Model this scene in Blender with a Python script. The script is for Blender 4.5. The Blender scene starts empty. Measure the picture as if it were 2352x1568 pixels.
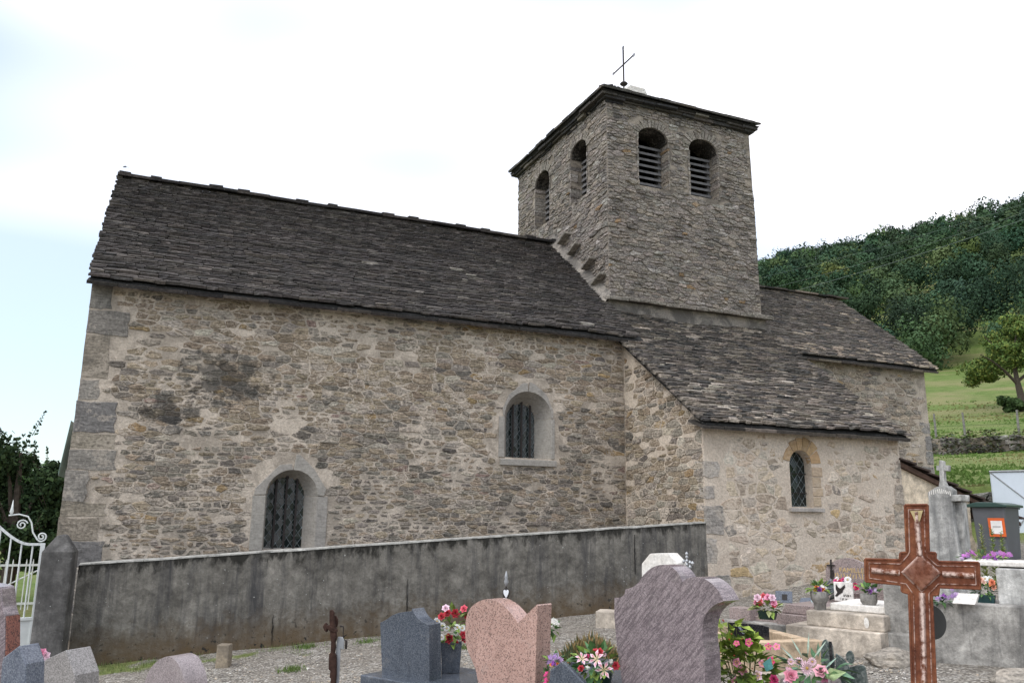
import bpy, bmesh, math, random
import numpy as np
from mathutils import Vector, Matrix, noise
from mathutils.geometry import tessellate_polygon

random.seed(7)
RNG = np.random.default_rng(7)
sc = bpy.context.scene
COL = sc.collection

# ------------------------------------------------------------------ camera
EYE = 1.7
PITCH, ROLL, YAW = math.radians(12.1), math.radians(0.62), math.radians(23.6)
FPX, CX, CY = 1898.0, 1176.0, 784.0            # focal length and centre for a 2352 x 1568 view
FW = Vector((math.sin(YAW)*math.cos(PITCH), math.cos(YAW)*math.cos(PITCH), math.sin(PITCH)))
_r0 = Vector((math.cos(YAW), -math.sin(YAW), 0)); _u0 = _r0.cross(FW)
RT = _r0*math.cos(ROLL) + _u0*math.sin(ROLL)
UP = -_r0*math.sin(ROLL) + _u0*math.cos(ROLL)
ORG = Vector((0, 0, EYE))
cam = bpy.data.cameras.new('camera'); co = bpy.data.objects.new('camera', cam); COL.objects.link(co)
cam.sensor_fit = 'HORIZONTAL'; cam.sensor_width = 22.3; cam.lens = 22.3*FPX/2352.0
cam.clip_start = 0.05; cam.clip_end = 3000
M = Matrix((RT, UP, -FW)).transposed().to_4x4(); M.translation = ORG
co.matrix_world = M
sc.camera = co

# ------------------------------------------------------------------ world, sun, exposure
w = bpy.data.worlds.new('World'); sc.world = w; w.use_nodes = True
nt = w.node_tree; nt.nodes.clear()
SUN_EL, SUN_AZ = math.radians(50), math.radians(-112)     # azimuth from +Y towards +X
out = nt.nodes.new('ShaderNodeOutputWorld'); bg = nt.nodes.new('ShaderNodeBackground')
sky = nt.nodes.new('ShaderNodeTexSky'); sky.sky_type = 'NISHITA'; sky.sun_disc = False
sky.sun_elevation = SUN_EL; sky.sun_rotation = SUN_AZ; sky.altitude = 500; sky.air_density = 1.0; sky.dust_density = 1.5
tc = nt.nodes.new('ShaderNodeTexCoord'); mp = nt.nodes.new('ShaderNodeMapping')
mp.inputs['Scale'].default_value = (1.0, 1.0, 1.7); mp.inputs['Location'].default_value = (2.45, 0.3, 0.35)
n1 = nt.nodes.new('ShaderNodeTexNoise'); n1.inputs['Scale'].default_value = 1.25; n1.inputs['Detail'].default_value = 2
n1.inputs['Roughness'].default_value = 0.5; n1.inputs['Distortion'].default_value = 0.25
cr = nt.nodes.new('ShaderNodeValToRGB')
cr.color_ramp.elements[0].position = 0.40; cr.color_ramp.elements[0].color = (0.3, 0.3, 0.3, 1)
cr.color_ramp.elements[1].position = 0.585; cr.color_ramp.elements[1].color = (0.97, 0.97, 0.97, 1)
mixs = nt.nodes.new('ShaderNodeMix'); mixs.data_type = 'RGBA'
mixs.inputs[7].default_value = (11.4, 11.1, 11.5, 1)       # thick bright overcast, seen through the strength below
bri = nt.nodes.new('ShaderNodeMix'); bri.data_type = 'RGBA'; bri.blend_type = 'MULTIPLY'; bri.inputs[0].default_value = 1
bri.inputs[7].default_value = (1.52, 1.68, 1.6, 1)
L = nt.links
L.new(tc.outputs['Generated'], mp.inputs['Vector']); L.new(mp.outputs[0], n1.inputs['Vector']); L.new(n1.outputs['Fac'], cr.inputs[0])
L.new(sky.outputs[0], bri.inputs[6])
L.new(cr.outputs[0], mixs.inputs[0]); L.new(bri.outputs[2], mixs.inputs[6])
# overcast skies are brighter overhead than at the horizon
sz = nt.nodes.new('ShaderNodeSeparateXYZ'); L.new(tc.outputs['Generated'], sz.inputs[0])
mr = nt.nodes.new('ShaderNodeMapRange'); mr.inputs[1].default_value = 0.0; mr.inputs[2].default_value = 1.0; mr.inputs[3].default_value = 0.86; mr.inputs[4].default_value = 1.5
L.new(sz.outputs[2], mr.inputs[0])
gm = nt.nodes.new('ShaderNodeMix'); gm.data_type = 'RGBA'; gm.blend_type = 'MULTIPLY'; gm.inputs[0].default_value = 1
L.new(mixs.outputs[2], gm.inputs[6]); L.new(mr.outputs[0], gm.inputs[7]); L.new(gm.outputs[2], bg.inputs[0])
bg.inputs[1].default_value = 0.1
L.new(bg.outputs[0], out.inputs[0])

sl = bpy.data.lights.new('sun', 'SUN'); so = bpy.data.objects.new('sun', sl); COL.objects.link(so)
sl.energy = 1.0; sl.angle = math.radians(35); sl.color = (1.0, 0.97, 0.93)
sd = Vector((math.sin(SUN_AZ)*math.cos(SUN_EL), math.cos(SUN_AZ)*math.cos(SUN_EL), math.sin(SUN_EL)))
so.rotation_euler = sd.to_track_quat('Z', 'Y').to_euler(); so.location = (0, 0, 40)

cy_ = sc.cycles; cy_.max_bounces = 4; cy_.diffuse_bounces = 2; cy_.glossy_bounces = 2; cy_.transmission_bounces = 2; cy_.transparent_max_bounces = 4
vs = sc.view_settings
vs.view_transform = 'Standard'; vs.look = 'None'; vs.exposure = 0.47; vs.gamma = 1.0; vs.use_curve_mapping = False

# ------------------------------------------------------------------ layout helpers (reference view -> place)
def ray(x, y): return FW + RT*((x-CX)/FPX) - UP*((y-CY)/FPX)
def at(x, y, d): return ORG + ray(x, y)*d
def onY(x, y, Y): v = ray(x, y); return ORG + v*(Y/v.y)
def onX(x, y, X): v = ray(x, y); return ORG + v*(X/v.x)
def onr(x, y, r): v = ray(x, y); return ORG + v*(r/math.hypot(v.x, v.y))
def lerp(a, b, t): return a+(b-a)*t
def interp(x, pts):
    if x <= pts[0][0]: return pts[0][1]
    for (a, b), (c, d) in zip(pts, pts[1:]):
        if x <= c: return b+(d-b)*(x-a)/(c-a)
    return pts[-1][1]
def sstep(a, b, x):
    t = min(1, max(0, (x-a)/(b-a))); return t*t*(3-2*t)

HILL = [(0, 0), (20.5, 0), (21.9, .45), (22.4, 1.15), (43.5, 3.3), (44.6, 4.1), (60, 6.1), (75, 8.7), (90, 12.2), (125, 20.6), (200, 54), (330, 104), (420, 117), (900, 60)]
def G(x, y):
    """ground height"""
    b = interp(x, [(-60, -.2), (-6, -.15), (-1, -.07), (8, .56), (12, 1.05), (20, 1.5), (60, 1.6)])
    r = math.hypot(x, y); az = math.degrees(math.atan2(x, y))
    wgt = sstep(8, 44, az)*(1-sstep(95, 150, az))
    h = interp(r, HILL)*wgt
    tilt = interp(az, [(36, .9), (57, 1.03), (80, 1.1)])
    if r > 125: h *= lerp(1, tilt, sstep(125, 330, r))
    if y < 3: b = lerp(b, b*.5, sstep(3, -10, y))
    return b + h

# ------------------------------------------------------------------ mesh helpers
class MB:
    def __init__(s): s.v = []; s.f = []; s.c = []
    def add(s, vs, fs, col=(1, 1, 1)):
        o = len(s.v); s.v += [tuple(p) for p in vs]; s.f += [tuple(i+o for i in f) for f in fs]; s.c += (col if isinstance(col, list) else [col]*len(vs)); return s
    def build(s, name, mat, parent=None, loc=None, rotz=0, smooth=False, bevel=0, kind=None):
        me = bpy.data.meshes.new(name); me.from_pydata(s.v, [], s.f)
        a = me.attributes.new('Col', 'FLOAT_COLOR', 'POINT')
        cc = np.ones((len(s.v), 4), np.float32)
        if s.c: cc[:, :3] = np.array(s.c, np.float32)[:, :3]
        a.data.foreach_set('color', cc.ravel())
        if smooth: me.polygons.foreach_set('use_smooth', [True]*len(me.polygons))
        me.materials.append(mat); me.update()
        o = bpy.data.objects.new(name, me); COL.objects.link(o)
        if parent is not None: o.parent = parent
        if loc is not None: o.location = loc
        o.rotation_euler.z = rotz
        if bevel:
            b = o.modifiers.new('bevel', 'BEVEL'); b.width = bevel; b.segments = 2; b.limit_method = 'ANGLE'; b.angle_limit = math.radians(40)
        if kind: o['kind'] = kind
        return o
    def box(s, c, size, rz=0, col=(1, 1, 1), rx=0, ry=0, taper=1.0):
        x, y, z = [q/2 for q in size]; R = Matrix.Rotation(rz, 3, 'Z') @ Matrix.Rotation(ry, 3, 'Y') @ Matrix.Rotation(rx, 3, 'X')
        vs = []
        for k in (-1, 1):
            t = taper if k > 0 else 1
            for i, j in ((-1, -1), (1, -1), (1, 1), (-1, 1)):
                vs.append(R @ Vector((i*x*t, j*y*t, k*z)) + Vector(c))
        return s.add(vs, [(3, 2, 1, 0), (4, 5, 6, 7), (0, 1, 5, 4), (1, 2, 6, 5), (2, 3, 7, 6), (3, 0, 4, 7)], col)
    def prism(s, ol, y0, y1, col=(1, 1, 1)):
        """outline in x,z extruded along y"""
        n = len(ol)
        ar = sum(ol[i][0]*ol[(i+1) % n][1]-ol[(i+1) % n][0]*ol[i][1] for i in range(n))
        if ar < 0: ol = ol[::-1]
        vs = [(x, y0, z) for x, z in ol]+[(x, y1, z) for x, z in ol]
        tri = tessellate_polygon([[Vector((x, z, 0)) for x, z in ol]])
        fs = []
        for a, b, c in tri:
            A, B, C_ = ol[a], ol[b], ol[c]
            if (B[0]-A[0])*(C_[1]-A[1])-(B[1]-A[1])*(C_[0]-A[0]) < 0: b, c = c, b
            fs.append((a, b, c)); fs.append((a+n, c+n, b+n))
        for i in range(n):
            j = (i+1) % n; fs.append((j, i, i+n, j+n))
        return s.add(vs, fs, col)
    def tube(s, pts, r, n=6, col=(1, 1, 1), cap=True):
        pts = [Vector(p) for p in pts]; m = len(pts); rr = r if isinstance(r, (list, tuple)) else [r]*m
        vs = []; ref = Vector((0.13, 0.27, 1)).normalized()
        for i, p in enumerate(pts):
            t = (pts[min(i+1, m-1)]-pts[max(i-1, 0)]).normalized()
            a = t.cross(ref)
            if a.length < .05: a = t.cross(Vector((1, 0, 0)))
            a.normalize(); b = t.cross(a)
            for k in range(n):
                th = 2*math.pi*k/n; vs.append(p+(a*math.cos(th)+b*math.sin(th))*rr[i])
        fs = [(i*n+k, i*n+(k+1) % n, (i+1)*n+(k+1) % n, (i+1)*n+k) for i in range(m-1) for k in range(n)]
        if cap: fs += [tuple(range(n))[::-1], tuple(range((m-1)*n, m*n))]
        return s.add(vs, fs, col)
    def lathe(s, prof, n=16, c=(0, 0, 0), col=(1, 1, 1), sq=1.0):
        vs = []
        for r, z in prof:
            for k in range(n):
                th = 2*math.pi*k/n; vs.append((c[0]+r*math.cos(th), c[1]+r*sq*math.sin(th), c[2]+z))
        m = len(prof)
        fs = [(i*n+k, i*n+(k+1) % n, (i+1)*n+(k+1) % n, (i+1)*n+k) for i in range(m-1) for k in range(n)]
        fs += [tuple(range(n))[::-1], tuple(range((m-1)*n, m*n))]
        return s.add(vs, fs, col)

def empty(name, loc=(0, 0, 0), rotz=0):
    o = bpy.data.objects.new(name, None); COL.objects.link(o); o.location = loc; o.rotation_euler.z = rotz; o.empty_display_size = .2
    return o
def tag(o, label, cat, group=None):
    o['label'] = label; o['category'] = cat
    if group: o['group'] = group
    return o
def jit(c, a):
    f = random.uniform(1-a, 1+a); return tuple(max(0, x*f*random.uniform(1-a*.09, 1+a*.09)) for x in c)

# ------------------------------------------------------------------ materials
def mat(name, rough=.85, spec=.3):
    m = bpy.data.materials.new(name); m.use_nodes = True; t = m.node_tree
    b = t.nodes['Principled BSDF']; b.inputs['Roughness'].default_value = rough; b.inputs['Specular IOR Level'].default_value = spec
    return m, t, b
class N:
    """tiny node builder"""
    def __init__(s, t): s.t = t; s.tc = None
    def co(s, kind='Object', scale=(1, 1, 1), rot=(0, 0, 0)):
        if s.tc is None: s.tc = s.t.nodes.new('ShaderNodeTexCoord')
        mp = s.t.nodes.new('ShaderNodeMapping'); mp.inputs['Scale'].default_value = scale; mp.inputs['Rotation'].default_value = rot
        s.t.links.new(s.tc.outputs[kind], mp.inputs[0]); return mp.outputs[0]
    def world(s, scale=(1, 1, 1), rot=(0, 0, 0)):
        g = s.t.nodes.new('ShaderNodeNewGeometry'); mp = s.t.nodes.new('ShaderNodeMapping'); mp.inputs['Scale'].default_value = scale
        mp.inputs['Rotation'].default_value = rot
        s.t.links.new(g.outputs['Position'], mp.inputs[0]); return mp.outputs[0]
    def noise(s, v, scale, detail=4, rough=.55, dist=0):
        n = s.t.nodes.new('ShaderNodeTexNoise'); n.inputs['Scale'].default_value = scale; n.inputs['Detail'].default_value = detail
        n.inputs['Roughness'].default_value = rough; n.inputs['Distortion'].default_value = dist
        s.t.links.new(v, n.inputs['Vector']); return n.outputs['Fac']
    def vor(s, v, scale, out='Distance', feature='F1', rnd=1):
        n = s.t.nodes.new('ShaderNodeTexVoronoi'); n.inputs['Scale'].default_value = scale; n.feature = feature; n.inputs['Randomness'].default_value = rnd
        s.t.links.new(v, n.inputs['Vector']); return n.outputs[out]
    def ramp(s, f, stops, interp='LINEAR'):
        n = s.t.nodes.new('ShaderNodeValToRGB'); r = n.color_ramp; r.interpolation = interp
        while len(r.elements) < len(stops): r.elements.new(.5)
        for e, (p, c) in zip(r.elements, stops):
            e.position = p; e.color = (c, c, c, 1) if isinstance(c, (int, float)) else (*c, 1)
        s.t.links.new(f, n.inputs[0]); return n.outputs[0]
    def mix(s, f, a, b, mode='MIX'):
        n = s.t.nodes.new('ShaderNodeMix'); n.data_type = 'RGBA'; n.blend_type = mode
        for i, q in ((0, f), (6, a), (7, b)):
            if isinstance(q, (int, float)) and i == 0: n.inputs[0].default_value = q
            elif isinstance(q, tuple): n.inputs[i].default_value = (*q, 1)
            else: s.t.links.new(q, n.inputs[i])
        return n.outputs[2]
    def math(s, op, a, b=0.0):
        n = s.t.nodes.new('ShaderNodeMath'); n.operation = op
        for i, q in enumerate((a, b)):
            if isinstance(q, (int, float)): n.inputs[i].default_value = q
            else: s.t.links.new(q, n.inputs[i])
        return n.outputs[0]
    def sepz(s, v, k=2):
        n = s.t.nodes.new('ShaderNodeSeparateXYZ'); s.t.links.new(v, n.inputs[0]); return n.outputs[k]
    def stain(s, c):
        """black lichen patch high on the west end of the nave wall"""
        nz = s.noise(s.world(), 4.2, 4, .7)
        for ctr, r in (((.95, 12.6, 3.68), .62), ((.25, 12.6, 3.15), .40)):
            v = s.t.nodes.new('ShaderNodeVectorMath'); v.operation = 'DISTANCE'; s.t.links.new(s.world((1, 1, 1.5)), v.inputs[0]); v.inputs[1].default_value = (ctr[0], ctr[1], ctr[2]*1.5)
            d = s.math('ADD', s.math('DIVIDE', v.outputs['Value'], r), s.math('MULTIPLY', s.math('SUBTRACT', nz, .5), 3.4))
            c = s.mix(s.ramp(d, [(.5, .72), (1.05, 0)]), c, (.045, .045, .043))
        return c
    def attr(s):
        n = s.t.nodes.new('ShaderNodeAttribute'); n.attribute_name = 'Col'; return n.outputs['Color']
    def bump(s, h, b, strength=.5, dist=.02, prev=None):
        n = s.t.nodes.new('ShaderNodeBump'); n.inputs['Strength'].default_value = strength; n.inputs['Distance'].default_value = dist
        s.t.links.new(h, n.inputs['Height'])
        if prev: s.t.links.new(prev, n.inputs['Normal'])
        s.t.links.new(n.outputs[0], b.inputs['Normal']); return n.outputs[0]
    def base(s, b, c): s.t.links.new(c, b.inputs['Base Color'])

def stone_mat(name, mortar, smear=.5, lichen=.35, lam=1.0, bumpd=.025, pale=.4, grain=1.0, stain=False):
    m, t, b = mat(name, .93, .15); n = N(t)
    wv = n.world(); col = n.attr()
    l1 = n.noise(n.world((3.4, 3.4, 19)), 2.6, 4, .7, .4); l2 = n.noise(wv, 27, 3, .65)
    c = n.mix(grain, col, n.ramp(l1, [(.30, .30), (.40, .70), (.5, 1.0), (.66, 1.34)]), 'MULTIPLY')
    c = n.mix(grain, c, n.ramp(l2, [(.28, .5), (.5, 1.0), (.72, 1.5)]), 'MULTIPLY')
    sm = n.noise(wv, 2.5, 5, .68, .7)
    c = n.mix(n.math('MULTIPLY', n.ramp(sm, [(.30, 1), (.44, 0)]), lichen), c, (.07, .068, .062))      # grey-black lichen veil
    c = n.mix(n.math('MULTIPLY', n.ramp(l2, [(.67, 0), (.70, 1)]), pale), c, (.5, .48, .43))
    msk = n.ramp(n.math('ADD', n.math('MULTIPLY', sm, .75), n.math('MULTIPLY', l2, .25)), [(.53, 0), (.59, 1)])
    mc = n.mix(1.0, mortar, n.ramp(l2, [(.3, .8), (.7, 1.15)]), 'MULTIPLY')
    c = n.mix(n.math('MULTIPLY', msk, smear), c, mc)
    if stain: c = n.stain(c)
    n.base(b, c)
    h = n.math('ADD', n.math('MULTIPLY', l1, lam), n.math('MULTIPLY', l2, .5))
    n.bump(h, b, 1.0, bumpd)
    return m
def mortar_mat(name, c0, c1, bumpd=.012, dark=.3, dirty=(.16, .14, .115), stain=False):
    """lime pointing: pale where renewed, washed out and dirty between"""
    m, t, b = mat(name, .95, .1); n = N(t); wv = n.world()
    a = n.noise(wv, 2.5, 5, .68, .7); f = n.noise(wv, 30, 4, .66)
    c = n.mix(n.ramp(a, [(.35, 0), (.65, 1)]), c0, c1)
    c = n.mix(1.0, c, n.ramp(f, [(.3, .72), (.7, 1.18)]), 'MULTIPLY')
    c = n.mix(n.math('MULTIPLY', n.ramp(a, [(.42, 1), (.56, 0)]), dark), c, dirty)
    if stain: c = n.stain(c)
    n.base(b, c); n.bump(n.math('ADD', f, n.math('MULTIPLY', a, 1.4)), b, .8, bumpd); return m
def granite(name, c0, c1, c2, scale=120, rough=.22, spec=.5, vein=0, veinc=(.1, .1, .1), rot=.6, c2t=.74):
    m, t, b = mat(name, rough, spec); n = N(t); ov = n.co('Object')
    v = n.vor(ov, scale, 'Color'); g = n.noise(ov, scale*1.3, 3, .7)
    bw = n.t.nodes.new('ShaderNodeSeparateColor'); n.t.links.new(v, bw.inputs[0])
    c = n.mix(n.ramp(bw.outputs[0], [(.0, 0), (.38, .0), (.62, 1), (1, 1)]), c0, c1)
    c = n.mix(n.ramp(bw.outputs[1], [(c2t, 0), (c2t+.07, 1)]), c, c2)
    c = n.mix(1.0, c, n.ramp(g, [(.3, .78), (.7, 1.2)]), 'MULTIPLY')
    if vein:
        rv = n.co('Object', (1, 1, 1), (0, rot, 0)); m2 = t.nodes.new('ShaderNodeMapping'); m2.inputs['Scale'].default_value = (3.0, 3.0, 24); t.links.new(rv, m2.inputs[0])
        vv = n.noise(m2.outputs[0], 3.0, 5, .7, .3)
        c = n.mix(n.math('MULTIPLY', n.ramp(vv, [(.42, 1), (.55, 0), (.72, 0), (.8, .5)]), vein), c, veinc)
    blot = n.noise(ov, 3.0, 4, .6)
    c = n.mix(1.0, c, n.ramp(blot, [(.3, .86), (.7, 1.12)]), 'MULTIPLY')
    run = n.noise(n.co('Object', (9, 9, 1.1)), 1.0, 4, .65, .2); wet = n.ramp(run, [(.5, 0), (.72, .38)])      # rain streaks and dust
    c = n.mix(wet, c, tuple(q*.45 for q in c0)); dust = n.ramp(n.noise(ov, 7, 5, .7), [(.56, 0), (.74, .3)])
    c = n.mix(dust, c, (.36, .34, .31))
    n.base(b, c); n.bump(g, b, .08, .002)
    rr = n.ramp(n.noise(ov, 6, 5, .6), [(.3, max(.05, rough-.08)), (.75, rough+.16)]); t.links.new(rr, b.inputs['Roughness'])
    return m
def plain(name, c, rough=.6, spec=.4, var=.12, scale=8, bump=.0, metal=0, attr=False):
    m, t, b = mat(name, rough, spec); n = N(t); ov = n.co('Object'); f = n.noise(ov, scale, 5, .6)
    if attr: cc = n.mix(1.0, n.attr(), n.ramp(f, [(.3, 1-var), (.7, 1+var)]), 'MULTIPLY')
    else: cc = n.mix(1.0, n.mix(0.0, c, c), n.ramp(f, [(.3, 1-var), (.7, 1+var)]), 'MULTIPLY')
    n.base(b, cc); b.inputs['Metallic'].default_value = metal
    if bump: n.bump(f, b, .5, bump)
    return m
def concrete(name, c, dark=(.07, .068, .065), amt=.7, streak=True, rough=.93, top=None, scale=1.0, brown=None):
    """weathered cement: blotches, run-down streaks, black algae and pale lichen specks"""
    m, t, b = mat(name, rough, .12); n = N(t); wv = n.world()
    a = n.noise(wv, 1.7*scale, 6, .68, .6); f = n.noise(wv, 40, 5, .65); md = n.noise(wv, 7, 5, .7, .3)
    cc = n.mix(1.0, n.mix(0.0, c, c), n.ramp(a, [(.32, .62), (.68, 1.4)]), 'MULTIPLY')
    cc = n.mix(1.0, cc, n.ramp(md, [(.32, .6), (.7, 1.42)]), 'MULTIPLY')
    cc = n.mix(1.0, cc, n.ramp(f, [(.3, .82), (.7, 1.16)]), 'MULTIPLY')
    if streak:
        s1 = n.noise(n.world((5.5*scale, 5.5*scale, .55)), 1.0, 5, .65, .25); s2 = n.noise(n.world((15, 15, 1.5)), 1.0, 4, .6)
        cc = n.mix(n.math('MULTIPLY', n.ramp(s1, [(.47, 0), (.68, 1)]), amt), cc, dark)
        cc = n.mix(n.math('MULTIPLY', n.ramp(s2, [(.58, 0), (.72, 1)]), amt*.6), cc, dark)
    else:
        cc = n.mix(n.math('MULTIPLY', n.ramp(a, [(.5, 0), (.7, 1)]), amt), cc, dark)
    sp = n.noise(wv, 30, 2, .5); cc = n.mix(n.ramp(sp, [(.735, 0), (.76, .7)]), cc, (.5, .5, .47))
    n.base(b, cc); n.bump(n.math('ADD', n.math('MULTIPLY', f, .7), md), b, .7, .012)
    return m, t, b, n, cc

MORT = (.52, .445, .365)
m_nave = stone_mat('rubble_nave', MORT, .85, .32, 1.1, .042, .4, .9, True)
m_tower = stone_mat('rubble_tower', (.345, .305, .265), .4, .45, .9, .04, .5)
m_chapel = stone_mat('rubble_chapel', (.55, .465, .375), .85, .1, .5, .016, .1, .7)
m_chancel = stone_mat('rubble_chancel', (.42, .35, .275), .6, .4, .8, .025)
m_dry = stone_mat('drystone', (.2, .18, .15), .2, .8, 1.0, .03)
m_mort_nave = mortar_mat('mortar_nave', (.46, .39, .315), (.57, .49, .40), .02, .5, (.22, .19, .155), True)
m_mort_tower = mortar_mat('mortar_tower', (.25, .215, .175), (.35, .30, .245), .016, .8, (.12, .105, .09))
m_mort_chapel = mortar_mat('mortar_chapel', (.53, .445, .36), (.61, .525, .43), .014, .12, (.40, .33, .26))
m_mort_chancel = mortar_mat('mortar_chancel', (.39, .335, .27), (.48, .41, .33), .014, .4)
m_plaster = mortar_mat('skirt_plaster', (.20, .185, .165), (.31, .275, .235), .014, .75, (.11, .10, .09))
m_quoin = stone_mat('quoin_stone', (.44, .38, .31), .45, .75, .3, .016, .3, .75)
m_dress = stone_mat('dressed_stone', (.42, .38, .33), .25, .35, .05, .006, .05, .35)
def slab_mat():
    m, t, b = mat('stone_slab_roof', .9, .2); n = N(t); wv = n.world()
    f = n.noise(wv, 22, 3, .65); g = n.noise(wv, 5, 4, .65, .3)
    c = n.mix(1.0, n.attr(), n.ramp(f, [(.3, .62), (.7, 1.45)]), 'MULTIPLY')
    c = n.mix(n.math('MULTIPLY', n.ramp(g, [(.56, 0), (.7, 1)]), .6), c, (.02, .02, .019))
    c = n.mix(n.ramp(f, [(.66, 0), (.72, .5)]), c, (.24, .23, .21))
    n.base(b, c); n.bump(f, b, .8, .012); return m
m_slab = slab_mat()
m_void = plain('dark_interior', (.012, .012, .012), .9, .1)
def glass_mat(name, c, rough=.06, spec=.5):
    m, t, b = mat(name, rough, spec); n = N(t); f = n.noise(n.world(), 5, 3, .5)
    n.base(b, n.mix(f, tuple(q*.6 for q in c), tuple(q*1.3 for q in c))); n.bump(n.noise(n.world(), 18, 2, .5), b, .12, .01); return m
m_glass = glass_mat('leaded_glass', (.014, .021, .020), .1, .42)
m_lead = plain('lead_came', (.34, .38, .38), .5, .4, .2, 20)
m_iron = plain('dark_iron', (.028, .022, .02), .7, .3, .3, 30)
m_louvre = plain('louvre_wood', (.16, .155, .155), .8, .2, .25, 12)
m_timber = plain('old_timber', (.075, .045, .032), .85, .2, .35, 12)
# ================================================================== THE GROUND
WA, WC = Vector((-.62, 11.35, 0)), Vector((7.71, 10.36, 0))       # churchyard wall, outer face
WDIR = (WC-WA).normalized(); WNOR = Vector((WDIR.y, -WDIR.x, 0))  # towards the camera
def grass_amount(x, y):
    r = math.hypot(x, y); az = math.degrees(math.atan2(x, y))
    g = 0.0
    if az > 30: g = max(g, sstep(19.6, 21.2, r + .5*noise.noise((x, y, 0))))
    if y > 19: g = 1.0
    if x < -1.3:
        g = max(g, sstep(12.6, 13.4, y)*(1-.9*math.exp(-((y-14.6)/.55)**2)))
    t = (Vector((x, y, 0))-WA).dot(WDIR); dd = (Vector((x, y, 0))-WA).dot(WNOR)
    if -1 < t < 9 and dd > -.3:
        nz = noise.noise((x*1.3, y*2.2, 3.1))*.7+noise.noise((x*3.5, y*5, 1.1))*.45
        g = max(g, .7*sstep(.05, .55, nz + .5 - dd*.5 - max(0, t-1.0)*.16))
    if r > 30 and az < 30: g = 1
    return g
def build_ground():
    rings = [0, .8, 1.6, 2.4, 3.2] + list(np.arange(3.8, 16, .3)) + list(np.arange(16, 26, .5)) + list(np.arange(27, 60, 1.5)) + list(np.arange(62, 140, 4)) + list(np.arange(150, 440, 15)) + [500, 600, 750, 950]
    azs = list(np.arange(-180, -20, 6)) + list(np.arange(-20, 70, .9)) + list(np.arange(70, 180, 6))
    vs = []; cs = []; fs = []
    for r in rings:
        for a in azs:
            x, y = r*math.sin(math.radians(a)), r*math.cos(math.radians(a))
            z = G(x, y)
            if r < 26: z += .018*noise.noise((x*1.3, y*1.3, 0))+.008*noise.noise((x*4, y*4, 5))
            else: z += .12*noise.noise((x*.12, y*.12, 0))+.06*noise.noise((x*.5, y*.5, 9))
            vs.append((x, y, z)); g = grass_amount(x, y); cs.append((g, g, g))
    na = len(azs)
    for i in range(len(rings)-1):
        for j in range(na):
            k = (j+1) % na
            fs.append((i*na+j, i*na+k, (i+1)*na+k, (i+1)*na+j))
    mb = MB(); mb.v = vs; mb.f = fs; mb.c = cs
    m, t, b = mat('ground_gravel_and_grass', .95, .15); n = N(t); wv = n.world()
    cell = n.vor(wv, 42, 'Color'); sep = n.t.nodes.new('ShaderNodeSeparateColor'); n.t.links.new(cell, sep.inputs[0])
    dist = n.vor(wv, 42, 'Distance'); bigc = n.vor(wv, 17, 'Color'); sep2 = n.t.nodes.new('ShaderNodeSeparateColor'); n.t.links.new(bigc, sep2.inputs[0])
    gr = n.ramp(sep.outputs[0], [(0, (.16, .145, .125)), (.35, (.27, .245, .21)), (.7, (.38, .345, .29)), (1, (.55, .51, .45))])
    gr = n.mix(n.ramp(sep2.outputs[1], [(.78, 0), (.82, .7)]), gr, (.5, .47, .42))
    gr = n.mix(1.0, gr, n.ramp(dist, [(.2, 1.05), (.75, .45)]), 'MULTIPLY')
    dirt = n.noise(wv, 1.3, 6, .6, .4); gr = n.mix(n.ramp(dirt, [(.42, 0), (.68, .55)]), gr, (.19, .165, .135))
    g1 = n.noise(wv, 1.1, 6, .65, .3); g2 = n.noise(n.world((.35, .35, 1.2)), .32, 5, .6, .6); g3 = n.noise(wv, 9, 4, .7)
    ga = n.mix(n.ramp(g1, [(.35, 0), (.65, 1)]), (.085, .13, .028), (.135, .18, .05))
    ga = n.mix(n.ramp(g2, [(.47, 0), (.62, .85)]), ga, (.20, .19, .085))
    ga = n.mix(1.0, ga, n.ramp(g3, [(.3, .7), (.7, 1.25)]), 'MULTIPLY')
    am = n.math('ADD', n.attr(), n.math('MULTIPLY', n.math('SUBTRACT', n.noise(wv, 5, 5, .7), .5), .9))
    msk = n.ramp(am, [(.38, 0), (.62, 1)])
    n.base(b, n.mix(msk, gr, ga))
    hh = n.mix(msk, n.math('MULTIPLY', n.ramp(dist, [(.0, 1), (.8, 0)]), 1.0), n.math('MULTIPLY', g3, 2.0))
    n.bump(hh, b, .9, .02)
    o = mb.build('ground', m, smooth=True); o['kind'] = 'structure'; return o
build_ground()

# ================================================================== THE CHURCH
church = empty('church', (3.4, 12.6, .3)); CH0 = Vector((3.4, 12.6, .3))
tag(church, 'small rubble stone church with square bell tower and dark stone slab roofs', 'church')
# every part keeps world coordinates inside a parent placed at the base
def part(mb, name, m, parent=None, **k):
    o = mb.build(name, m, None, **k); p = parent or church; o.parent = p
    off = -CH0 if p is church else Vector((0, 0, 0)); o.location = off; return o

NS, NX0, NX1 = 12.6, -.93, 8.01        # nave south wall, west end, tower
CS, CX0, CX1 = 10.36, 7.71, 11.78      # side chapel
TS, TX0, TX1, TN, TTOP = 13.6, 8.01, 11.68, 18.02, 10.27
HS, HX1 = 13.3, 16.12                  # chancel
EAVE = 4.90; PN = math.radians(38.7)
RIDGE_Y, RIDGE_Z = 16.0, 7.80
CEAVE_Y, CEAVE_Z, PC = 10.18, 3.17, math.radians(36.4)

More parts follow.
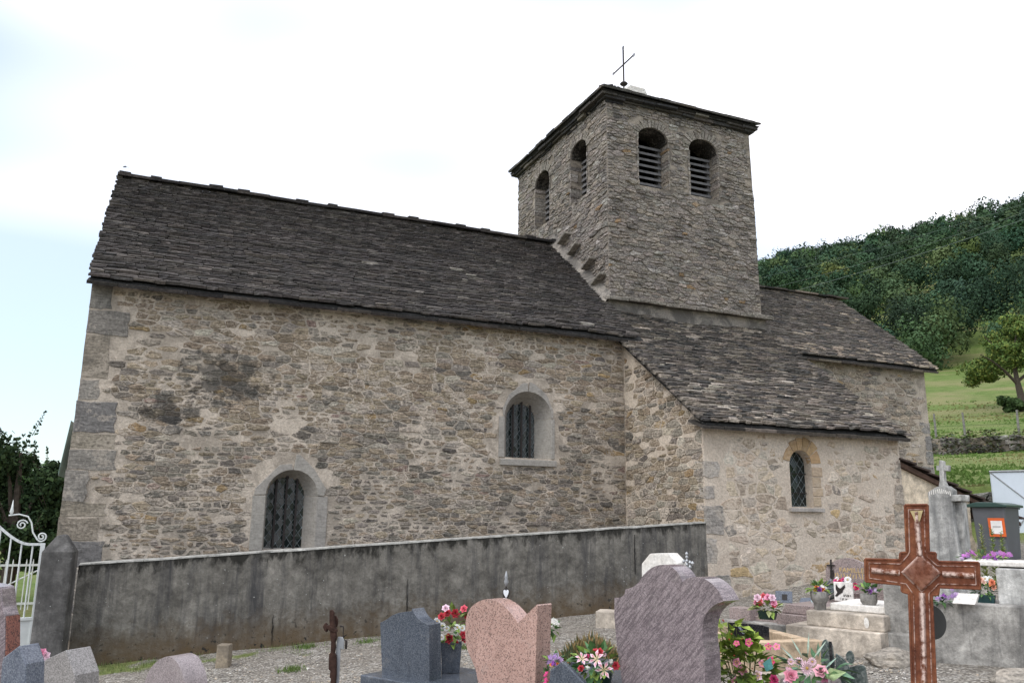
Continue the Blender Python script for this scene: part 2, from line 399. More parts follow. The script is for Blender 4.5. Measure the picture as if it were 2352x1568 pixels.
def arch(cx, half, spring, sill, n=12, k=1.0):
    """opening outline, anticlockwise from bottom left"""
    p = [(cx-half, sill), (cx+half, sill)]
    for i in range(n+1):
        a = math.pi*i/n; p.append((cx+half*math.cos(a), spring+half*k*math.sin(a)))
    return p
def sheet(mb, outer, holes, mp, depth, inner=None, col=(1, 1, 1)):
    """wall face with holes and reveals; mp(u,v,d) gives the place"""
    polys = [outer]+holes; flat = [q for p in polys for q in p]
    tri = tessellate_polygon([[Vector((u, v, 0)) for u, v in p] for p in polys])
    mb.add([mp(u, v, 0) for u, v in flat], tri, col)
    for i, h in enumerate(holes):
        inn = inner[i] if inner else h; k = len(h)
        mb.add([mp(u, v, 0) for u, v in h]+[mp(u, v, depth[i]) for u, v in inn], [(j, (j+1) % k, k+(j+1) % k, k+j) for j in range(k)], col)
S_nave = lambda u, v, d: (u, NS+d, v)
S_chap = lambda u, v, d: (u, CS+d, v)
W_chap = lambda u, v, d: (CX0+d, u, v)
S_tow = lambda u, v, d: (u, TS+d, v)
W_tow = lambda u, v, d: (TX0+d, u, v)
S_chan = lambda u, v, d: (u, HS+d, v)

# window specs: centre, half width at face, half at glass, springing, sill, depth
W1 = dict(c=2.0, hf=.37, hg=.27, cg=1.955, sp=2.0, sill=1.22, dep=.26)
W2 = dict(c=5.815, hf=.435, hg=.265, cg=5.815, sp=3.37, sill=2.69, dep=.32)
W3 = dict(c=9.585, hf=.225, hg=.215, cg=9.60, sp=2.60, sill=1.92, dep=.17)
BEL_S = [(9.125, .375), (10.405, .375)]; BEL_W = [(14.805, .375), (16.62, .39)]
BSILL, BSPR = 8.45, 9.52

# --- core walls (mortar body)
mb = MB()
sheet(mb, [(NX0-.10, -.3), (NX1, -.3), (NX1, EAVE+.12), (NX0, EAVE+.12), (NX0, 3.5)], [arch(W['c'], W['hf'], W['sp'], W['sill']) for W in (W1, W2)], S_nave, [W1['dep'], W2['dep']],
      [arch(W['cg'], W['hg'], W['sp'], W['sill']+.02) for W in (W1, W2)])
mb.add([(NX0-.10, NS, -.3), (NX0, NS, 3.5), (NX0, NS, EAVE+.12), (NX0, RIDGE_Y, RIDGE_Z-.05), (NX0, 2*RIDGE_Y-NS, EAVE+.12), (NX0-.1, 2*RIDGE_Y-NS, -.3)], [(0, 1, 2, 3, 4, 5)])
mb.add([(NX0, 2*RIDGE_Y-NS, -.3), (TX1, 2*RIDGE_Y-NS, -.3), (TX1, 2*RIDGE_Y-NS, EAVE+.1), (NX0, 2*RIDGE_Y-NS, EAVE+.1)], [(0, 1, 2, 3)])
nave_wall = part(mb, 'nave_wall', m_mort_nave)
mb = MB()
ctop = CEAVE_Z+(CS-CEAVE_Y)*math.tan(PC)
sheet(mb, [(CX0, 0), (CX1, 0), (CX1, ctop), (CX0, ctop)], [arch(W3['c'], W3['hf'], W3['sp'], W3['sill'])], S_chap, [W3['dep']], [arch(W3['cg'], W3['hg'], W3['sp'], W3['sill']+.02)])
mb.add([(CX0, CS, 0), (CX0, CS, ctop), (CX0, NS+.3, ctop+(NS+.3-CS)*math.tan(PC)), (CX0, NS+.3, 0)], [(0, 1, 2, 3)])
mb.add([(CX1, CS, 0), (CX1, CS, ctop), (CX1, HS+.3, ctop+(HS+.3-CS)*math.tan(PC)), (CX1, HS+.3, 0)], [(0, 1, 2, 3)])
chapel_wall = part(mb, 'chapel_wall', m_mort_chapel)
mb = MB()
holes = [arch(c, h, BSPR, BSILL, 12, .72) for c, h in BEL_S]
sheet(mb, [(TX0, 5.0), (TX1+.10, 5.0), (TX1, TTOP), (TX0, TTOP)], holes, S_tow, [.55]*2)
holes = [arch(c, h, BSPR, BSILL, 12, .72) for c, h in BEL_W]
sheet(mb, [(TS, 5.0), (TN, 5.0), (TN, TTOP), (TS, TTOP)], holes, W_tow, [.55]*2)
mb.add([(TX0, TN, 5), (TX1, TN, 5), (TX1, TN, TTOP), (TX0, TN, TTOP)], [(0, 1, 2, 3)])
mb.add([(TX1+.1, TS, 5), (TX1+.1, TN, 5), (TX1, TN, TTOP), (TX1, TS, TTOP)], [(0, 1, 2, 3)])
tower_wall = part(mb, 'tower_wall', m_mort_tower)
mb = MB()
mb.add([(TX1-.2, HS, 0), (HX1+.09, HS, 0), (HX1, HS, 4.0), (HX1, HS, 5.2), (TX1-.2, HS, 5.2)], [(0, 1, 2, 3, 4)])
mb.add([(HX1+.09, HS, 0), (HX1, HS, 4.0), (HX1, HS, 5.2), (HX1, RIDGE_Y, 7.4), (HX1, 2*RIDGE_Y-HS, 5.2), (HX1, 2*RIDGE_Y-HS, 0)], [(0, 1, 2, 3, 4, 5)])
mb.add([(TX1, 2*RIDGE_Y-HS, 0), (HX1, 2*RIDGE_Y-HS, 0), (HX1, 2*RIDGE_Y-HS, 5.2), (TX1, 2*RIDGE_Y-HS, 5.2)], [(0, 1, 2, 3)])
chancel_wall = part(mb, 'chancel_wall', m_mort_chancel)

# --- rubble stones
STONES = []        # (score, part, material, verts, faces, colour)
def stone_from(poly, mp, proud, rough=.07):
    """one rubble stone from its outline on the wall: broken edge, small chamfer, uneven face"""
    pts = []; k = len(poly)
    for i in range(k):
        p, q = poly[i], poly[(i+1) % k]; l = math.hypot(q[0]-p[0], q[1]-p[1]); pts.append(p)
        m = 2 if l > .16 else 1 if l > .055 else 0
        for j in range(m):
            t = (j+1)/(m+1)+random.uniform(-.12, .12); o = random.uniform(-rough, rough)*min(l, .14)
            pts.append((lerp(p[0], q[0], t)-(q[1]-p[1])/l*o, lerp(p[1], q[1], t)+(q[0]-p[0])/l*o))
    n = len(pts); cu, cv = sum(p[0] for p in pts)/n, sum(p[1] for p in pts)/n
    tu, tv = random.uniform(-.9, .9), random.uniform(-1.6, 1.0)
    vs = [mp(u, v, .003) for u, v in pts]
    for u, v in pts:
        du, dv = cu-u, cv-v; l = math.hypot(du, dv)+1e-6; ins = min(.013, .25*l)*random.uniform(.6, 1.3)
        u2, v2 = u+du/l*ins, v+dv/l*ins
        vs.append(mp(u2, v2, -proud*(1+.25*random.uniform(-1, 1))-(tu*(u2-cu)+tv*(v2-cv))*proud*3.5))
    vs.append(mp(cu, cv, -proud*random.uniform(.95, 1.35)))
    return vs, [(i, (i+1) % n, n+(i+1) % n, n+i) for i in range(n)]+[(n+i, n+(i+1) % n, 2*n) for i in range(n)]
def voronoi_cells(seeds, k, box):
    """cells round the seeds, heights stretched by k so that stones lie flat"""
    P = [(u, v*k) for u, v in seeds]; cs = .22; grid = {}
    for i, (x, y) in enumerate(P): grid.setdefault((int(x//cs), int(y//cs)), []).append(i)
    res = []
    for i, (x, y) in enumerate(P):
        gx, gy = int(x//cs), int(y//cs); nb = []
        for a in range(gx-2, gx+3):
            for b in range(gy-2, gy+3): nb += grid.get((a, b), [])
        nb = sorted(((P[j][0]-x)**2+(P[j][1]-y)**2, j) for j in nb if j != i)[:22]
        poly = [(max(box[0], x-.3), max(box[2]*k, y-.3)), (min(box[1], x+.3), max(box[2]*k, y-.3)), (min(box[1], x+.3), min(box[3]*k, y+.3)), (max(box[0], x-.3), min(box[3]*k, y+.3))]
        rad = .5
        for d2, j in nb:
            if d2 > 4*rad*rad: break
            nx, ny = P[j][0]-x, P[j][1]-y; c0 = (nx*(x+P[j][0])+ny*(y+P[j][1]))/2; o = []
            for q in range(len(poly)):
                p1, p2 = poly[q], poly[(q+1) % len(poly)]; s1 = c0-nx*p1[0]-ny*p1[1]; s2 = c0-nx*p2[0]-ny*p2[1]
                if s1 >= 0: o.append(p1)
                if s1*s2 < 0: t = s1/(s1-s2); o.append((p1[0]+(p2[0]-p1[0])*t, p1[1]+(p2[1]-p1[1])*t))
            poly = o
            if len(poly) < 3: break
            rad = max(math.hypot(p[0]-x, p[1]-y) for p in poly)
        res.append([(p[0], p[1]/k) for p in poly] if len(poly) > 2 else None)
    return res
def wav(u, v, k): return .035*noise.noise((u*.8, v*.9, k))+.014*noise.noise((u*2.7, v*2.3, k+7))
def rubble(prt, material, mp, u0, u1, v0, v1, keep, colfn, hr=(.05, .13), ar=(1.5, 3.8), joint=.016, proud=(.006, .022), seed=1, bigs=14, bigsize=((.22, .42), (.13, .22)), drop=.05, jt=.10, stretch=2.5):
    random.seed(seed); big = []
    for _ in range(bigs*8):
        if len(big) >= bigs: break
        w_, h_ = random.uniform(*bigsize[0]), random.uniform(*bigsize[1]); x, y = random.uniform(u0, u1-w_), random.uniform(v0, v1-h_)
        if any(x < q[1]+.05 and x+w_ > q[0]-.05 and y < q[3]+.05 and y+h_ > q[2]-.05 for q in big): continue
        big.append((x, x+w_, y, y+h_))
    cells = list(big); v = v0
    while v < v1:
        h = random.uniform(*hr)*(1.25 if random.random() < .2 else 1); h = min(h, v1-v) if v1-v < .03+h else h
        u = u0-random.uniform(0, .1)
        while u < u1:
            w_ = min(.46, max(.07, h*random.uniform(*ar))); e = u+w_; hit = None
            for q in big:
                if q[2] < v+h*.75 and q[3] > v+h*.25 and q[0] < e and q[1] > u: hit = q
            if hit:
                if hit[0]-u > .06: e = hit[0]; cells.append((u, e, v, v+h))
                u = hit[1]; continue
            if random.random() > drop:
                if h > .085 and random.random() < .3:
                    s = v+h*random.uniform(.35, .65); cells.append((u, e, v, s)); cells.append((u, e, s, v+h))
                else: cells.append((u, e, v, v+h*random.uniform(.9, 1.03)))
            u = e
        v += h
    seeds = []
    for a, b, c, d in cells:
        cu, cv = (a+b)/2+random.uniform(-.22, .22)*(b-a), (c+d)/2+random.uniform(-.22, .22)*(d-c)
        if u0 < cu < u1 and v0 < cv < v1: seeds.append((cu, cv+wav(cu, cv, seed)*1.5))
    for pl in voronoi_cells(seeds, stretch, (u0, u1, v0, v1)):
        if not pl: continue
        # drop slivers, pull the edge in by the joint (wide where the pointing was renewed)
        cu, cv = sum(p[0] for p in pl)/len(pl), sum(p[1] for p in pl)/len(pl)
        patch = (.55*sstep(4.05, 4.8, cv) if seed == 11 else 0)+sstep(.05, .42, noise.noise((cu*1.1, cv*1.4, seed*1.7))+.35*noise.noise((cu*3.3, cv*3.3, seed)))
        if random.random() < drop*(.4+2.2*patch): continue
        j = joint*random.uniform(.35, 1.1)*(.55+2.0*patch)/2; q = []
        for p in pl:
            du, dv = p[0]-cu, p[1]-cv; l = math.hypot(du, dv)
            if l < .012: continue
            f = max(.35, 1-j*1.25/l); q.append((cu+du*f, cv+dv*f))
        r = []
        for i_, p in enumerate(q):
            if not r or math.hypot(p[0]-r[-1][0], p[1]-r[-1][1]) > .014: r.append(p)
        if len(r) < 4: continue
        a, b, c, d = min(p[0] for p in r), max(p[0] for p in r), min(p[1] for p in r), max(p[1] for p in r)
        if b-a < .045 or d-c < .022 or not keep(a, b, c, d): continue
        vs, fs = stone_from(r, mp, random.uniform(*proud)*(1+.7*(random.random() < .12)), jt)
        P = Vector(vs[-1]); STONES.append(((b-a)*(d-c)/(P-ORG).length_squared, prt, material, vs, fs, colfn(cu, cv)))

def pick(tab):
    r = random.random()*sum(t[0] for t in tab)
    for wgt, c in tab:
        r -= wgt
        if r <= 0: return jit(c, .24)
    return jit(tab[-1][1], .24)
TAN, GRY, OCH, PAL, DRK, PNK = (.36, .290, .212), (.31, .272, .226), (.37, .265, .15), (.45, .395, .32), (.20, .178, .152), (.34, .25, .205)
def nave_col(u, v):
    up = sstep(1.8, 4.6, v)
    c = pick([(4+2*up, TAN), (4-1.5*up, GRY), (.05+.25*up, OCH), (.4+.7*up, PAL), (.9-.7*up, DRK), (.08, PNK)])
    return c
def hole_keep(Ws, m=.0):
    def f(a, b, c, d):
        for x0, x1, y0, y1 in Ws:
            if b > x0+.02 and a < x1-.02 and d > y0+.02 and c < y1-.02: return False
        return True
    return f
nk = hole_keep([(W1['c']-.54, W1['c']+.54, W1['sill']-.16, W1['sp']+.02), (W1['c']-.5, W1['c']+.5, W1['sp'], W1['sp']+.42), (W1['c']-.2, W1['c']+.2, 2.3, 2.62),
                (W2['c']-.56, W2['c']+.52, W2['sill']-.14, W2['sp']+.1), (W2['c']-.46, W2['c']+.46, W2['sp'], W2['sp']+.46), (W2['c']-.2, W2['c']+.2, 3.7, 4.02)])
QN = []     # nave corner stones: bottom, top, length
z = .1
for h, l in ((.34, .40), (.30, .5), (.26, .3), (.36, .52), (.30, .44), (.2, .5), (.42, .24), (.28, .56), (.22, .52), (.44, .5), (.30, .26), (.62, .34), (.36, .52), (.5, .3), (.3, .46)):
    if z+h > 4.92: h = 4.92-z
    QN.append((z, z+h, l)); z += h
    if z > 4.85: break
def nkeep(a, b, c, d):
    for q0, q1, l in QN:
        if d > q0+.02 and c < q1-.02 and a < NX0+l-.03: return False
    return nk(a, b, c, d)
rubble(nave_wall, m_nave, S_nave, NX0, CX0-.01, .45, EAVE+.02, nkeep, nave_col, (.036, .095), (1.8, 4.4), .02, (.0015, .014), 11, 60, ((.18, .36), (.10, .19)), .05)
# chapel: pale, mortar rich; stones mostly buried
def chap_col(u, v): return pick([(4, (.45, .365, .275)), (2, (.40, .33, .26)), (.35, (.42, .30, .17)), (2, (.5, .44, .36)), (.6, (.31, .275, .235))])
ck = hole_keep([(W3['c']-.3, W3['c']+.48, W3['sill']-.14, W3['sp']+.4)])
def ckeep(a, b, c, d): return ck(a, b, c, d) and b < CX1-.02 and a > CX0+.24 or (random.random() < .5 and ck(a, b, c, d) and b < CX1-.02 and a > CX0+.3)
rubble(chapel_wall, m_chapel, S_chap, CX0+.02, CX1-.02, .5, 3.2, ckeep, chap_col, (.07, .16), (1.3, 2.9), .06, (.002, .009), 21, 26, ((.2, .36), (.13, .2)), .2, .14, 1.6)
def cwkeep(a, b, c, d): return d < ctop+(a-CS)*math.tan(PC)-.03
def cw_col(u, v): return pick([(4, TAN), (2.5, GRY), (.25, OCH), (2.5, PAL), (.5, DRK)])
rubble(chapel_wall, m_nave, W_chap, CS+.02, NS-.01, .9, 4.9, cwkeep, cw_col, (.05, .14), (1.4, 3.4), .026, (.004, .018), 23, 8, ((.2, .34), (.12, .2)), .09)
# tower
TG, TB, TD, TP = (.26, .230, .202), (.285, .245, .205), (.20, .180, .162), (.36, .33, .295)
def tow_col(u, v): return pick([(4, TG), (2.5, TB), (1.5, TD), (.6, TP), (.06, (.28, .19, .11))])
tk = hole_keep([(c-h-.0, c+h+.0, BSILL-.02, BSPR+.05) for c, h in BEL_S]+[(c-h-.05, c+h+.05, BSPR, BSPR+h*.72+.17) for c, h in BEL_S])
rubble(tower_wall, m_tower, S_tow, TX0, TX1+.06, 5.9, TTOP-.02, lambda a, b, c, d: tk(a, b, c, d) and b < lerp(TX1+.1, TX1, (c-5)/5.3)+.02, tow_col, (.037, .09), (1.8, 4.2), .012, (.005, .026), 31, 26, ((.2, .36), (.11, .18)), .02)
tk2 = hole_keep([(c-h, c+h, BSILL-.02, BSPR+.05) for c, h in BEL_W]+[(c-h-.05, c+h+.05, BSPR, BSPR+h*.72+.17) for c, h in BEL_W])
def twkeep(a, b, c, d): return tk2(a, b, c, d) and c > RIDGE_Z-abs((a+b)/2-RIDGE_Y)*math.tan(PN)+.03
rubble(tower_wall, m_tower, W_tow, TS, TN, 5.8, TTOP-.02, twkeep, tow_col, (.037, .09), (1.8, 4.2), .012, (.005, .024), 37, 22, ((.2, .36), (.11, .18)), .02)
# chancel
def chan_col(u, v): return pick([(4, (.33, .27, .205)), (2, (.28, .245, .2)), (1.2, (.37, .325, .27)), (.6, DRK), (.4, OCH)])
def hkeep(a, b, c, d): return b < HX1-.28 if c < 3.3 else b < HX1
rubble(chancel_wall, m_chancel, S_chan, TX1, HX1+.05, 1.0, 5.15, hkeep, chan_col, (.06, .14), (1.4, 3.2), .032, (.004, .016), 41, 14, ((.2, .36), (.12, .2)), .1)

# --- corner stones
random.seed(5)
def quoin(prt, x0, x1, y, z0, z1, col, out=-1, depth=.22):
    """squared but worn corner block; 'out' is the side of the free corner"""
    mb = MB(); g = .012; pts = []
    for (xa, za, xb, zb) in ((x0, z0, x1, z0), (x1, z0, x1, z1), (x1, z1, x0, z1), (x0, z1, x0, z0)):
        n = 4
        for i in range(n):
            t = i/n; x, z = lerp(xa, xb, t), lerp(za, zb, t); free = (x-x0 if out < 0 else x1-x) < .01
            k = .004 if free else .026
            pts.append((x+random.uniform(-k, k), z+random.uniform(-.014, .014)))
    cx_, cz_ = (x0+x1)/2, (z0+z1)/2; pts = [(x+(g if x < cx_ else -g)*(0 if (x < cx_) == (out < 0) else 1), z+(g if z < cz_ else -g)*.8) for x, z in pts]
    mb.prism(pts, y-random.uniform(.004, .016), y+depth, col); part(mb, 'corner_stone', m_quoin, prt, bevel=.012)
for q0, q1, l in QN:
    g = random.choice(((.185, .175, .163), (.165, .158, .149), (.225, .205, .18), (.25, .215, .17)))
    if q0 > 4.55: g = (.36, .29, .20)
    quoin(nave_wall, lerp(NX0-.10, NX0, min(1, (q0+.15)/3.5)), NX0+l, NS, q0, q1, jit(g, .12))
for (x, z, w_, h_) in ((CX0, 1.5, .34, .44), (CX0, 1.08, .2, .38), (CX0, .62, .4, .3), (CX0, 2.34, .28, .26), (CX0, 2.02, .16, .2)):
    quoin(chapel_wall, x-.006, x+w_, CS, z, z+h_, jit((.34, .31, .275), .12))
for (x, z, w_, h_) in ((CX1, .9, .3, .34), (CX1, 1.3, .5, .2), (CX1, 1.62, .26, .3), (CX1, 2.0, .2, .34), (CX1, 2.42, .16, .3)):
    quoin(chapel_wall, x-w_, x+.006, CS, z, z+h_, jit((.36, .315, .26), .12), 1)
for i, (z, w_, h_) in enumerate(((1.5, .3, .4), (1.92, .24, .3), (2.24, .34, .5), (2.76, .44, .18), (2.98, .22, .3), (3.3, .2, .32), (3.66, .3, .26))):
    xx = lerp(HX1+.09, HX1, min(1, z/4)); quoin(chancel_wall, xx-w_, xx+.01, HS, z, z+h_, jit((.23, .215, .195), .12), 1)

# --- leaded windows
def clip_poly(poly, conv):
    outp = poly
    for i in range(len(conv)):
        a, b = conv[i], conv[(i+1) % len(conv)]; inp, outp = outp, []
        if not inp: return []
        sd_ = lambda p: (b[0]-a[0])*(p[1]-a[1])-(b[1]-a[1])*(p[0]-a[0])
        for j in range(len(inp)):
            p, q = inp[j], inp[(j+1) % len(inp)]; sp, sq = sd_(p), sd_(q)
            if sp >= 0: outp.append(p)
            if sp*sq < 0:
                t = sp/(sp-sq); outp.append((p[0]+(q[0]-p[0])*t, p[1]+(q[1]-p[1])*t))
    return outp
def leaded_window(W, Y, name_label, dx, dz, bars, hbars=0):
    """recessed lead lights: panes each slightly out of true, cames and iron bars"""
    yg = Y+W['dep']; ol = arch(W['cg'], W['hg']+.005, W['sp'], W['sill']+.02, 16)
    mb = MB(); mb.add([(u, yg+.03, v) for u, v in ol], [tuple(range(len(ol)))]); win = part(mb, 'window', m_void); win['label'] = name_label
    lead = MB(); random.seed(int(W['c']*100))
    nx = int(W['hg']*2/dx)+3; nz = int((W['sp']+W['hg']-W['sill'])/dz)+3
    for i in range(-nx, nx+1):
        for j in range(-1, nz*2):
            cxp = W['cg']+(i+(j % 2)*.5)*dx; czp = W['sill']+.02+j*dz*.5
            dia = [(cxp, czp-dz/2), (cxp+dx/2, czp), (cxp, czp+dz/2), (cxp-dx/2, czp)]
            pl = clip_poly(dia, ol)
            if len(pl) < 3: continue
            ar = abs(sum(pl[k][0]*pl[(k+1) % len(pl)][1]-pl[(k+1) % len(pl)][0]*pl[k][1] for k in range(len(pl))))/2
            if ar < .0004: continue
            tx, tz = random.gauss(0, .03), random.gauss(0, .035)
            pm = MB(); pm.add([(u, yg+.006+(u-cxp)*tx+(v-czp)*tz, v) for u, v in pl], [tuple(range(len(pl)))]); part(pm, 'pane', m_glass, win)
            for k in range(len(pl)):
                p, q = pl[k], pl[(k+1) % len(pl)]
                lead.tube([(p[0], yg-.001, p[1]), (q[0], yg-.001, q[1])], .0046, 4, cap=False)
    part(lead, 'lead_lattice', m_lead, win)
    for b in bars:
        bx = W['cg']+b; top = W['sp']+math.sqrt(max(0, W['hg']**2-b*b))+.03
        bm = MB(); bm.box((bx, yg-.05, (W['sill']+.01+top)/2), (.03, .022, top-W['sill'])); part(bm, 'bar', m_iron, win)
    for k in range(hbars):
        zb = lerp(W['sill'], W['sp'], (k+.75)/(hbars+.2)); bm = MB(); bm.box((W['cg']+.02, yg-.025, zb), (W['hg']*2+.03, .012, .012)); part(bm, 'bar', m_iron, win)
    return win
w1 = leaded_window(W1, NS, 'round-arched leaded window low on the nave wall behind the grey wall', .105, .15, (-.15, 0, .15))
w2 = leaded_window(W2, NS, 'round-arched leaded window high on the nave wall near the chapel', .105, .14, (-.16, 0, .16))
w3 = leaded_window(W3, CS, 'narrow arched leaded window of the side chapel', .13, .17, (), 2)

def piece(ol, y0, y1, name, m, col, parent, bev=.008):
    mb = MB(); mb.prism(ol, y0, y1, col); return part(mb, name, m, parent, bevel=bev)
DG = (.31, .287, .255)
def surround(W, Y, win, la, ra, outL, outR, jb):
    """two-piece arch with angular back, splayed jambs and sill, proud of the rubble"""
    c, h, g, sp, d = W['c'], W['hf'], W['hg'], W['sp'], W['dep']
    for s, o_, ow in ((-1, la, outL), (1, ra, outR)):
        inner = [(c+s*h*math.cos(a), sp+h*math.sin(a)) for a in np.linspace(.02, math.pi/2-.012, 9)]
        piece(inner+[(c+s*x, sp+y) for x, y in o_], Y-.022, Y+.10, 'arch_stone', m_dress, jit(DG, .06), win)
        # jamb: front strip plus splayed reveal down to the glass
        mb = MB(); zs, zt = W['sill'], sp-.006; xg = W['cg']+s*g
        ol = [(c+s*h, Y-.02), (c+s*(h+ow), Y-.016), (c+s*(h+ow), Y+.1), (c+s*(h+.03), Y+.12), (xg+s*.03, Y+d), (xg, Y+d-.002)]
        n = len(ol); vs = [(x, y, zs) for x, y in ol]+[(x, y, zt) for x, y in ol]
        mb.add(vs, [tuple(range(n))[::-1], tuple(range(n, 2*n))]+[(i, (i+1) % n, n+(i+1) % n, n+i) for i in range(n)], jit(DG, .06))
        part(mb, 'jamb_stone', m_dress, win, bevel=.006)
    # soffit ring between the face arch and the glass
    mb = MB(); A = np.linspace(0, math.pi, 17); vs = []
    for a in A:
        vs += [(c+(h+.002)*math.cos(a), Y-.015, sp+(h+.002)*math.sin(a)), (W['cg']+g*math.cos(a), Y+d-.002, sp+g*math.sin(a))]
    mb.add(vs, [(2*i, 2*i+1, 2*i+3, 2*i+2) for i in range(16)], jit(DG, .05)); part(mb, 'soffit_stone', m_dress, win, smooth=True)
    mb = MB(); x0, x1 = c-h-.08, c+h+.08
    mb.add([(x0, Y-.05, W['sill']-.03), (x1, Y-.05, W['sill']-.03), (x1, Y+d, W['sill']+.03), (x0, Y+d, W['sill']+.03), (x0, Y-.05, W['sill']-.13), (x1, Y-.05, W['sill']-.13), (x1, Y+d, W['sill']-.13), (x0, Y+d, W['sill']-.13)],
           [(0, 1, 2, 3), (0, 4, 5, 1), (1, 5, 6, 2), (3, 7, 4, 0), (4, 7, 6, 5)], jit(DG, .06)); part(mb, 'sill_stone', m_dress, win, bevel=.008)
surround(W1, NS, w1, [(.03, .46), (.20, .44), (.52, .10), (.54, .0)], [(.03, .60), (.08, .60), (.30, .40), (.5, .10), (.47, .0)], .18, .16, 1)
surround(W2, NS, w2, [(.02, .58), (.10, .58), (.36, .36), (.47, .12), (.46, .0)], [(.02, .60), (.12, .57), (.34, .40), (.47, .12), (.46, .0)], .10, .06, 1)
# chapel window: brown voussoirs, stones down the right jamb, thin sill
BR = (.36, .245, .135)
c, h, sp = W3['c'], W3['hf'], W3['sp']
for a0, a1, r1 in ((2.95, 2.2, .36), (2.17, 1.78, .40), (1.75, 1.42, .42), (1.39, 1.02, .45), (.99, .62, .46), (.58, .08, .42)):
    ol = [(c+h*math.cos(a), sp+h*math.sin(a)) for a in np.linspace(a0, a1, 4)]+[(c+r1*math.cos(a), sp+r1*math.sin(a)) for a in np.linspace(a1, a0, 4)]
    piece(ol, CS-.012, CS+.1, 'voussoir', m_dress, jit(BR, .15), w3, .006)
zz = W3['sill']+.02
for hh, ww in ((.16, .15), (.14, .2), (.17, .17), (.16, .21)):
    mb = MB(); mb.box((c+h+ww/2+.003, CS+.05, zz+hh/2), (ww, .125, hh-.012), 0, jit((.42, .33, .235), .14)); part(mb, 'jamb_stone', m_dress, w3, bevel=.008); zz += hh
mb = MB(); mb.box((c+.06, CS+.04, W3['sill']-.035), (.68, .2, .06), 0, (.36, .33, .30)); part(mb, 'sill_stone', m_dress, w3, bevel=.008)

# --- belfry openings: voussoirs, louvre frames, slats
def belfry(mp, c, h, lab):
    random.seed(int(c*77)); fr = MB(); x0, x1, w_ = c-h+.005, c+h-.005, .05; z0, z1 = BSILL+.0, BSPR-.01     # a U-shaped louvre frame
    ol = [(x0, z1), (x0, z0), (x1, z0), (x1, z1), (x1-w_, z1), (x1-w_, z0+.02), (x0+w_, z0+.02), (x0+w_, z1)]
    vs = [mp(u, v, .30) for u, v in ol]+[mp(u, v, .42) for u, v in ol]; n = 8
    fr.add(vs, [(0, 1, 6, 7), (1, 2, 5, 6), (2, 3, 4, 5)]+[(8, 15, 14, 9), (9, 14, 13, 10), (10, 13, 12, 11)]+[(i, n+i, n+(i+1) % n, (i+1) % n) for i in range(n)])
    o = part(fr, 'belfry_opening', m_louvre); o['label'] = lab
    nsl = 8
    for k in range(nsl):
        z = BSILL+.02+(BSPR-BSILL-.1)*k/(nsl-1); mb = MB(); vs = []
        for (dd, zz) in ((.26, z-.01), (.26, z+.042), (.44, z+.135), (.44, z+.09)):
            vs += [mp(c-h+.006, zz, dd), mp(c+h-.006, zz, dd)]
        mb.add(vs, [(0, 1, 3, 2), (2, 3, 5, 4), (4, 5, 7, 6), (6, 7, 1, 0), (0, 2, 4, 6), (1, 7, 5, 3)]); part(mb, 'louvre_slat', m_louvre, o)
    n = 17
    for k in range(n):
        a = math.pi*(k+.5)/n; da = math.pi/n*.42; r0, r1 = h-.002, h+random.uniform(.12, .23)
        pl = [(r0, a-da), (r0, a+da), (r1, a+da*.95), (r1, a-da*.95)]; pr = random.uniform(.012, .03)
        f = [mp(c+r*math.cos(t), BSPR+(r-.28*h)*math.sin(t), -pr) for r, t in pl]; bk = [mp(c+r*math.cos(t), BSPR+(r-.28*h)*math.sin(t), .12) for r, t in pl]
        mb = MB(); mb.add(f+bk, [(0, 1, 2, 3), (0, 4, 5, 1), (1, 5, 6, 2), (2, 6, 7, 3), (3, 7, 4, 0)], jit((.27, .24, .205), .2)); part(mb, 'voussoir', m_tower, o)
    mb = MB(); A = np.linspace(-.03, math.pi+.03, 15); vs = []       # soffit lining, coloured far darker than the tower stone
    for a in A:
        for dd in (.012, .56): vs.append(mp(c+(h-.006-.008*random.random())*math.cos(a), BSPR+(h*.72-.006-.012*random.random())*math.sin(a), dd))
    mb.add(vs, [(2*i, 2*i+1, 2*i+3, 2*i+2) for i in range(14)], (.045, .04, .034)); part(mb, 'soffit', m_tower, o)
    # ragged jamb stones
    mb = MB()
    for s in (-1, 1):
        z = BSILL
        while z < BSPR-.03:
            hh = random.uniform(.05, .12); e = random.uniform(-.004, .022); dp = random.uniform(.16, .3)
            a, b = c+s*(h-e), c+s*(h+.03)
            vs = [mp(a, z, -.012), mp(b, z, -.012), mp(b, z+hh-.008, -.012), mp(a, z+hh-.008, -.012), mp(a, z, dp), mp(a, z+hh-.008, dp), mp(b, z, dp), mp(b, z+hh-.008, dp)]
            mb.add(vs, [(0, 1, 2, 3), (0, 3, 5, 4), (3, 2, 7, 5), (0, 4, 6, 1)], tow_col(0, 0)); z += hh
    part(mb, 'jamb_stones', m_tower, o, kind='stuff')
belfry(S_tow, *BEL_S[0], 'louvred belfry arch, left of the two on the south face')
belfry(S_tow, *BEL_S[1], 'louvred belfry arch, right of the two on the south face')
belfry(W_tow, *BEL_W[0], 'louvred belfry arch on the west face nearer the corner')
belfry(W_tow, *BEL_W[1], 'louvred belfry arch on the west face farther from the corner')

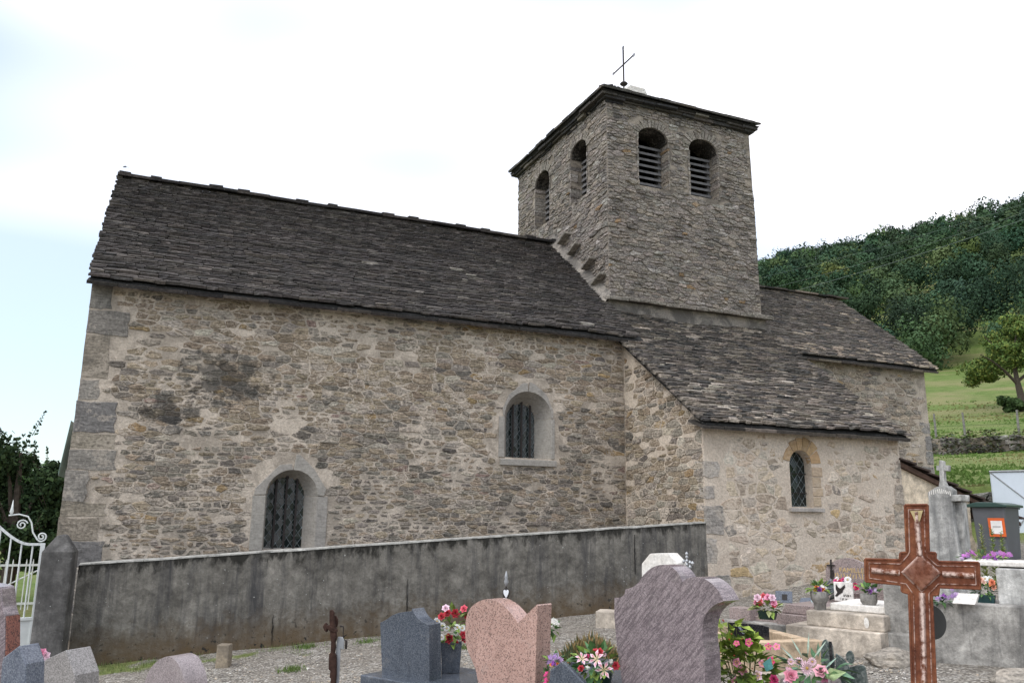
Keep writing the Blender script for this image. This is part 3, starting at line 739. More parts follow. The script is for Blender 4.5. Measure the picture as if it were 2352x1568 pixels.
# --- tower skirt, drip ledge and stepped ledges
mb = MB()
mb.add([(TX0-.06, TS-.10, 5.05), (TX1+.1, TS-.10, 5.05), (TX1+.1, TS-.10, 5.88), (TX0-.06, TS-.10, 5.88), (TX0-.06, TS+.1, 5.88), (TX1+.1, TS+.1, 5.88), (TX0-.06, TS+.6, 5.5), (TX1+.22, TS-.28, 5.3)], [(0, 1, 2, 3), (3, 2, 5, 4), (0, 3, 4, 6), (1, 7, 2)])
tt = math.tan(PN)
for side in (0,):
    ys = np.linspace(TS-.1, RIDGE_Y, 12); a = []
    for y in ys:
        z = RIDGE_Z-(RIDGE_Y-y)*tt; a += [(TX0-.005, y, z+.24+.02*noise.noise((y*3, 0, 0))), (TX0-.10, y, z+.10), (TX0-.16, y, z+.02)]
    mb.add(a, [(3*i+k, 3*i+k+1, 3*i+k+4, 3*i+k+3) for i in range(11) for k in (0, 1)])
part(mb, 'tower_skirt', m_plaster)
random.seed(9)
x = TX0-.13
while x < TX1+.2:
    w_ = min(random.uniform(.3, .62), TX1+.2-x+.01); mb = MB()
    vs, fs = [], []
    mb.box((x+w_/2, TS-.10, 5.93+.03*noise.noise((x*2, 0, 0))), (w_-.012, .30, random.uniform(.06, .085)), random.uniform(-.02, .02), jit((.25, .225, .19), .15), rx=.16, ry=random.uniform(-.01, .02))
    part(mb, 'ledge_slab', m_tower, tower_wall, bevel=.012); x += w_
for y, z in ((15.36, 7.72), (14.9, 7.34), (14.27, 6.84), (13.86, 6.40)):
    mb = MB(); mb.box((TX0-.07, y, z), (.20, .40, .06), 0, jit((.26, .235, .2), .1), rx=-.38); part(mb, 'ledge_slab', m_tower, tower_wall, bevel=.014)

# --- roofs of stone slabs
SLABS = []
def roof(prt, P0, length, slope, pitch, expo, thick, wr, colfn, seed, left=lambda s: 0, right=None, along=Vector((1, 0, 0)), upd=Vector((0, 1, 0)), wave=.02, nw=.0, ragged=.03, edge=2.0):
    random.seed(seed); S = upd*math.cos(pitch)+Vector((0, 0, math.sin(pitch))); Nn = -upd*math.sin(pitch)+Vector((0, 0, math.cos(pitch)))
    right = right or (lambda s: length); k = 0; s = 0.0
    while s < slope:
        e = expo*random.uniform(.85, 1.18); u = left(s)+random.uniform(-ragged, ragged*.3); lim = right(s)+random.uniform(-.3*ragged, ragged)
        while u < lim-.04:
            w_ = random.uniform(*wr); 
            if lim-(u+w_) < .1: w_ = lim-u
            t = thick*random.uniform(.7, 1.35); ds = random.uniform(-.018, .018)+wave*noise.noise((u*.6, s*.5, seed)); dn = nw*noise.noise((u*.5, s*.6, seed+3))+random.uniform(0, .006)
            ln = e*2.1; g = .004; sk = random.uniform(-.012, .012); lift = thick*1.0
            q = lambda uu, ss, nn: tuple(P0+along*uu+S*(s+ss+ds)+Nn*(nn+dn))
            um = u+w_*random.uniform(.3, .7)
            vs = [q(u+g, sk, lift), q(um, random.uniform(-.012, .012), lift*random.uniform(.9, 1.1)), q(u+w_-g, -sk, lift), q(u+w_-g, -sk, lift+t), q(um, random.uniform(-.004, .02), lift+t), q(u+g, sk, lift+t), q(u+w_-g, ln, t*.8), q(u+g, ln, t*.8), q(u+g, ln, 0), q(u+w_-g, ln, 0)]
            fs = [(0, 1, 4, 5), (1, 2, 3, 4), (5, 4, 3, 6, 7), (0, 5, 7, 8), (2, 9, 6, 3), (0, 8, 9, 2, 1)]
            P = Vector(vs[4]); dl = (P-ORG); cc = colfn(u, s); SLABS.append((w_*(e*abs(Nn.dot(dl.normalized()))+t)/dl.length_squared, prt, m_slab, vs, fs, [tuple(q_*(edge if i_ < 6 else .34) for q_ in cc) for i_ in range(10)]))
            u += w_
        s += e; k += 1
def deck(name, vs, fs):
    mb = MB(); mb.add(vs, fs, (.03, .029, .028)); return part(mb, name, m_slab)
def nave_slab(u, s):
    c = pick([(6, (.041, .0365, .0340)), (3, (.052, .0455, .0408)), (1.5, (.032, .0292, .028)), (.5, (.078, .068, .060)), (.03, (.15, .135, .12))])
    return tuple(q*(1.12-.05*s) for q in c)
def chap_slab(u, s):
    k = sstep(2.6, .4, s)
    return pick([(3.6, (.062, .055, .049)), (2+2*k, (.105, .09, .075)), (.4+1.4*k, (.165, .142, .118)), (1.0, (.038, .036, .034)), (.05+.3*k, (.25, .22, .185))])
def chan_slab(u, s):
    k = sstep(.8, .1, s); return pick([(4, (.068, .060, .053)), (3, (.088, .076, .065)), (1, (.042, .04, .038)), (.3+2.5*k, (.2, .165, .13))])
ey = NS-.2; sl_len = (RIDGE_Y-ey)/math.cos(PN)
nave_roof = deck('nave_roof', [(NX0-.02, ey+.02, EAVE-.02), (NX1, ey+.02, EAVE-.02), (NX1, RIDGE_Y, RIDGE_Z-.05), (NX0-.02, RIDGE_Y, RIDGE_Z-.05), (NX0-.02, 2*RIDGE_Y-ey, EAVE-.02), (NX1, 2*RIDGE_Y-ey, EAVE-.02),
                               (NX0-.02, ey+.02, EAVE-.05), (NX1, ey+.02, EAVE-.05), (NX1, NS+.05, EAVE+.1), (NX0-.02, NS+.05, EAVE+.1)], [(0, 1, 2, 3), (3, 2, 5, 4), (6, 7, 8, 9), (0, 6, 7, 1)])
def eave_course(prt, x0, x1, y, z, colfn, pitch, seed, n=2, t=.05, vary=0):
    """thicker projecting slabs along the eave"""
    random.seed(seed)
    for k in range(n):
        x = x0
        while x < x1-.03:
            w_ = random.uniform(.3, .7); w_ = x1-x if x1-(x+w_) < .15 else w_
            mb = MB(); tt_ = t*random.uniform(.8, 1.2); mb.box((x+w_/2, y+.17-.02*k+random.uniform(-.015, .015), z+.075+k*t*1.02-(0 if k else .005)), (w_-.008, .40, tt_), random.uniform(-.01, .01), colfn(x, 0), rx=pitch*.55)
            P = Vector((x, y, z)); SLABS.append((w_*t*1.8/(P-ORG).length_squared, prt, m_slab, mb.v, mb.f, mb.c[0])); x += w_
eave_course(nave_roof, NX0-.06, CX0+.1, ey, EAVE-.075, nave_slab, PN, 3, 1, .042)
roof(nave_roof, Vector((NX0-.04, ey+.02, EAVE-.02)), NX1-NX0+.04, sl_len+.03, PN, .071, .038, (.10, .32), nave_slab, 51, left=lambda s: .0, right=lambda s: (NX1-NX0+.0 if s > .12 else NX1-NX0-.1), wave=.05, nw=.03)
random.seed(8); x = NX0-.03; kk = 0               # ridge slabs with a raised cap at every joint or so
while x < NX1-.02:
    w_ = min(random.uniform(.5, .62), NX1-x); mb = MB(); zz = RIDGE_Z+.012+.02*noise.noise((x*.7, 0, 0))
    mb.box((x+w_/2, RIDGE_Y-.03, zz), (w_+.02, .34, .05), 0, nave_slab(0, 3), rx=.14, ry=random.uniform(-.012, .012)); SLABS.append((.0001, nave_roof, m_slab, mb.v, mb.f, mb.c[0]))
    if kk % 3 != 2 or x < 0:
        mb = MB(); mb.box((x+.11, RIDGE_Y-.03, zz+.036), (random.uniform(.18, .26), .3, .035), 0, nave_slab(0, 2), rx=.1, ry=random.uniform(-.04, .04)); SLABS.append((.0001, nave_roof, m_slab, mb.v, mb.f, mb.c[0]))
    x += w_; kk += 1
cl = (TS-.08-CEAVE_Y)/math.cos(PC)
zt = CEAVE_Z+(TS-CEAVE_Y)*math.tan(PC)
chapel_roof = deck('chapel_roof', [(CX0-.1, CEAVE_Y+.02, CEAVE_Z-.03), (CX1+.02, CEAVE_Y+.02, CEAVE_Z-.03), (CX1+.02, TS+.1, zt+.02), (CX0-.1, TS+.1, zt+.02), (CX0-.1, CEAVE_Y+.02, CEAVE_Z-.06), (CX1+.02, CEAVE_Y+.02, CEAVE_Z-.06), (CX1+.02, TS+.1, zt-.07), (CX0-.1, TS+.1, zt-.07)],
                   [(0, 1, 2, 3), (4, 7, 6, 5), (0, 4, 5, 1), (1, 5, 6, 2), (0, 3, 7, 4)])
eave_course(chapel_roof, CX0-.14, CX1+.05, CEAVE_Y, CEAVE_Z-.1, chap_slab, PC, 4, 1, .045)
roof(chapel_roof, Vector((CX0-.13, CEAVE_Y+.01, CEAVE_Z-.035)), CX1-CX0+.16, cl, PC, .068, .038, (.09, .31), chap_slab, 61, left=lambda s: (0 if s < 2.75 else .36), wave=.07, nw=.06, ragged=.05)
he = HS-.2; hz = 5.13; PH = math.atan2(7.47-hz, RIDGE_Y-he)
chancel_roof = deck('chancel_roof', [(TX1, he+.02, hz-.02), (HX1+.2, he+.02, hz-.02), (HX1+.34, RIDGE_Y, 7.44), (TX1, RIDGE_Y, 7.44), (TX1, 2*RIDGE_Y-he, hz), (HX1+.2, 2*RIDGE_Y-he, hz), (TX1, he+.02, hz-.06), (HX1+.2, he+.02, hz-.06), (HX1+.2, HS+.06, hz+.04), (TX1, HS+.06, hz+.04)],
                    [(0, 1, 2, 3), (3, 2, 5, 4), (0, 6, 7, 1), (6, 7, 8, 9)])
eave_course(chancel_roof, TX1-.1, HX1+.22, he, hz-.075, chan_slab, PH, 6, 1, .042)
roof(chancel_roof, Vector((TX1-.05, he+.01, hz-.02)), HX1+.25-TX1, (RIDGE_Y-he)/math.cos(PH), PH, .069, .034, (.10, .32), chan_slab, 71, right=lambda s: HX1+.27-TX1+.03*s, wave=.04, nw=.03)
random.seed(18); x = TX1
while x < HX1+.3:
    w_ = random.uniform(.25, .5); mb = MB(); mb.box((x+w_/2, RIDGE_Y-.03, 7.50+random.uniform(0, .03)), (w_-.01, .3, .04), 0, chan_slab(0, .3), rx=.14); SLABS.append((.0001, chancel_roof, m_slab, mb.v, mb.f, mb.c[0])); x += w_
# tower roof: low hipped, several slab courses corbelled out at the eaves
ov = .18; ez = TTOP+.05; ax, ay0, ay1, az_ = (TX0+TX1)/2, TS+TX1/2-TX0/2+.0, TN-(TX1-TX0)/2, TTOP+1.22
ex0, ex1, ey0, ey1 = TX0-ov, TX1+ov, TS-ov, TN+ov
tower_roof = deck('tower_roof', [(ex0, ey0, ez), (ex1, ey0, ez), (ex1, ey1, ez), (ex0, ey1, ez), (ax, ay0, az_), (ax, ay1, az_), (TX0, TS, TTOP-.03), (TX1, TS, TTOP-.03), (TX1, TN, TTOP-.03), (TX0, TN, TTOP-.03)],
                  [(0, 1, 4), (1, 2, 5, 4), (2, 3, 5), (3, 0, 4, 5), (0, 6, 7, 1), (1, 7, 8, 2), (2, 8, 9, 3), (3, 9, 6, 0)])
def tow_slab(u, s): return pick([(5, (.05, .047, .044)), (3, (.075, .066, .057)), (1, (.034, .033, .033)), (.5, (.13, .115, .095))])
PS = math.atan2(az_-ez, ay0-ey0); PW = math.atan2(az_-ez, ax-ex0); lS = (ay0-ey0)/math.cos(PS); lW = (ax-ex0)/math.cos(PW)
roof(tower_roof, Vector((ex0, ey0, ez)), ex1-ex0, lS-.1, PS, .1, .04, (.2, .5), tow_slab, 81, left=lambda s: s*math.cos(PW)*.98, right=lambda s: ex1-ex0-s*math.cos(PW)*.98, ragged=.02)
roof(tower_roof, Vector((ex0, ey1, ez)), ey1-ey0, lW-.1, PW, .1, .04, (.2, .5), tow_slab, 82, left=lambda s: s*math.cos(PS)*.98, right=lambda s: ey1-ey0-s*math.cos(PS)*.98, along=Vector((0, -1, 0)), upd=Vector((1, 0, 0)), ragged=.02)
random.seed(83)
for k in range(3):                                # corbelled layers under the eave, south and west
    o_ = ov-.035-.065*(2-k); zz = TTOP-.09+k*.052
    for ax_, a0, a1 in (('x', TX0-o_, TX1+o_), ('y', TS-o_, TN+o_)):
        p = a0
        while p < a1-.02:
            w_ = random.uniform(.25, .55); w_ = a1-p if a1-(p+w_) < .12 else w_
            mb = MB(); cc = tow_slab(0, 0); q = random.uniform(-.015, .015)
            if ax_ == 'x': mb.box((p+w_/2, TS-o_/2+.1+q*2, zz+random.uniform(-.012, .012)), (w_-.006, o_+.2, random.uniform(.035, .075)), random.uniform(-.03, .03), cc, ry=random.uniform(-.03, .03))
            else: mb.box((TX0-o_/2+.1+q*2, p+w_/2, zz+.003+random.uniform(-.012, .012)), (o_+.2, w_-.006, random.uniform(.035, .075)), random.uniform(-.03, .03), cc, rx=random.uniform(-.03, .03))
            SLABS.append((w_*.05/((Vector((TX0, TS, zz))-ORG).length_squared), tower_roof, m_slab, mb.v, mb.f, cc)); p += w_
# cap stone and iron cross on the tower
mb = MB(); mb.box((ax, (ay0+ay1)/2-.1, az_+.14), (.5, 1.1, .26), 0, (.5, .48, .44), taper=.85); mb.box((ax, (ay0+ay1)/2+.05, az_+.36), (.34, .42, .24), .2, (.52, .5, .46), taper=.55)
part(mb, 'cap_stone', m_quoin, tower_roof, bevel=.03)
cyy = (ay0+ay1)/2+.05; mb = MB(); zb = az_+.42; TOPZ = 13.06
mb.tube([(ax, cyy, zb), (ax, cyy, TOPZ)], .02, 8); mb.tube([(ax, cyy-.42, 12.66), (ax, cyy+.42, 12.66)], .017, 8)
for (y, z, dy, dz) in ((cyy, TOPZ, 0, 1), (cyy-.42, 12.66, -1, 0), (cyy+.42, 12.66, 1, 0)):
    for s in (-1, 0, 1):
        mb.tube([(ax, y-dy*.02, z-dz*.02), (ax, y+dy*.04+s*.035*dz, z+dz*.04+s*.035*dy), (ax, y+dy*.10+s*(.02 if s else 0)*dz, z+dz*.10+s*.02*dy)], .008, 5)
iron_cross = part(mb, 'roof_cross', m_iron, tower_roof)
mb = MB(); mb.lathe([(.02, -.06), (.07, -.035), (.10, 0), (.07, .035), (.02, .06)], 14, (ax, cyy, 12.14)); part(mb, 'roof_cross_knob', m_iron, tower_roof, smooth=True)

# porch roof edge on the west front
a, b = onY(163, 965, 15.2), onY(134, 1085, 15.2); mb = MB()
mb.add([a, b, (b.x+.1, 17, b.z), (a.x+.1, 17, a.z), a-Vector((0, 0, .05)), b-Vector((0, 0, .05)), (b.x+.1, 17, b.z-.05), (a.x+.1, 17, a.z-.05)], [(0, 1, 2, 3), (4, 7, 6, 5), (0, 4, 5, 1), (1, 5, 6, 2)])
part(mb, 'porch_roof', plain('zinc_sheet', (.25, .36, .36), .5, .5, .2, 5))

# emit slabs and stones: the 300 that show largest of each are pieces of their own, the rest one body per part
def emit(items, name, rest, nmax=300):
    items.sort(key=lambda q: -q[0]); left = {}
    for i, (sc_, prt, m, vs, fs, col) in enumerate(items):
        if i < nmax:
            mb = MB(); mb.add(vs, fs, col); part(mb, name, m, prt)
        else:
            left.setdefault((prt.name, m.name), [prt, m, MB()])[2].add(vs, fs, col)
    for prt, m, mb in left.values(): part(mb, rest, m, prt, kind='stuff')
emit(STONES, 'stone', 'smaller_stones')
emit(SLABS, 'roof_slab', 'smaller_roof_slabs')

# ================================================================== PLACING HELPERS FOR THE CHURCHYARD
class Fr:
    """a spot on the ground: px column and depth in the reference view; phi turns the thing to the right"""
    def __init__(s, px, d, phi=0, z=None):
        P = at(px, 1300, d); s.px, s.d = px, d; s.gz = G(P.x, P.y) if z is None else z
        az = math.atan2(P.x, P.y); ph = math.radians(phi); s.c = math.cos(ph)
        T = Vector((math.cos(az), -math.sin(az), 0))*math.cos(ph)-Vector((math.sin(az), math.cos(az), 0))*math.sin(ph)
        s.loc = (P.x, P.y, s.gz); s.rz = math.atan2(T.y, T.x); s.k = d/FPX
        s.T = T; s.Nn = Vector((-T.y, T.x, 0))
    def hit(s, px, py):
        v = ray(px, py); L_ = Vector(s.loc); t = (L_-ORG).dot(s.Nn)/v.dot(s.Nn); P = ORG+v*t-L_; return (P.dot(s.T), P.z)
    def X(s, px): return s.hit(px, 1420)[0]
    def Z(s, py): return s.hit(s.px, py)[1]
    def pts(s, pp): return [s.hit(x, y) for x, y in pp]
    def root(s, name): return empty(name, s.loc, s.rz)
def zc(ox, oy, f, pp): return [((ox+x/f)/1.7415, (oy+y/f)/1.7415) for x, y in pp]
def child(mb, name, m, root, **k): return mb.build(name, m, root, **k)

# ------------------------------------------------------------------ materials of the churchyard
m_gr_purple = granite('granite_purple', (.235, .19, .198), (.315, .26, .265), (.17, .14, .146), 170, .16, .5, .75, (.10, .08, .088), .75)
m_gr_pink = granite('granite_pink', (.40, .25, .205), (.48, .315, .265), (.19, .125, .105), 160, .2, .5, c2t=.80)
m_gr_blue = granite('granite_blue', (.050, .060, .078), (.085, .098, .12), (.115, .13, .15), 200, .18)
m_gr_slate = granite('granite_slate', (.085, .10, .13), (.14, .155, .19), (.19, .21, .24), 180, .3)
m_gr_grey = granite('granite_grey', (.24, .225, .215), (.33, .31, .295), (.17, .16, .15), 170, .35)
m_gr_mauve = granite('granite_mauve', (.26, .22, .22), (.34, .29, .285), (.2, .17, .17), 180, .3)
m_gr_red = granite('rough_red_granite', (.20, .075, .055), (.26, .11, .08), (.07, .035, .03), 150, .8)
m_gr_green = granite('granite_green', (.055, .075, .07), (.10, .125, .115), (.16, .18, .17), 90, .3)
m_gr_tomb = granite('granite_tomb', (.27, .205, .19), (.35, .28, .26), (.16, .13, .125), 120, .35)
m_black = granite('granite_black', (.012, .012, .014), (.018, .018, .02), (.03, .03, .033), 120, .12)
m_white_st = mortar_mat('white_limestone', (.70, .66, .60), (.80, .77, .72), .003, .12, (.5, .46, .4))
m_conc, _, _, _, _ = concrete('old_concrete', (.30, .285, .26), (.075, .073, .07), .8)
m_conc_l, _, _, _, _ = concrete('pale_concrete', (.46, .40, .33), (.22, .19, .155), .35, True, .9)
m_conc_t, _, _, _, _ = concrete('tan_concrete', (.46, .35, .24), (.30, .22, .15), .25, False, .9)
m_pill, _, _, _, _ = concrete('pillar_stone', (.115, .11, .104), (.05, .049, .047), .6, True, .95)
m_plaster2, _, _, _, _ = concrete('shed_plaster', (.62, .52, .39), (.36, .28, .20), .35, False, .95)
m_bronze = plain('bronze', (.03, .025, .022), .45, .5, .3, 20, metal=.4)
m_gold = plain('gilt_letters', (.55, .38, .16), .4, .5)
m_engr = plain('engraved_paint', (.25, .24, .235), .9, .1)
m_gold2 = plain('faded_letters', (.42, .40, .40), .9, .1)
def rust_mat():
    m, t, b = mat('rusted_painted_iron', .95, .12); n = N(t); ov = n.co('Object')
    a = n.noise(ov, 5, 6, .65, .4); f = n.noise(ov, 45, 4, .65); st = n.noise(n.co('Object', (14, 14, 2.2)), 1.6, 5, .6)
    c = n.ramp(a, [(.3, (.10, .038, .024)), (.46, (.155, .056, .032)), (.6, (.21, .082, .042)), (.72, (.32, .16, .07))])
    p = n.math('MULTIPLY', n.sepz(n.attr(), 0), n.ramp(n.math('ADD', n.math('MULTIPLY', st, .5), n.math('MULTIPLY', f, .5)), [(.42, 0), (.52, 1)]))
    c = n.mix(p, c, (.56, .43, .37)); c = n.mix(1.0, c, n.ramp(f, [(.3, .7), (.7, 1.3)]), 'MULTIPLY')
    n.base(b, c); n.bump(n.math('ADD', f, a), b, .5, .006); return m
m_rust = rust_mat()
m_rustdark = plain('dark_rust', (.045, .024, .018), .9, .2, .45, 22, .008)
m_wpaint = plain('white_gate_paint', (.66, .68, .66), .45, .4, .1, 7)
m_galv = plain('grey_sheet_metal', (.34, .35, .36), .5, .5, .2, 9, metal=.3)
m_plant = plain('foliage_leaf', (1, 1, 1), .55, .35, .3, 40, attr=True)
m_flow = plain('flower_petal', (1, 1, 1), .6, .25, .12, 60, attr=True)
m_pot_green = plain('green_plastic', (.012, .035, .025), .4, .5, .15, 8)

# ------------------------------------------------------------------ churchyard wall
def churchyard_wall():
    n = 90; hN = 14; Lw = (WC-WA).length; th = .24
    mb = MB(); vs = []; cs = []
    for i in range(n+1):
        t = i/n; p = WA+(WC-WA)*t; zb = G(p.x, p.y)-.12; zt = lerp(1.11, 1.675, t)+.006*noise.noise((t*14, 0, 0))
        for j in range(hN+1):
            f = j/hN; bulge = .008*noise.noise((t*11, f*2, 2)); q = p+WNOR*bulge
            vs.append((q.x, q.y, lerp(zb, zt, f))); cs.append((f, f, f))
        q = p-WNOR*th; vs.append((q.x, q.y, zt)); vs.append((q.x, q.y, zb-.2)); cs += [(1, 1, 1), (0, 0, 0)]
    m_ = hN+3; fs = []
    for i in range(n):
        for j in range(m_-1): fs.append((i*m_+j, (i+1)*m_+j, (i+1)*m_+j+1, i*m_+j+1))
    mb.v, mb.f, mb.c = vs, fs, cs
    m, t, b, nn, cc = concrete('cement_render', (.155, .144, .125), (.042, .042, .045), .85, True)
    h = nn.sepz(nn.attr(), 0); wv = nn.world(); e = nn.noise(wv, 7, 5, .7, .4); e2 = nn.noise(nn.world((8, 8, 3.5)), 1.0, 5, .65, .3)
    moss = nn.math('ADD', h, nn.math('MULTIPLY', nn.math('SUBTRACT', e2, .5), .55))
    cc = nn.mix(nn.ramp(moss, [(.90, 0), (.99, .92)]), cc, (.022, .021, .018))                  # black moss under the coping
    spl = nn.math('ADD', h, nn.math('MULTIPLY', nn.math('SUBTRACT', e, .5), .5))
    cc = nn.mix(nn.ramp(spl, [(.08, .9), (.46, 0)]), cc, (.115, .08, .045))                    # earth splashed on the foot
    sp = nn.noise(wv, 16, 3, .6); low = nn.ramp(h, [(.12, 1), (.5, 0)])
    cc = nn.mix(nn.math('MULTIPLY', nn.ramp(sp, [(.62, 0), (.66, 1)]), low), cc, (.028, .027, .024))
    nn.base(b, cc)
    o = mb.build('churchyard_wall', m); tag(o, 'long grey cement-rendered churchyard wall below the nave', 'wall')
    # coping: short lengths of weathered mortar cap
    mcap, _, _, _, _ = concrete('coping_mortar', (.36, .35, .32), (.06, .058, .05), .8, False, scale=3)
    i = 0.0; random.seed(3)
    while i < 1:
        w_ = min(random.uniform(.07, .13), 1-i); w_ = 1-i if 1-i-w_ < .04 else w_; mb = MB(); sec = []
        for k in range(5):
            t = i+w_*(k+(.01 if k == 0 else -.01 if k == 4 else 0))/4; p = WA+(WC-WA)*t; zt = lerp(1.11, 1.675, t)+.006*noise.noise((t*14, 0, 0))
            for off, dz in ((.008+.008*noise.noise((t*60, 1, 0)), -.006), (.006+.008*noise.noise((t*60, 2, 0)), .008), (-.10, .022), (-th-.02, .008), (-th-.02, -.008)):
                q = p+WNOR*off; sec.append((q.x, q.y, zt+dz+.004*noise.noise((t*70, off*9, 5))))
        mb.add(sec, [(k*5+j, (k+1)*5+j, (k+1)*5+j+1, k*5+j+1) for k in range(4) for j in range(4)]+[(4, 3, 2, 1, 0), (20, 21, 22, 23, 24)])
        mb.build('coping_length', mcap, o); i += w_
churchyard_wall()
random.seed(17)
for t0, z0, z1 in ((.47, .38, .92), (.86, .95, 1.5), (.27, .15, .5)):                 # cracks in the render
    mb = MB(); vs = []; n = 12
    for i in range(n+1):
        f_ = i/n; p = WA+(WC-WA)*(t0+.0015*noise.noise((f_*6, t0*50, 0)))+WNOR*.0135; w_ = .0055*math.sin(math.pi*min(.98, max(.02, f_)))*random.uniform(.5, 1.3); z = lerp(z0, z1, f_)
        for sg in (-1, 1): q = p+WDIR*w_*sg; vs.append((q.x, q.y, z))
        q = p-WNOR*.03; vs.append((q.x, q.y, z))
    mb.add(vs, [(3*i+a, 3*i+b_, 3*i+3+b_, 3*i+3+a) for i in range(n) for a, b_ in ((0, 1), (1, 2), (2, 0))]); mb.build('crack', m_void, bpy.data.objects['churchyard_wall'])

# ------------------------------------------------------------------ gate pillar, white gate, fence
f = Fr(135, 9.55, 12); mb = MB(); hw, hd = .168, .168
zt, za = f.Z(1272), f.Z(1226)
vs = [(-hw, -hd, -.2), (hw, -hd, -.2), (hw, hd, -.2), (-hw, hd, -.2), (-hw*.97, -hd*.97, zt), (hw*.97, -hd*.97, zt), (hw*.97, hd*.97, zt), (-hw*.97, hd*.97, zt)]
b_ = .05; top = [(-hw*.3, -hd*.25, za-.01), (hw*.25, -hd*.3, za), (hw*.3, hd*.3, za+.005), (-hw*.28, hd*.3, za-.015)]
mid = [(-hw*.97, -hd*.97, zt+.03), (hw*.97, -hd*.97, zt+.03), (hw*.97, hd*.97, zt+.03), (-hw*.97, hd*.97, zt+.03)]
vs += mid+top
fs = [(0, 1, 5, 4), (1, 2, 6, 5), (2, 3, 7, 6), (3, 0, 4, 7)]+[(4+i, 4+(i+1) % 4, 8+(i+1) % 4, 8+i) for i in range(4)]+[(8+i, 8+(i+1) % 4, 12+(i+1) % 4, 12+i) for i in range(4)]+[(12, 13, 14, 15)]
mb.add(vs, fs); o = mb.build('gate_pillar', m_pill, None, f.loc, f.rz, bevel=.025)
tag(o, 'dark grey stone gate pillar with blunt pyramid top at the end of the wall', 'pillar')

f = Fr(95, 9.75, 0); r = f.root('garden_gate'); tag(r, 'white painted wrought iron gate leaf with scrolls beside the stone pillar', 'gate')
def gx(px): return f.X(px)
zb = f.Z(1490); H = f.Z(1247); xr = 0.0; xl = -1.3
mb = MB(); mb.box((xr-.012, 0, (H+zb)/2), (.05, .045, H-zb)); child(mb, 'hinge_stile', m_wpaint, r, bevel=.004)
mb = MB(); mb.box((xl, 0, (H+.5+zb)/2), (.05, .045, H+.5-zb)); child(mb, 'closing_stile', m_wpaint, r, bevel=.004)
def topcurve(x):       # swan-neck top rail, rising towards the middle of the gateway
    t = min(1, max(0, -(x+.14)/.7)); return H-.012+.42*(t*t*(3-2*t))
mb = MB(); P = [(x, 0, topcurve(x)) for x in np.linspace(0, xl, 26)]
for a, b2 in zip(P, P[1:]):
    a, b2 = Vector(a), Vector(b2); c = (a+b2)/2; d = b2-a; mb.box(c, (d.length+.006, .04, .028), 0, ry=math.atan2(d.z, -d.x) if d.x < 0 else 0)
child(mb, 'top_rail', m_wpaint, r)
for k in range(1, 11):
    x = -.115*k; z0_ = zb+.32; mb = MB(); mb.tube([(x, 0, z0_), (x, 0, topcurve(x)-.01)], .0105, 6); child(mb, 'bar', m_wpaint, r)
mb = MB(); mb.box((xl/2, 0, zb+.17), (abs(xl), .012, .32)); child(mb, 'kick_panel', m_wpaint, r)
mb = MB(); mb.box((xl/2, 0, zb+.345), (abs(xl), .05, .035)); child(mb, 'lower_rail', m_wpaint, r, bevel=.004)
def spiral(c, r0, turns, a0, sgn, n=26):
    return [(c[0]+r0*(1-.8*i/n)*math.cos(a0+sgn*turns*2*math.pi*i/n), 0, c[1]+r0*(1-.8*i/n)*math.sin(a0+sgn*turns*2*math.pi*i/n)) for i in range(n+1)]
s1 = spiral((gx(72), f.Z(1232)), .055, 1.6, -math.pi*.6, 1); s2 = spiral((gx(22), f.Z(1205)), .06, 1.6, math.pi*.1, 1)
mb = MB(); mb.tube(s1[::-1]+[(gx(62), 0, f.Z(1238)), (gx(50), 0, f.Z(1222)), (gx(44), 0, f.Z(1200)), (gx(34), 0, f.Z(1186)), (gx(12), 0, f.Z(1181)), (gx(-12), 0, f.Z(1184))], .009, 6); child(mb, 'scroll', m_wpaint, r)
mb = MB(); mb.tube(s2, .008, 6); child(mb, 'scroll', m_wpaint, r)
mb = MB(); mb.lathe([(.004, -.09), (.022, -.05), (.012, 0), (.002, .09)], 8, (gx(-6), 0, f.Z(1166))); child(mb, 'finial', m_wpaint, r, smooth=True)
# white picket railing farther back
f = Fr(60, 14.2, 0); r = f.root('picket_railing'); tag(r, 'white iron picket railing seen through the gate bars', 'railing')
zt, z1, z2 = f.Z(1290), f.Z(1297), f.Z(1385)
for k in range(-22, 5):
    mb = MB(); mb.tube([(k*.1, 0, z2-.1), (k*.1, 0, zt), (k*.1, 0, zt+.05)], [.011, .011, .002], 5); child(mb, 'picket', m_wpaint, r)
for z in (z1, z2):
    mb = MB(); mb.box((-.9, 0, z), (2.8, .03, .035)); child(mb, 'rail', m_wpaint, r)
mb = MB(); mb.tube([(-.8, .01, z2), (.35, .01, z1)], .012, 5); child(mb, 'brace', m_wpaint, r)

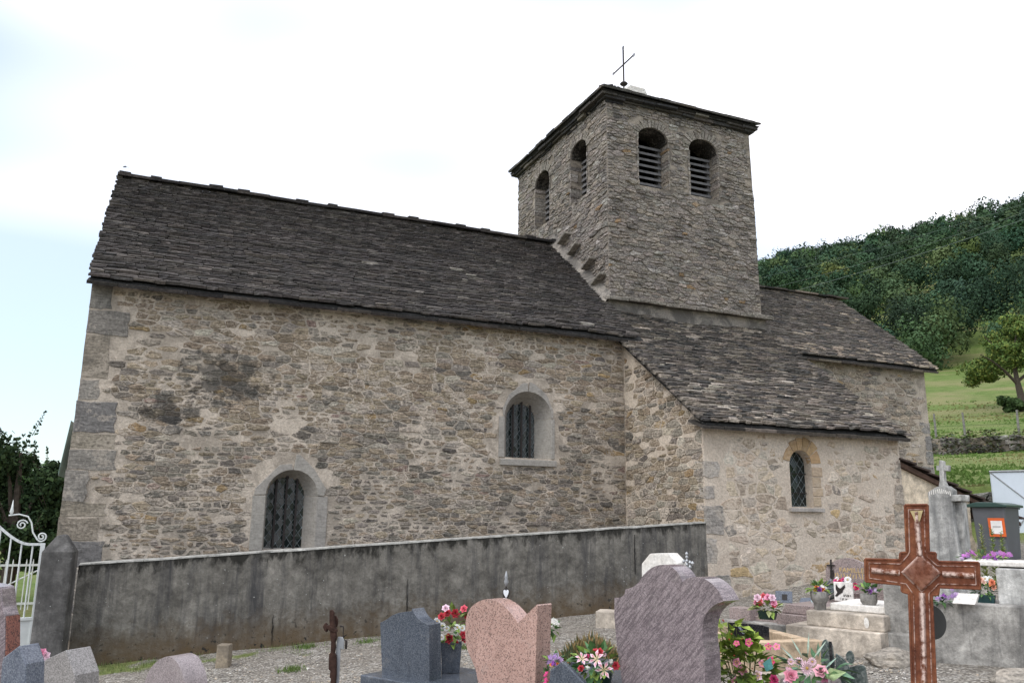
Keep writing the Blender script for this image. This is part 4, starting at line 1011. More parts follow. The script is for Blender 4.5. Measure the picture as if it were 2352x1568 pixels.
# ------------------------------------------------------------------ gravestones
def stele(name, label, px, d, phi, outline, thick, m, bevel=.006, low=None, smooth=False):
    """upright stone from its face outline; bottom runs down into the ground"""
    f = Fr(px, d, phi); ol = f.pts(outline); r = f.root(name); tag(r, label, 'gravestone')
    mb = MB(); mb.prism(ol, 0, thick); child(mb, 'headstone', m, r, bevel=bevel); return f, r
def curve(p, n=5):
    """Catmull-Rom through points"""
    o = []
    for i in range(len(p)-1):
        a, b, c, d = p[max(i-1, 0)], p[i], p[i+1], p[min(i+2, len(p)-1)]
        for k in range(n):
            t = k/n; o.append(tuple(.5*((2*b[j])+(c[j]-a[j])*t+(2*a[j]-5*b[j]+4*c[j]-d[j])*t*t+(3*b[j]-a[j]-3*c[j]+d[j])*t**3) for j in (0, 1)))
    return o+[p[-1]]
def plinth(f, r, x0, x1, y0, y1, z1, m, name='base', z0=-.1, bevel=.008):
    mb = MB(); mb.box(((x0+x1)/2, (y0+y1)/2, (z0+z1)/2), (x1-x0, y1-y0, z1-z0)); return child(mb, name, m, r, bevel=bevel)

Z3 = lambda pp: zc(2000, 2000, 2.138, pp); Z2 = lambda pp: zc(1000, 2000, 2.138, pp); Z1 = lambda pp: zc(0, 2000, 2.138, pp); Z4 = lambda pp: zc(0, 2320, 3.8156, pp)
# big purple stone with scrolled top
ol = [(1060, 1790), (1045, 1563), (1000, 1250), (978, 1000), (978, 836)]+curve([(978, 832), (1035, 826), (1063, 800), (1070, 762)], 4)+curve([(1070, 760), (1130, 742), (1180, 705), (1225, 640), (1300, 575), (1390, 550), (1470, 572), (1530, 632), (1560, 700)])+curve([(1560, 700), (1600, 668), (1680, 655), (1765, 680), (1850, 750), (1915, 860)])+curve([(1915, 860), (1830, 898), (1765, 965), (1735, 1060), (1730, 1180), (1745, 1300), (1752, 1420), (1755, 1563), (1757, 1790)])
f, r = stele('gravestone', 'large purple-grey granite headstone with scrolled asymmetric top', 1545, 4.6, 43, Z3(ol), .125, m_gr_purple)
plinth(f, r, f.X(1420), f.X(1680), -.12, .28, f.Z(1680), m_gr_purple)
# pink heart
ol = [(1985, 1790), (1960, 1600)]+curve([(1950, 1563), (1930, 1450), (1890, 1350), (1852, 1250), (1840, 1130), (1848, 1010), (1885, 920), (1960, 862), (2045, 843), (2130, 872), (2215, 945), (2290, 1045)])+[(2293, 1045), (2452, 890), (2460, 900), (2448, 1200), (2440, 1563), (2440, 1790)]
f, r = stele('gravestone', 'pink speckled granite headstone shaped like a tilted heart', 1165, 5.3, 43, Z2(ol), .135, m_gr_pink)
plinth(f, r, f.X(1100), f.X(1230), -.15, .4, f.Z(1690), m_gr_pink)
# blue-black stone with vase
ol = [(1132, 1700), (1130, 1520), (1112, 1050)]+curve([(1112, 1045), (1165, 1018), (1220, 980), (1290, 957), (1380, 948)])+[(1384, 928)]+curve([(1388, 924), (1405, 965), (1440, 1012), (1490, 1045), (1530, 1062)])+[(1533, 1300), (1533, 1700)]
f, r = stele('gravestone', 'dark blue granite headstone with peaked curved top on a wide base', 940, 5.7, 43, Z2(ol), .12, m_gr_blue)
plinth(f, r, f.X(862), f.X(1090), -.12, .55, f.Z(1556), m_gr_blue, 'base')
BLUE = f
# white stone behind
ol = [(1210, 900), (1210, 540), (1280, 455), (1440, 452), (1521, 535), (1521, 900)]
f, r = stele('gravestone', 'white limestone headstone with chamfered corners in front of the churchyard wall', 1510, 8.0, 33, Z3(ol), .17, m_white_st, .01)
plinth(f, r, f.X(1470), f.X(1570), -.1, .5, .18, m_white_st)
# slate blue peaked stone, bottom left
ol = [(-60, 1900), (0, 1568), (25, 1250), (45, 1180), (300, 990), (390, 1280), (382, 1568), (380, 1900)]
f, r = stele('gravestone', 'slate-blue granite headstone with peaked top at bottom left', 50, 4.2, 48, Z4(ol), .115, m_gr_slate)
ol = [(640, 1900), (650, 1568), (680, 1210), (1010, 1060), (1145, 1450), (1140, 1568), (1135, 1900)]
f, r = stele('gravestone', 'light grey granite headstone with lopsided peak and black lichen on top', 140, 5.2, 48, Z4(ol), .185, m_gr_grey)
ol = curve([(1195, 1900), (1215, 1640), (1250, 1510), (1290, 1430), (1345, 1372), (1400, 1342), (1440, 1335), (1490, 1358), (1530, 1410), (1560, 1480), (1578, 1563), (1590, 1700), (1590, 1900)])
f, r = stele('gravestone', 'round-topped grey-pink granite headstone near the left gravel path', 385, 5.0, 50, Z1(ol), .165, m_gr_mauve)
# curved-top stone cut by the left edge
ol = [(-420, 1900), (-420, 40), (-150, 60), (0, 100)]+curve([(18, 130), (28, 260), (45, 420), (78, 535)])+[(74, 1000), (40, 1568), (20, 1900)]
f, r = stele('gravestone', 'violet headstone with concave shoulder and rough red side at the left edge', -10, 5.2, 43, Z4(ol), .115, m_gr_purple)
ol2 = [(-100, 1900), (-100, 560), (70, 548), (66, 1000), (34, 1568), (10, 1900)]
mb = MB(); mb.prism(f.pts(Z4(ol2)), .006, .112); q = child(mb, 'rough_side', m_gr_red, r); q.location.x = .012; q['label'] = 'rough red split granite side'

# small marker post at the wall foot
f = Fr(531, 9.35, 20); mb = MB(); mb.box((0, 0, f.Z(1478)/2-.05), (.145, .13, f.Z(1478)+.1), taper=.94); o = mb.build('marker_post', mortar_mat('weathered_limestone', (.25, .205, .15), (.33, .275, .2), .01, .5), None, f.loc, f.rz, bevel=.012); tag(o, 'short weathered stone marker post at the foot of the churchyard wall', 'post')

# broken iron cross on the left
f = Fr(772, 6.2, 20); r = f.root('iron_grave_cross'); tag(r, 'decayed dark iron grave cross with broken arm standing in the gravel', 'cross')
Z8 = lambda x, y: zc(1270, 2400, 4.7368, [(x, y)])[0]
def L8(x, y): p = Z8(x, y); return (f.X(p[0]), f.Z(p[1]))
ol = [L8(*p) for p in ((215, 200), (240, 180), (270, 195), (298, 240), (300, 300), (330, 470), (350, 560), (372, 690), (350, 800), (362, 900), (345, 1000), (380, 1040), (390, 1200), (400, 1420), (395, 1568), (392, 2200), (310, 2200), (300, 1568), (310, 1480), (285, 1470), (290, 1330), (255, 1320), (250, 1010), (278, 1000), (275, 800), (250, 650), (240, 500), (222, 400))]
mb = MB(); mb.prism(ol, 0, .03); child(mb, 'shaft', m_rustdark, r, bevel=.006)
ol = [L8(*p) for p in ((108, 500), (150, 430), (185, 480), (240, 470), (360, 545), (375, 600), (250, 590), (195, 540), (180, 610), (140, 570))]
mb = MB(); mb.prism(ol, -.006, .036); child(mb, 'broken_arm', m_rustdark, r, bevel=.005)
ol = [L8(*p) for p in ((285, 300), (310, 295), (350, 360), (358, 450), (340, 530), (300, 470), (276, 380))]
mb = MB(); mb.prism(ol, .034, .05); child(mb, 'leaf_plate', m_rustdark, r, bevel=.004)
ol = [L8(*p) for p in ((370, 700), (460, 700), (495, 770), (495, 940), (436, 920), (436, 2200), (385, 2200), (350, 1000), (358, 800))]
mb = MB(); mb.prism(ol, .032, .045); child(mb, 'backing_plate', m_galv, r, bevel=.003)
ol = [L8(*p) for p in ((380, 520), (400, 485), (462, 500), (462, 740), (545, 780), (540, 940), (505, 930), (500, 780), (448, 745), (448, 520))]
mb = MB(); mb.prism(ol, .047, .058); child(mb, 'flange', m_iron, r, bevel=.003)

# ------------------------------------------------------------------ large rusted cross on the right
f = Fr(2114, 4.0, -4); r = f.root('rusted_cross'); tag(r, 'large rusty painted iron cross with diamond centre in the right foreground', 'cross')
R4 = lambda pp: f.pts(zc(2996, 2000, 2.138, pp))
OUT = [(1333, 40), (1530, 38), (1540, 445), (1600, 450), (1598, 500), (1625, 525), (1967, 532), (1980, 758), (1628, 745), (1620, 805), (1565, 815), (1600, 1563), (1612, 2150), (1412, 2150), (1395, 1563), (1370, 800), (1308, 782), (1305, 722), (998, 695), (993, 502), (1290, 510), (1295, 450), (1350, 445)]
INN = [(1365, 80), (1500, 78), (1508, 440), (1530, 490), (1612, 560), (1935, 566), (1945, 722), (1622, 715), (1540, 800), (1565, 1563), (1578, 2150), (1440, 2150), (1425, 1563), (1408, 805), (1345, 715), (1030, 665), (1025, 535), (1295, 545), (1360, 470), (1375, 440)]
ol = R4(OUT); mb = MB(); mb.prism(ol, .012, .030, (0, 0, 0)); child(mb, 'plate', m_rust, r, bevel=.003)
def rail(pp, rad, col, y=.008): 
    q = R4(pp); q = q+[q[0]]; mb = MB()
    for a, b in zip(q, q[1:]): mb.tube([(a[0], y, a[1]), (b[0], y, b[1])], rad, 6, col)
    return mb
child(rail(OUT, .0055, (0, 0, 0), .012), 'rim', m_rust, r); child(rail(INN, .0028, (.5, 0, 0), .011), 'inner_moulding', m_rust, r)
def ridge(pts, w_, hgt, name, col):
    """a roof-shaped rib along a centre line, pale where the paint holds"""
    (xa, za), (xb, zb_) = R4(pts); d = Vector((xb-xa, zb_-za)); nrm = Vector((-d.y, d.x)).normalized()*w_*f.k/1.7415/2.138
    mb = MB(); V = []
    for (x, z, e) in ((xa, za, 1), (xb, zb_, 1)):
        V += [(x+nrm.x, .012, z+nrm.y), (x+nrm.x*.25, .012-hgt, z+nrm.y*.25), (x-nrm.x*.25, .012-hgt, z-nrm.y*.25), (x-nrm.x, .012, z-nrm.y)]
    mb.add(V, [(0, 1, 5, 4), (1, 2, 6, 5), (2, 3, 7, 6), (0, 3, 2, 1), (4, 5, 6, 7)], [(.1, 0, 0), col, col, (.0, 0, 0)]*2); child(mb, name, m_rust, r)
ridge([(1430, 95), (1462, 470)], 27, .014, 'upper_rib', (1, 0, 0)); ridge([(1480, 790), (1512, 2150)], 27, .014, 'lower_rib', (1, 0, 0))
ridge([(1045, 600), (1290, 622)], 27, .014, 'side_rib', (.9, 0, 0)); ridge([(1655, 630), (1925, 648)], 27, .014, 'side_rib', (1, 0, 0))
dm = R4([(1465, 455), (1650, 625), (1478, 790), (1300, 615)]); cxm = R4([(1472, 620)])[0]; mb = MB()
mb.add([(x, .010, z) for x, z in dm]+[(lerp(x, cxm[0], .16), -.004, lerp(z, cxm[1], .16)) for x, z in dm]+[(cxm[0], -.010, cxm[1])], [(i, (i+1) % 4, 4+(i+1) % 4, 4+i) for i in range(4)]+[(4+i, 4+(i+1) % 4, 8) for i in range(4)], [(.8, 0, 0)]*4+[(.12, 0, 0)]*4+[(.0, 0, 0)])
child(mb, 'centre_diamond', m_rust, r)
pl = R4([(1378, 90), (1488, 86), (1470, 150), (1462, 178), (1420, 182), (1402, 140)]); mb = MB(); mb.prism(pl, .002, .011); child(mb, 'ochre_paint_patch', plain('ochre_paint', (.42, .33, .17), .7, .3, .2, 30), r)
# round shade hung behind the cross
f2 = Fr(2140, 4.15, -4); mb = MB(); A = np.linspace(0, 2*math.pi, 33)[:-1]; cx_, cz_ = f2.X(2140), f2.Z(1428)
mb.prism([(cx_+.064*math.cos(a), cz_+.082*math.sin(a)) for a in A], 0, .02); o = mb.build('oval_plaque', plain('dark_enamel', (.035, .036, .034), .35, .5, .2, 9), None, f2.loc, f2.rz, bevel=.006)
tag(o, 'dark oval plaque half hidden behind the shaft of the rusty cross', 'plaque')

# ================================================================== FLOWERS AND PLANTS
RED, PINK, HOT, MAG, WHT, LIL, PUR, ORA, PALE, YEL = (.42, .015, .03), (.72, .24, .36), (.72, .07, .25), (.42, .015, .10), (.78, .76, .70), (.46, .28, .58), (.26, .06, .36), (.78, .2, .03), (.78, .48, .55), (.8, .5, .08)
def petal(mb, ang, r0, r1, w_, z0, zm, z1, c0, c1, cm=None):
    ca, sa = math.cos(ang), math.sin(ang); rm = lerp(r0, r1, .58); cm = cm or c0
    q = lambda r, s, z: (r*ca-s*sa, r*sa+s*ca, z)
    mb.add([q(r0, 0, z0), q(rm, -w_, zm+.06), q(rm, 0, zm-.03), q(rm, w_, zm+.06), q(r1, 0, z1)], [(0, 1, 2), (0, 2, 3), (1, 4, 2), (2, 4, 3)], [c0, c1, cm, c1, c1])
FM = {}
def flower_mesh(kind, col):
    key = (kind, col)
    if key in FM: return FM[key]
    mb = MB(); random.seed(hash(kind) % 1000 if False else len(kind)*13+int(col[0]*97)); dk = tuple(c*.62 for c in col); lt = tuple(min(.85, c*1.25+.05) for c in col)
    if kind == 'rose':
        for n, r0, r1, w_, z0, zm, z1, o in ((3, .02, .16, .16, .1, .52, .66, 0), (4, .04, .36, .26, .05, .46, .60, .5), (5, .06, .64, .34, 0, .34, .46, .2), (6, .08, 1.0, .42, -.05, .16, .22, .7)):
            for k in range(n): petal(mb, o+2*math.pi*k/n+random.uniform(-.15, .15), r0, r1, w_, z0, zm, z1+random.uniform(-.06, .06), dk, lt, col)
    elif kind == 'lily':
        for k in range(6): petal(mb, 2*math.pi*k/6+(.1 if k % 2 else 0), .04, 1.0, .20, 0, .22, .12, (.75, .7, .35), (.82, .74, .76), (.78, .18, .34))
        for k in range(5): mb.tube([(0, 0, 0), (.16*math.cos(k*1.25), .16*math.sin(k*1.25), .35)], .015, 3, (.7, .6, .3))
    elif kind == 'daisy':
        for k in range(14): petal(mb, 2*math.pi*k/14, .12, 1.0, .13, .05, .14, .06, dk, lt, col)
        mb.lathe([(.2, .02), (.16, .14), (.02, .18)], 8, (0, 0, 0), (.55, .35, .08))
    elif kind == 'trumpet':
        for k in range(5): petal(mb, 2*math.pi*k/5, .12, 1.0, .42, .0, .12, .02, (.78, .45, .08), lt, col)
        mb.lathe([(.05, -1.1), (.12, -.5), (.24, .02)], 6, (0, 0, 0), dk)
    elif kind == 'bud':
        mb.lathe([(.08, -.8), (.22, -.3), (.3, .1), (.18, .6), (.02, 1.0)], 6, (0, 0, 0), col)
    else:     # 'puff': a head of many small florets
        for k in range(16):
            a, b = random.uniform(0, 6.28), random.uniform(0, 1.25); c = (.72*math.sin(b)*math.cos(a), .72*math.sin(b)*math.sin(a), .6*math.cos(b)); cc = jit(col, .3)
            for j in range(4):
                t = j*math.pi/2+a; mb.add([c, (c[0]+.28*math.cos(t)-.12*math.sin(t), c[1]+.28*math.sin(t)+.12*math.cos(t), c[2]+.06), (c[0]+.34*math.cos(t), c[1]+.34*math.sin(t), c[2]+.02), (c[0]+.28*math.cos(t)+.12*math.sin(t), c[1]+.28*math.sin(t)-.12*math.cos(t), c[2]+.06)], [(0, 1, 2, 3)], [tuple(q*.7 for q in cc), cc, cc, cc])
    o = mb.build('flower', m_flow); me = o.data; bpy.data.objects.remove(o); FM[key] = me; return me
def bloom(r, loc, size, kind, col, face=None):
    o = bpy.data.objects.new('flower', flower_mesh(kind, col)); COL.objects.link(o); o.parent = r; o.location = loc; o.scale = (size,)*3
    d = Vector(face if face else (random.uniform(-.6, .4), random.uniform(-1, -.6), random.uniform(.1, .7)))
    o.rotation_euler = (d.to_track_quat('Z', 'Y') @ Matrix.Rotation(random.uniform(0, 6.28), 4, 'Z').to_quaternion()).to_euler(); return o
def leaf(mb, c, d, up, l, w_, col):
    d = Vector(d).normalized(); s = d.cross(Vector(up)); s = s.normalized() if s.length > .01 else Vector((1, 0, 0)); n = s.cross(d); c = Vector(c)
    mb.add([c, c+d*l*.45+s*w_/2+n*w_*.12, c+d*l*.45-n*w_*.08, c+d*l*.45-s*w_/2+n*w_*.12, c+d*l-n*l*.12], [(0, 2, 1), (0, 3, 2), (1, 2, 4), (2, 3, 4)], [tuple(q*.8 for q in col), col, tuple(q*1.12 for q in col), col, col])
def leaves(c, rad, n, l, w_, cols, seed=1, lower=-.2):
    random.seed(seed); mb = MB()
    for _ in range(n):
        while True:
            v = Vector((random.uniform(-1, 1), random.uniform(-1, 1), random.uniform(lower, 1)))
            if .2 < v.length < 1: break
        p = Vector((c[0]+v.x*rad[0], c[1]+v.y*rad[1], c[2]+v.z*rad[2])); d = Vector((v.x, v.y-.35, v.z*.6+.15+random.uniform(-.4, .5)))
        k = random.uniform(.7, 1.3); leaf(mb, p, d, (random.uniform(-.5, .5), random.uniform(-.5, .5), 1), l*k, w_*k, jit(random.choice(cols), .25))
    return mb
LG, MG, DG2 = (.20, .29, .06), (.075, .155, .05), (.03, .075, .03)
def potted(name, label, px, d, zbase, pot, blooms, fol, leafc, phi=0, cat='flowers', seed=1, fwd=0.0, grow=1.15, potm=None, leafsize=(.07, .035), nleaf=60, potkind='box'):
    """pot or vase, foliage and single blooms; positions read off the reference view"""
    f = Fr(px, d, phi, zbase); r = f.root(name); tag(r, label, cat); random.seed(seed)
    if pot:
        x0, x1, yt, yb = pot; a, b = f.X(x0), f.X(x1); zt, zb = f.Z(yt), f.Z(yb); mb = MB()
        if potkind == 'box':
            w_, hh = (b-a), zt-zb; mb.add([(a+w_*.09, -w_*.25, zb), (b-w_*.09, -w_*.25, zb), (b-w_*.09, w_*.25, zb), (a+w_*.09, w_*.25, zb), (a, -w_*.32, zt), (b, -w_*.32, zt), (b, w_*.32, zt), (a, w_*.32, zt), (a+.01, -w_*.29, zt-.012), (b-.01, -w_*.29, zt-.012), (b-.01, w_*.29, zt-.012), (a+.01, w_*.29, zt-.012)],
                   [(0, 1, 5, 4), (1, 2, 6, 5), (2, 3, 7, 6), (3, 0, 4, 7), (3, 2, 1, 0), (4, 5, 9, 8), (5, 6, 10, 9), (6, 7, 11, 10), (7, 4, 8, 11), (8, 9, 10, 11)])
        else:
            R = (b-a)/2; hh = zt-zb; prof = {'vase': [(.62, 0), (.66, .05), (.72, .45), (1.0, .62), (1.02, .97), (.95, 1.0), (.8, .95)], 'pot': [(.7, 0), (.74, .05), (.95, .86), (1.02, .88), (1.02, 1.0), (.9, .98)]}[potkind]
            mb.lathe([(R*q, zb+hh*z) for q, z in prof], 22, ((a+b)/2, 0, 0))
        child(mb, 'pot', potm or m_pot_green, r, smooth=(potkind != 'box'), bevel=0)
    if fol:
        x0, x1, yt, yb = fol; c = (f.X((x0+x1)/2), 0, f.Z((yt+yb)/2)); rad = (abs(f.X(x1)-f.X(x0))/2, abs(f.X(x1)-f.X(x0))*.42, (f.Z(yt)-f.Z(yb))/2)
        child(leaves(c, rad, nleaf, leafsize[0], leafsize[1], leafc, seed, -1), 'foliage', m_plant, r)
    for x, y, kind, col, sz in blooms:
        hx, hz = f.hit(x, y); bloom(r, (hx, random.uniform(-.07, .0)-fwd, hz), sz*f.k*grow, kind, col)
    return f, r
def Zm(ox, oy, fac, L_): return [(*zc(ox, oy, fac, [(x, y)])[0], k, c, s/fac/1.7415) for x, y, k, c, s in L_]

# bouquet of red roses and white daisies in a dark granite vase
B = Zm(1000, 2000, 2.138, [(1675, 915, 'rose', PALE, 32), (1640, 985, 'rose', RED, 32), (1690, 965, 'rose', RED, 34), (1752, 965, 'rose', RED, 38), (1830, 925, 'rose', (.6, .08, .12), 32), (1858, 990, 'rose', RED, 26), (1600, 1025, 'daisy', WHT, 30), (1645, 1062, 'daisy', WHT, 28), (1682, 1095, 'daisy', WHT, 28), (1772, 1078, 'daisy', WHT, 32), (1816, 1088, 'daisy', WHT, 30), (1640, 1160, 'daisy', WHT, 26), (1762, 1132, 'daisy', WHT, 24), (1705, 1172, 'rose', RED, 40), (1822, 1140, 'rose', RED, 32), (1832, 1190, 'rose', RED, 28), (1655, 1255, 'rose', RED, 38), (1757, 1232, 'rose', RED, 36)])
potted('rose_bouquet', 'red roses and white daisies in a dark stone vase beside the pink heart stone', 1039, 5.9, at(1039, 1500, 5.9).z, (1014, 1062, 1474, 1542), B, (1010, 1068, 1395, 1480), [LG, MG, LG], 0, 'bouquet', 3, potm=m_gr_blue, leafsize=(.06, .03), nleaf=70, potkind='box')
# pink lilies in green pot
B = Zm(2130, 2380, 4.4674, [(1150, 1075, 'lily', PINK, 112), (1275, 1290, 'lily', PINK, 118), (890, 1090, 'lily', PINK, 92), (1115, 980, 'rose', RED, 50), (1205, 965, 'rose', RED, 52), (975, 1075, 'rose', MAG, 48), (872, 1265, 'rose', RED, 48), (1480, 1225, 'rose', RED, 58), (1270, 1010, 'daisy', PALE, 40), (985, 1240, 'puff', WHT, 36), (1410, 1150, 'puff', WHT, 40)])
potted('lily_bouquet', 'pink and white lilies with red roses in a dark green pot before the purple headstone', 1366, 5.0, at(1366, 1600, 5.0).z, (1356, 1405, 1541, 1610), B, (1318, 1420, 1490, 1552), [LG, MG, (.10, .22, .09)], 0, 'bouquet', 5, .05, 1.4, potm=m_pot_green, leafsize=(.075, .045), nleaf=80, potkind='pot')
# purple hydrangea head with orange pansies
B = Zm(2130, 2380, 4.4674, [(340, 1110, 'puff', LIL, 70), (430, 1095, 'puff', LIL, 75), (510, 1140, 'puff', (.5, .34, .55), 55), (320, 1200, 'puff', LIL, 60), (400, 1190, 'puff', PUR, 60), (340, 1215, 'rose', ORA, 34), (445, 1205, 'rose', ORA, 34), (608, 1215, 'rose', ORA, 38), (612, 1265, 'puff', LIL, 34)])
potted('purple_bouquet', 'lilac flower heads with orange pansies on the dark stone beside the pink heart', 1276, 5.05, at(1276, 1540, 5.05).z, None, B, (1258, 1296, 1508, 1535), [MG, LG], 0, 'bouquet', 6, nleaf=22, leafsize=(.05, .03))
B = Zm(2130, 2380, 4.4674, [(255, 1370, 'puff', HOT, 36), (240, 1420, 'puff', HOT, 40), (250, 1480, 'puff', HOT, 42), (225, 1540, 'puff', HOT, 44), (265, 1545, 'puff', MAG, 38), (250, 1610, 'puff', HOT, 44)])
potted('pink_flower_spike', 'upright spike of hot pink flowers at the foot of the pink heart stone', 1257, 5.0, at(1257, 1600, 5.0).z, None, B, (1250, 1266, 1540, 1600), [MG], 0, 'flowers', 8, nleaf=18, leafsize=(.05, .025))
# white hydrangea by the wall
B = Zm(2000, 2000, 2.138, [(440, 1040, 'puff', WHT, 30), (465, 1035, 'puff', WHT, 32), (485, 1050, 'puff', WHT, 26), (455, 1062, 'puff', WHT, 26)])
potted('white_flower_bunch', 'bunch of white flowers lying on the gravel beside the pink heart stone', 1265, 8.6, None, None, B, (1255, 1278, 1432, 1452), [MG, LG], 0, 'flowers', 9, nleaf=30, leafsize=(.09, .06))
# pink mandevilla bush
B = Zm(2780, 2420, 3.36, [(722, 455, 'trumpet', HOT, 52), (560, 475, 'trumpet', HOT, 40), (978, 510, 'trumpet', HOT, 44), (1085, 510, 'trumpet', (.75, .14, .34), 44), (685, 605, 'bud', PINK, 26), (565, 715, 'trumpet', PINK, 56), (640, 830, 'trumpet', PINK, 60), (895, 735, 'trumpet', PINK, 44), (1012, 705, 'trumpet', (.74, .03, .16), 60), (555, 975, 'trumpet', PINK, 62), (838, 885, 'trumpet', PALE, 66), (1050, 1000, 'rose', MAG, 60), (385, 180, 'bud', (.5, .05, .04), 30), (495, 340, 'bud', (.5, .05, .04), 26), (465, 410, 'bud', (.5, .05, .04), 26), (635, 415, 'bud', (.5, .05, .04), 26), (530, 620, 'bud', (.5, .05, .04), 28), (765, 800, 'bud', (.5, .05, .04), 26), (340, 600, 'bud', (.5, .05, .04), 26)])
f, r = potted('mandevilla_bush', 'leafy green bush with pink trumpet flowers beside the purple headstone', 1710, 4.95, None, None, B, (1642, 1765, 1470, 1600), [(.24, .33, .06), (.28, .36, .07), (.12, .2, .04), (.2, .29, .05)], 0, 'bush', 12, fwd=.09, nleaf=190, leafsize=(.085, .05))
random.seed(4); mb = MB()
for x, y, n in ((1650, 1425, 9), (1664, 1455, 8), (1672, 1480, 9), (1690, 1445, 8), (1705, 1480, 8), (1722, 1475, 7), (1735, 1490, 7), (1655, 1500, 9), (1690, 1510, 9), (1640, 1545, 8)):
    for k in range(n): leaf(mb, (f.X(x)+random.uniform(-.03, .03), random.uniform(-.05, .03), f.Z(y)+random.uniform(-.05, .03)), (random.uniform(-1, 1), random.uniform(-1, -.1), random.uniform(-.2, 1)), (random.uniform(-.6, .6), -.4, 1), random.uniform(.07, .1), random.uniform(.04, .06), jit((.27, .36, .06), .25))
    mb.tube([(f.X(x), 0, f.Z(y)), (f.X(lerp(x, 1705, .6)), .02, f.Z(1600))], .004, 4, (.12, .13, .05))
child(mb, 'shoots', m_plant, r)
# mixed pink bouquet bottom right of centre, in a lobed grey bowl
B = Zm(2780, 2420, 3.36, [(1290, 925, 'rose', (.75, .25, .33), 98), (1245, 1000, 'rose', PALE, 50), (1510, 840, 'daisy', PALE, 92), (1690, 870, 'rose', (.76, .34, .40), 92), (1745, 940, 'rose', PINK, 80), (1290, 745, 'daisy', PALE, 48), (1400, 730, 'daisy', PALE, 56), (1575, 745, 'daisy', PALE, 54), (1250, 840, 'puff', PALE, 34), (1480, 945, 'daisy', WHT, 30), (1060, 990, 'rose', MAG, 60)])
f, r = potted('pink_bouquet', 'bouquet of pale pink roses and daisies with large leaves in a lobed grey bowl', 1858, 4.7, at(1858, 1610, 4.7).z, None, B, (1805, 1925, 1505, 1565), [(.05, .12, .05), MG, (.11, .2, .12)], 0, 'bouquet', 14, nleaf=46, leafsize=(.10, .03))
mb = MB()
for x, y, dx, dz, l, w_, c in ((1880, 1548, 1, .35, .13, .07, (.35, .45, .22)), (1855, 1556, .9, .5, .11, .05, (.07, .13, .04)), (1755, 1545, .3, .9, .09, .06, (.12, .35, .33)), (1840, 1510, -.5, 1, .13, .012, (.45, .55, .45)), (1850, 1505, .1, 1, .14, .012, (.45, .55, .45)), (1862, 1508, .7, 1, .13, .012, (.45, .55, .45)), (1825, 1520, -.8, .9, .12, .012, (.4, .5, .42)), (1885, 1530, 1, 1, .1, .012, (.4, .55, .45))):
    leaf(mb, (f.X(x), -.05, f.Z(y)), (dx, -.3, dz), (0, -1, .4), l, w_, c)
child(mb, 'large_leaves', m_plant, r)
mb = MB(); ol = []
for k in range(6):
    a0 = 1790+k*24; ol += [(a0+12+12*math.cos(t), 1572-10*math.sin(t)) for t in np.linspace(math.pi, .25, 6)]
mb.prism(f.pts(ol+[(1940, 1700), (1790, 1700)]), -.1, .1); child(mb, 'lobed_bowl', m_gr_mauve, r, bevel=.008)
# leaf-shaped green granite plaque with dark rod
f = Fr(1925, 5.1, 10); r = f.root('leaf_plaque'); tag(r, 'green granite plaque of leaf shapes with a black rod beside the pink bouquet', 'plaque')
for i, (pp) in enumerate(([(1688, 700), (1690, 560), (1715, 480), (1750, 462), (1785, 500), (1830, 520), (1850, 640), (1860, 860), (1700, 860)], [(1870, 660), (1960, 720), (2040, 820), (2070, 900), (2060, 960), (1940, 940), (1870, 860)], [(1995, 680), (2030, 635), (2070, 640), (2105, 710), (2100, 790), (2050, 800), (2005, 750)], [(1880, 900), (2060, 860), (2200, 840), (2260, 920), (2260, 1300), (1880, 1300)])):
    mb = MB(); mb.prism(curve(f.pts(zc(2780, 2420, 3.36, pp)), 3), .01+i*.032, .036+i*.032); child(mb, 'leaf', m_gr_green, r, bevel=.004)
mb = MB(); a, b = f.pts(zc(2780, 2420, 3.36, [(1822, 480), (1870, 1300)])); mb.tube([(a[0], -.01, a[1]), (b[0], -.01, b[1])], .009, 8); child(mb, 'rod', m_black, r)
# dark wedge tomb plate and slab by the lilies
f = Fr(1300, 4.85, 20); r = f.root('dark_tomb'); tag(r, 'dark blue granite tomb with sloping desk-shaped stone between the pink and purple headstones', 'tomb')
mb = MB(); mb.prism(f.pts(zc(2130, 2380, 4.4674, [(285, 1900), (290, 1568), (315, 1330), (515, 1188), (560, 1200), (930, 1568), (960, 1900)])), 0, .05); child(mb, 'desk_stone', m_gr_blue, r, bevel=.006)
mb = MB(); mb.box((f.X(1365), .45, f.Z(1640)+.02), (.62, .7, .22)); child(mb, 'slab', m_gr_blue, r, bevel=.008)
f2 = Fr(1348, 5.6, 20); mb = MB(); mb.box((0, .1, f2.Z(1530)/2), (.24, .22, f2.Z(1510))); o = mb.build('granite_block', m_gr_blue, None, f2.loc, f2.rz, bevel=.008); tag(o, 'dark granite block behind the lily bouquet', 'block')
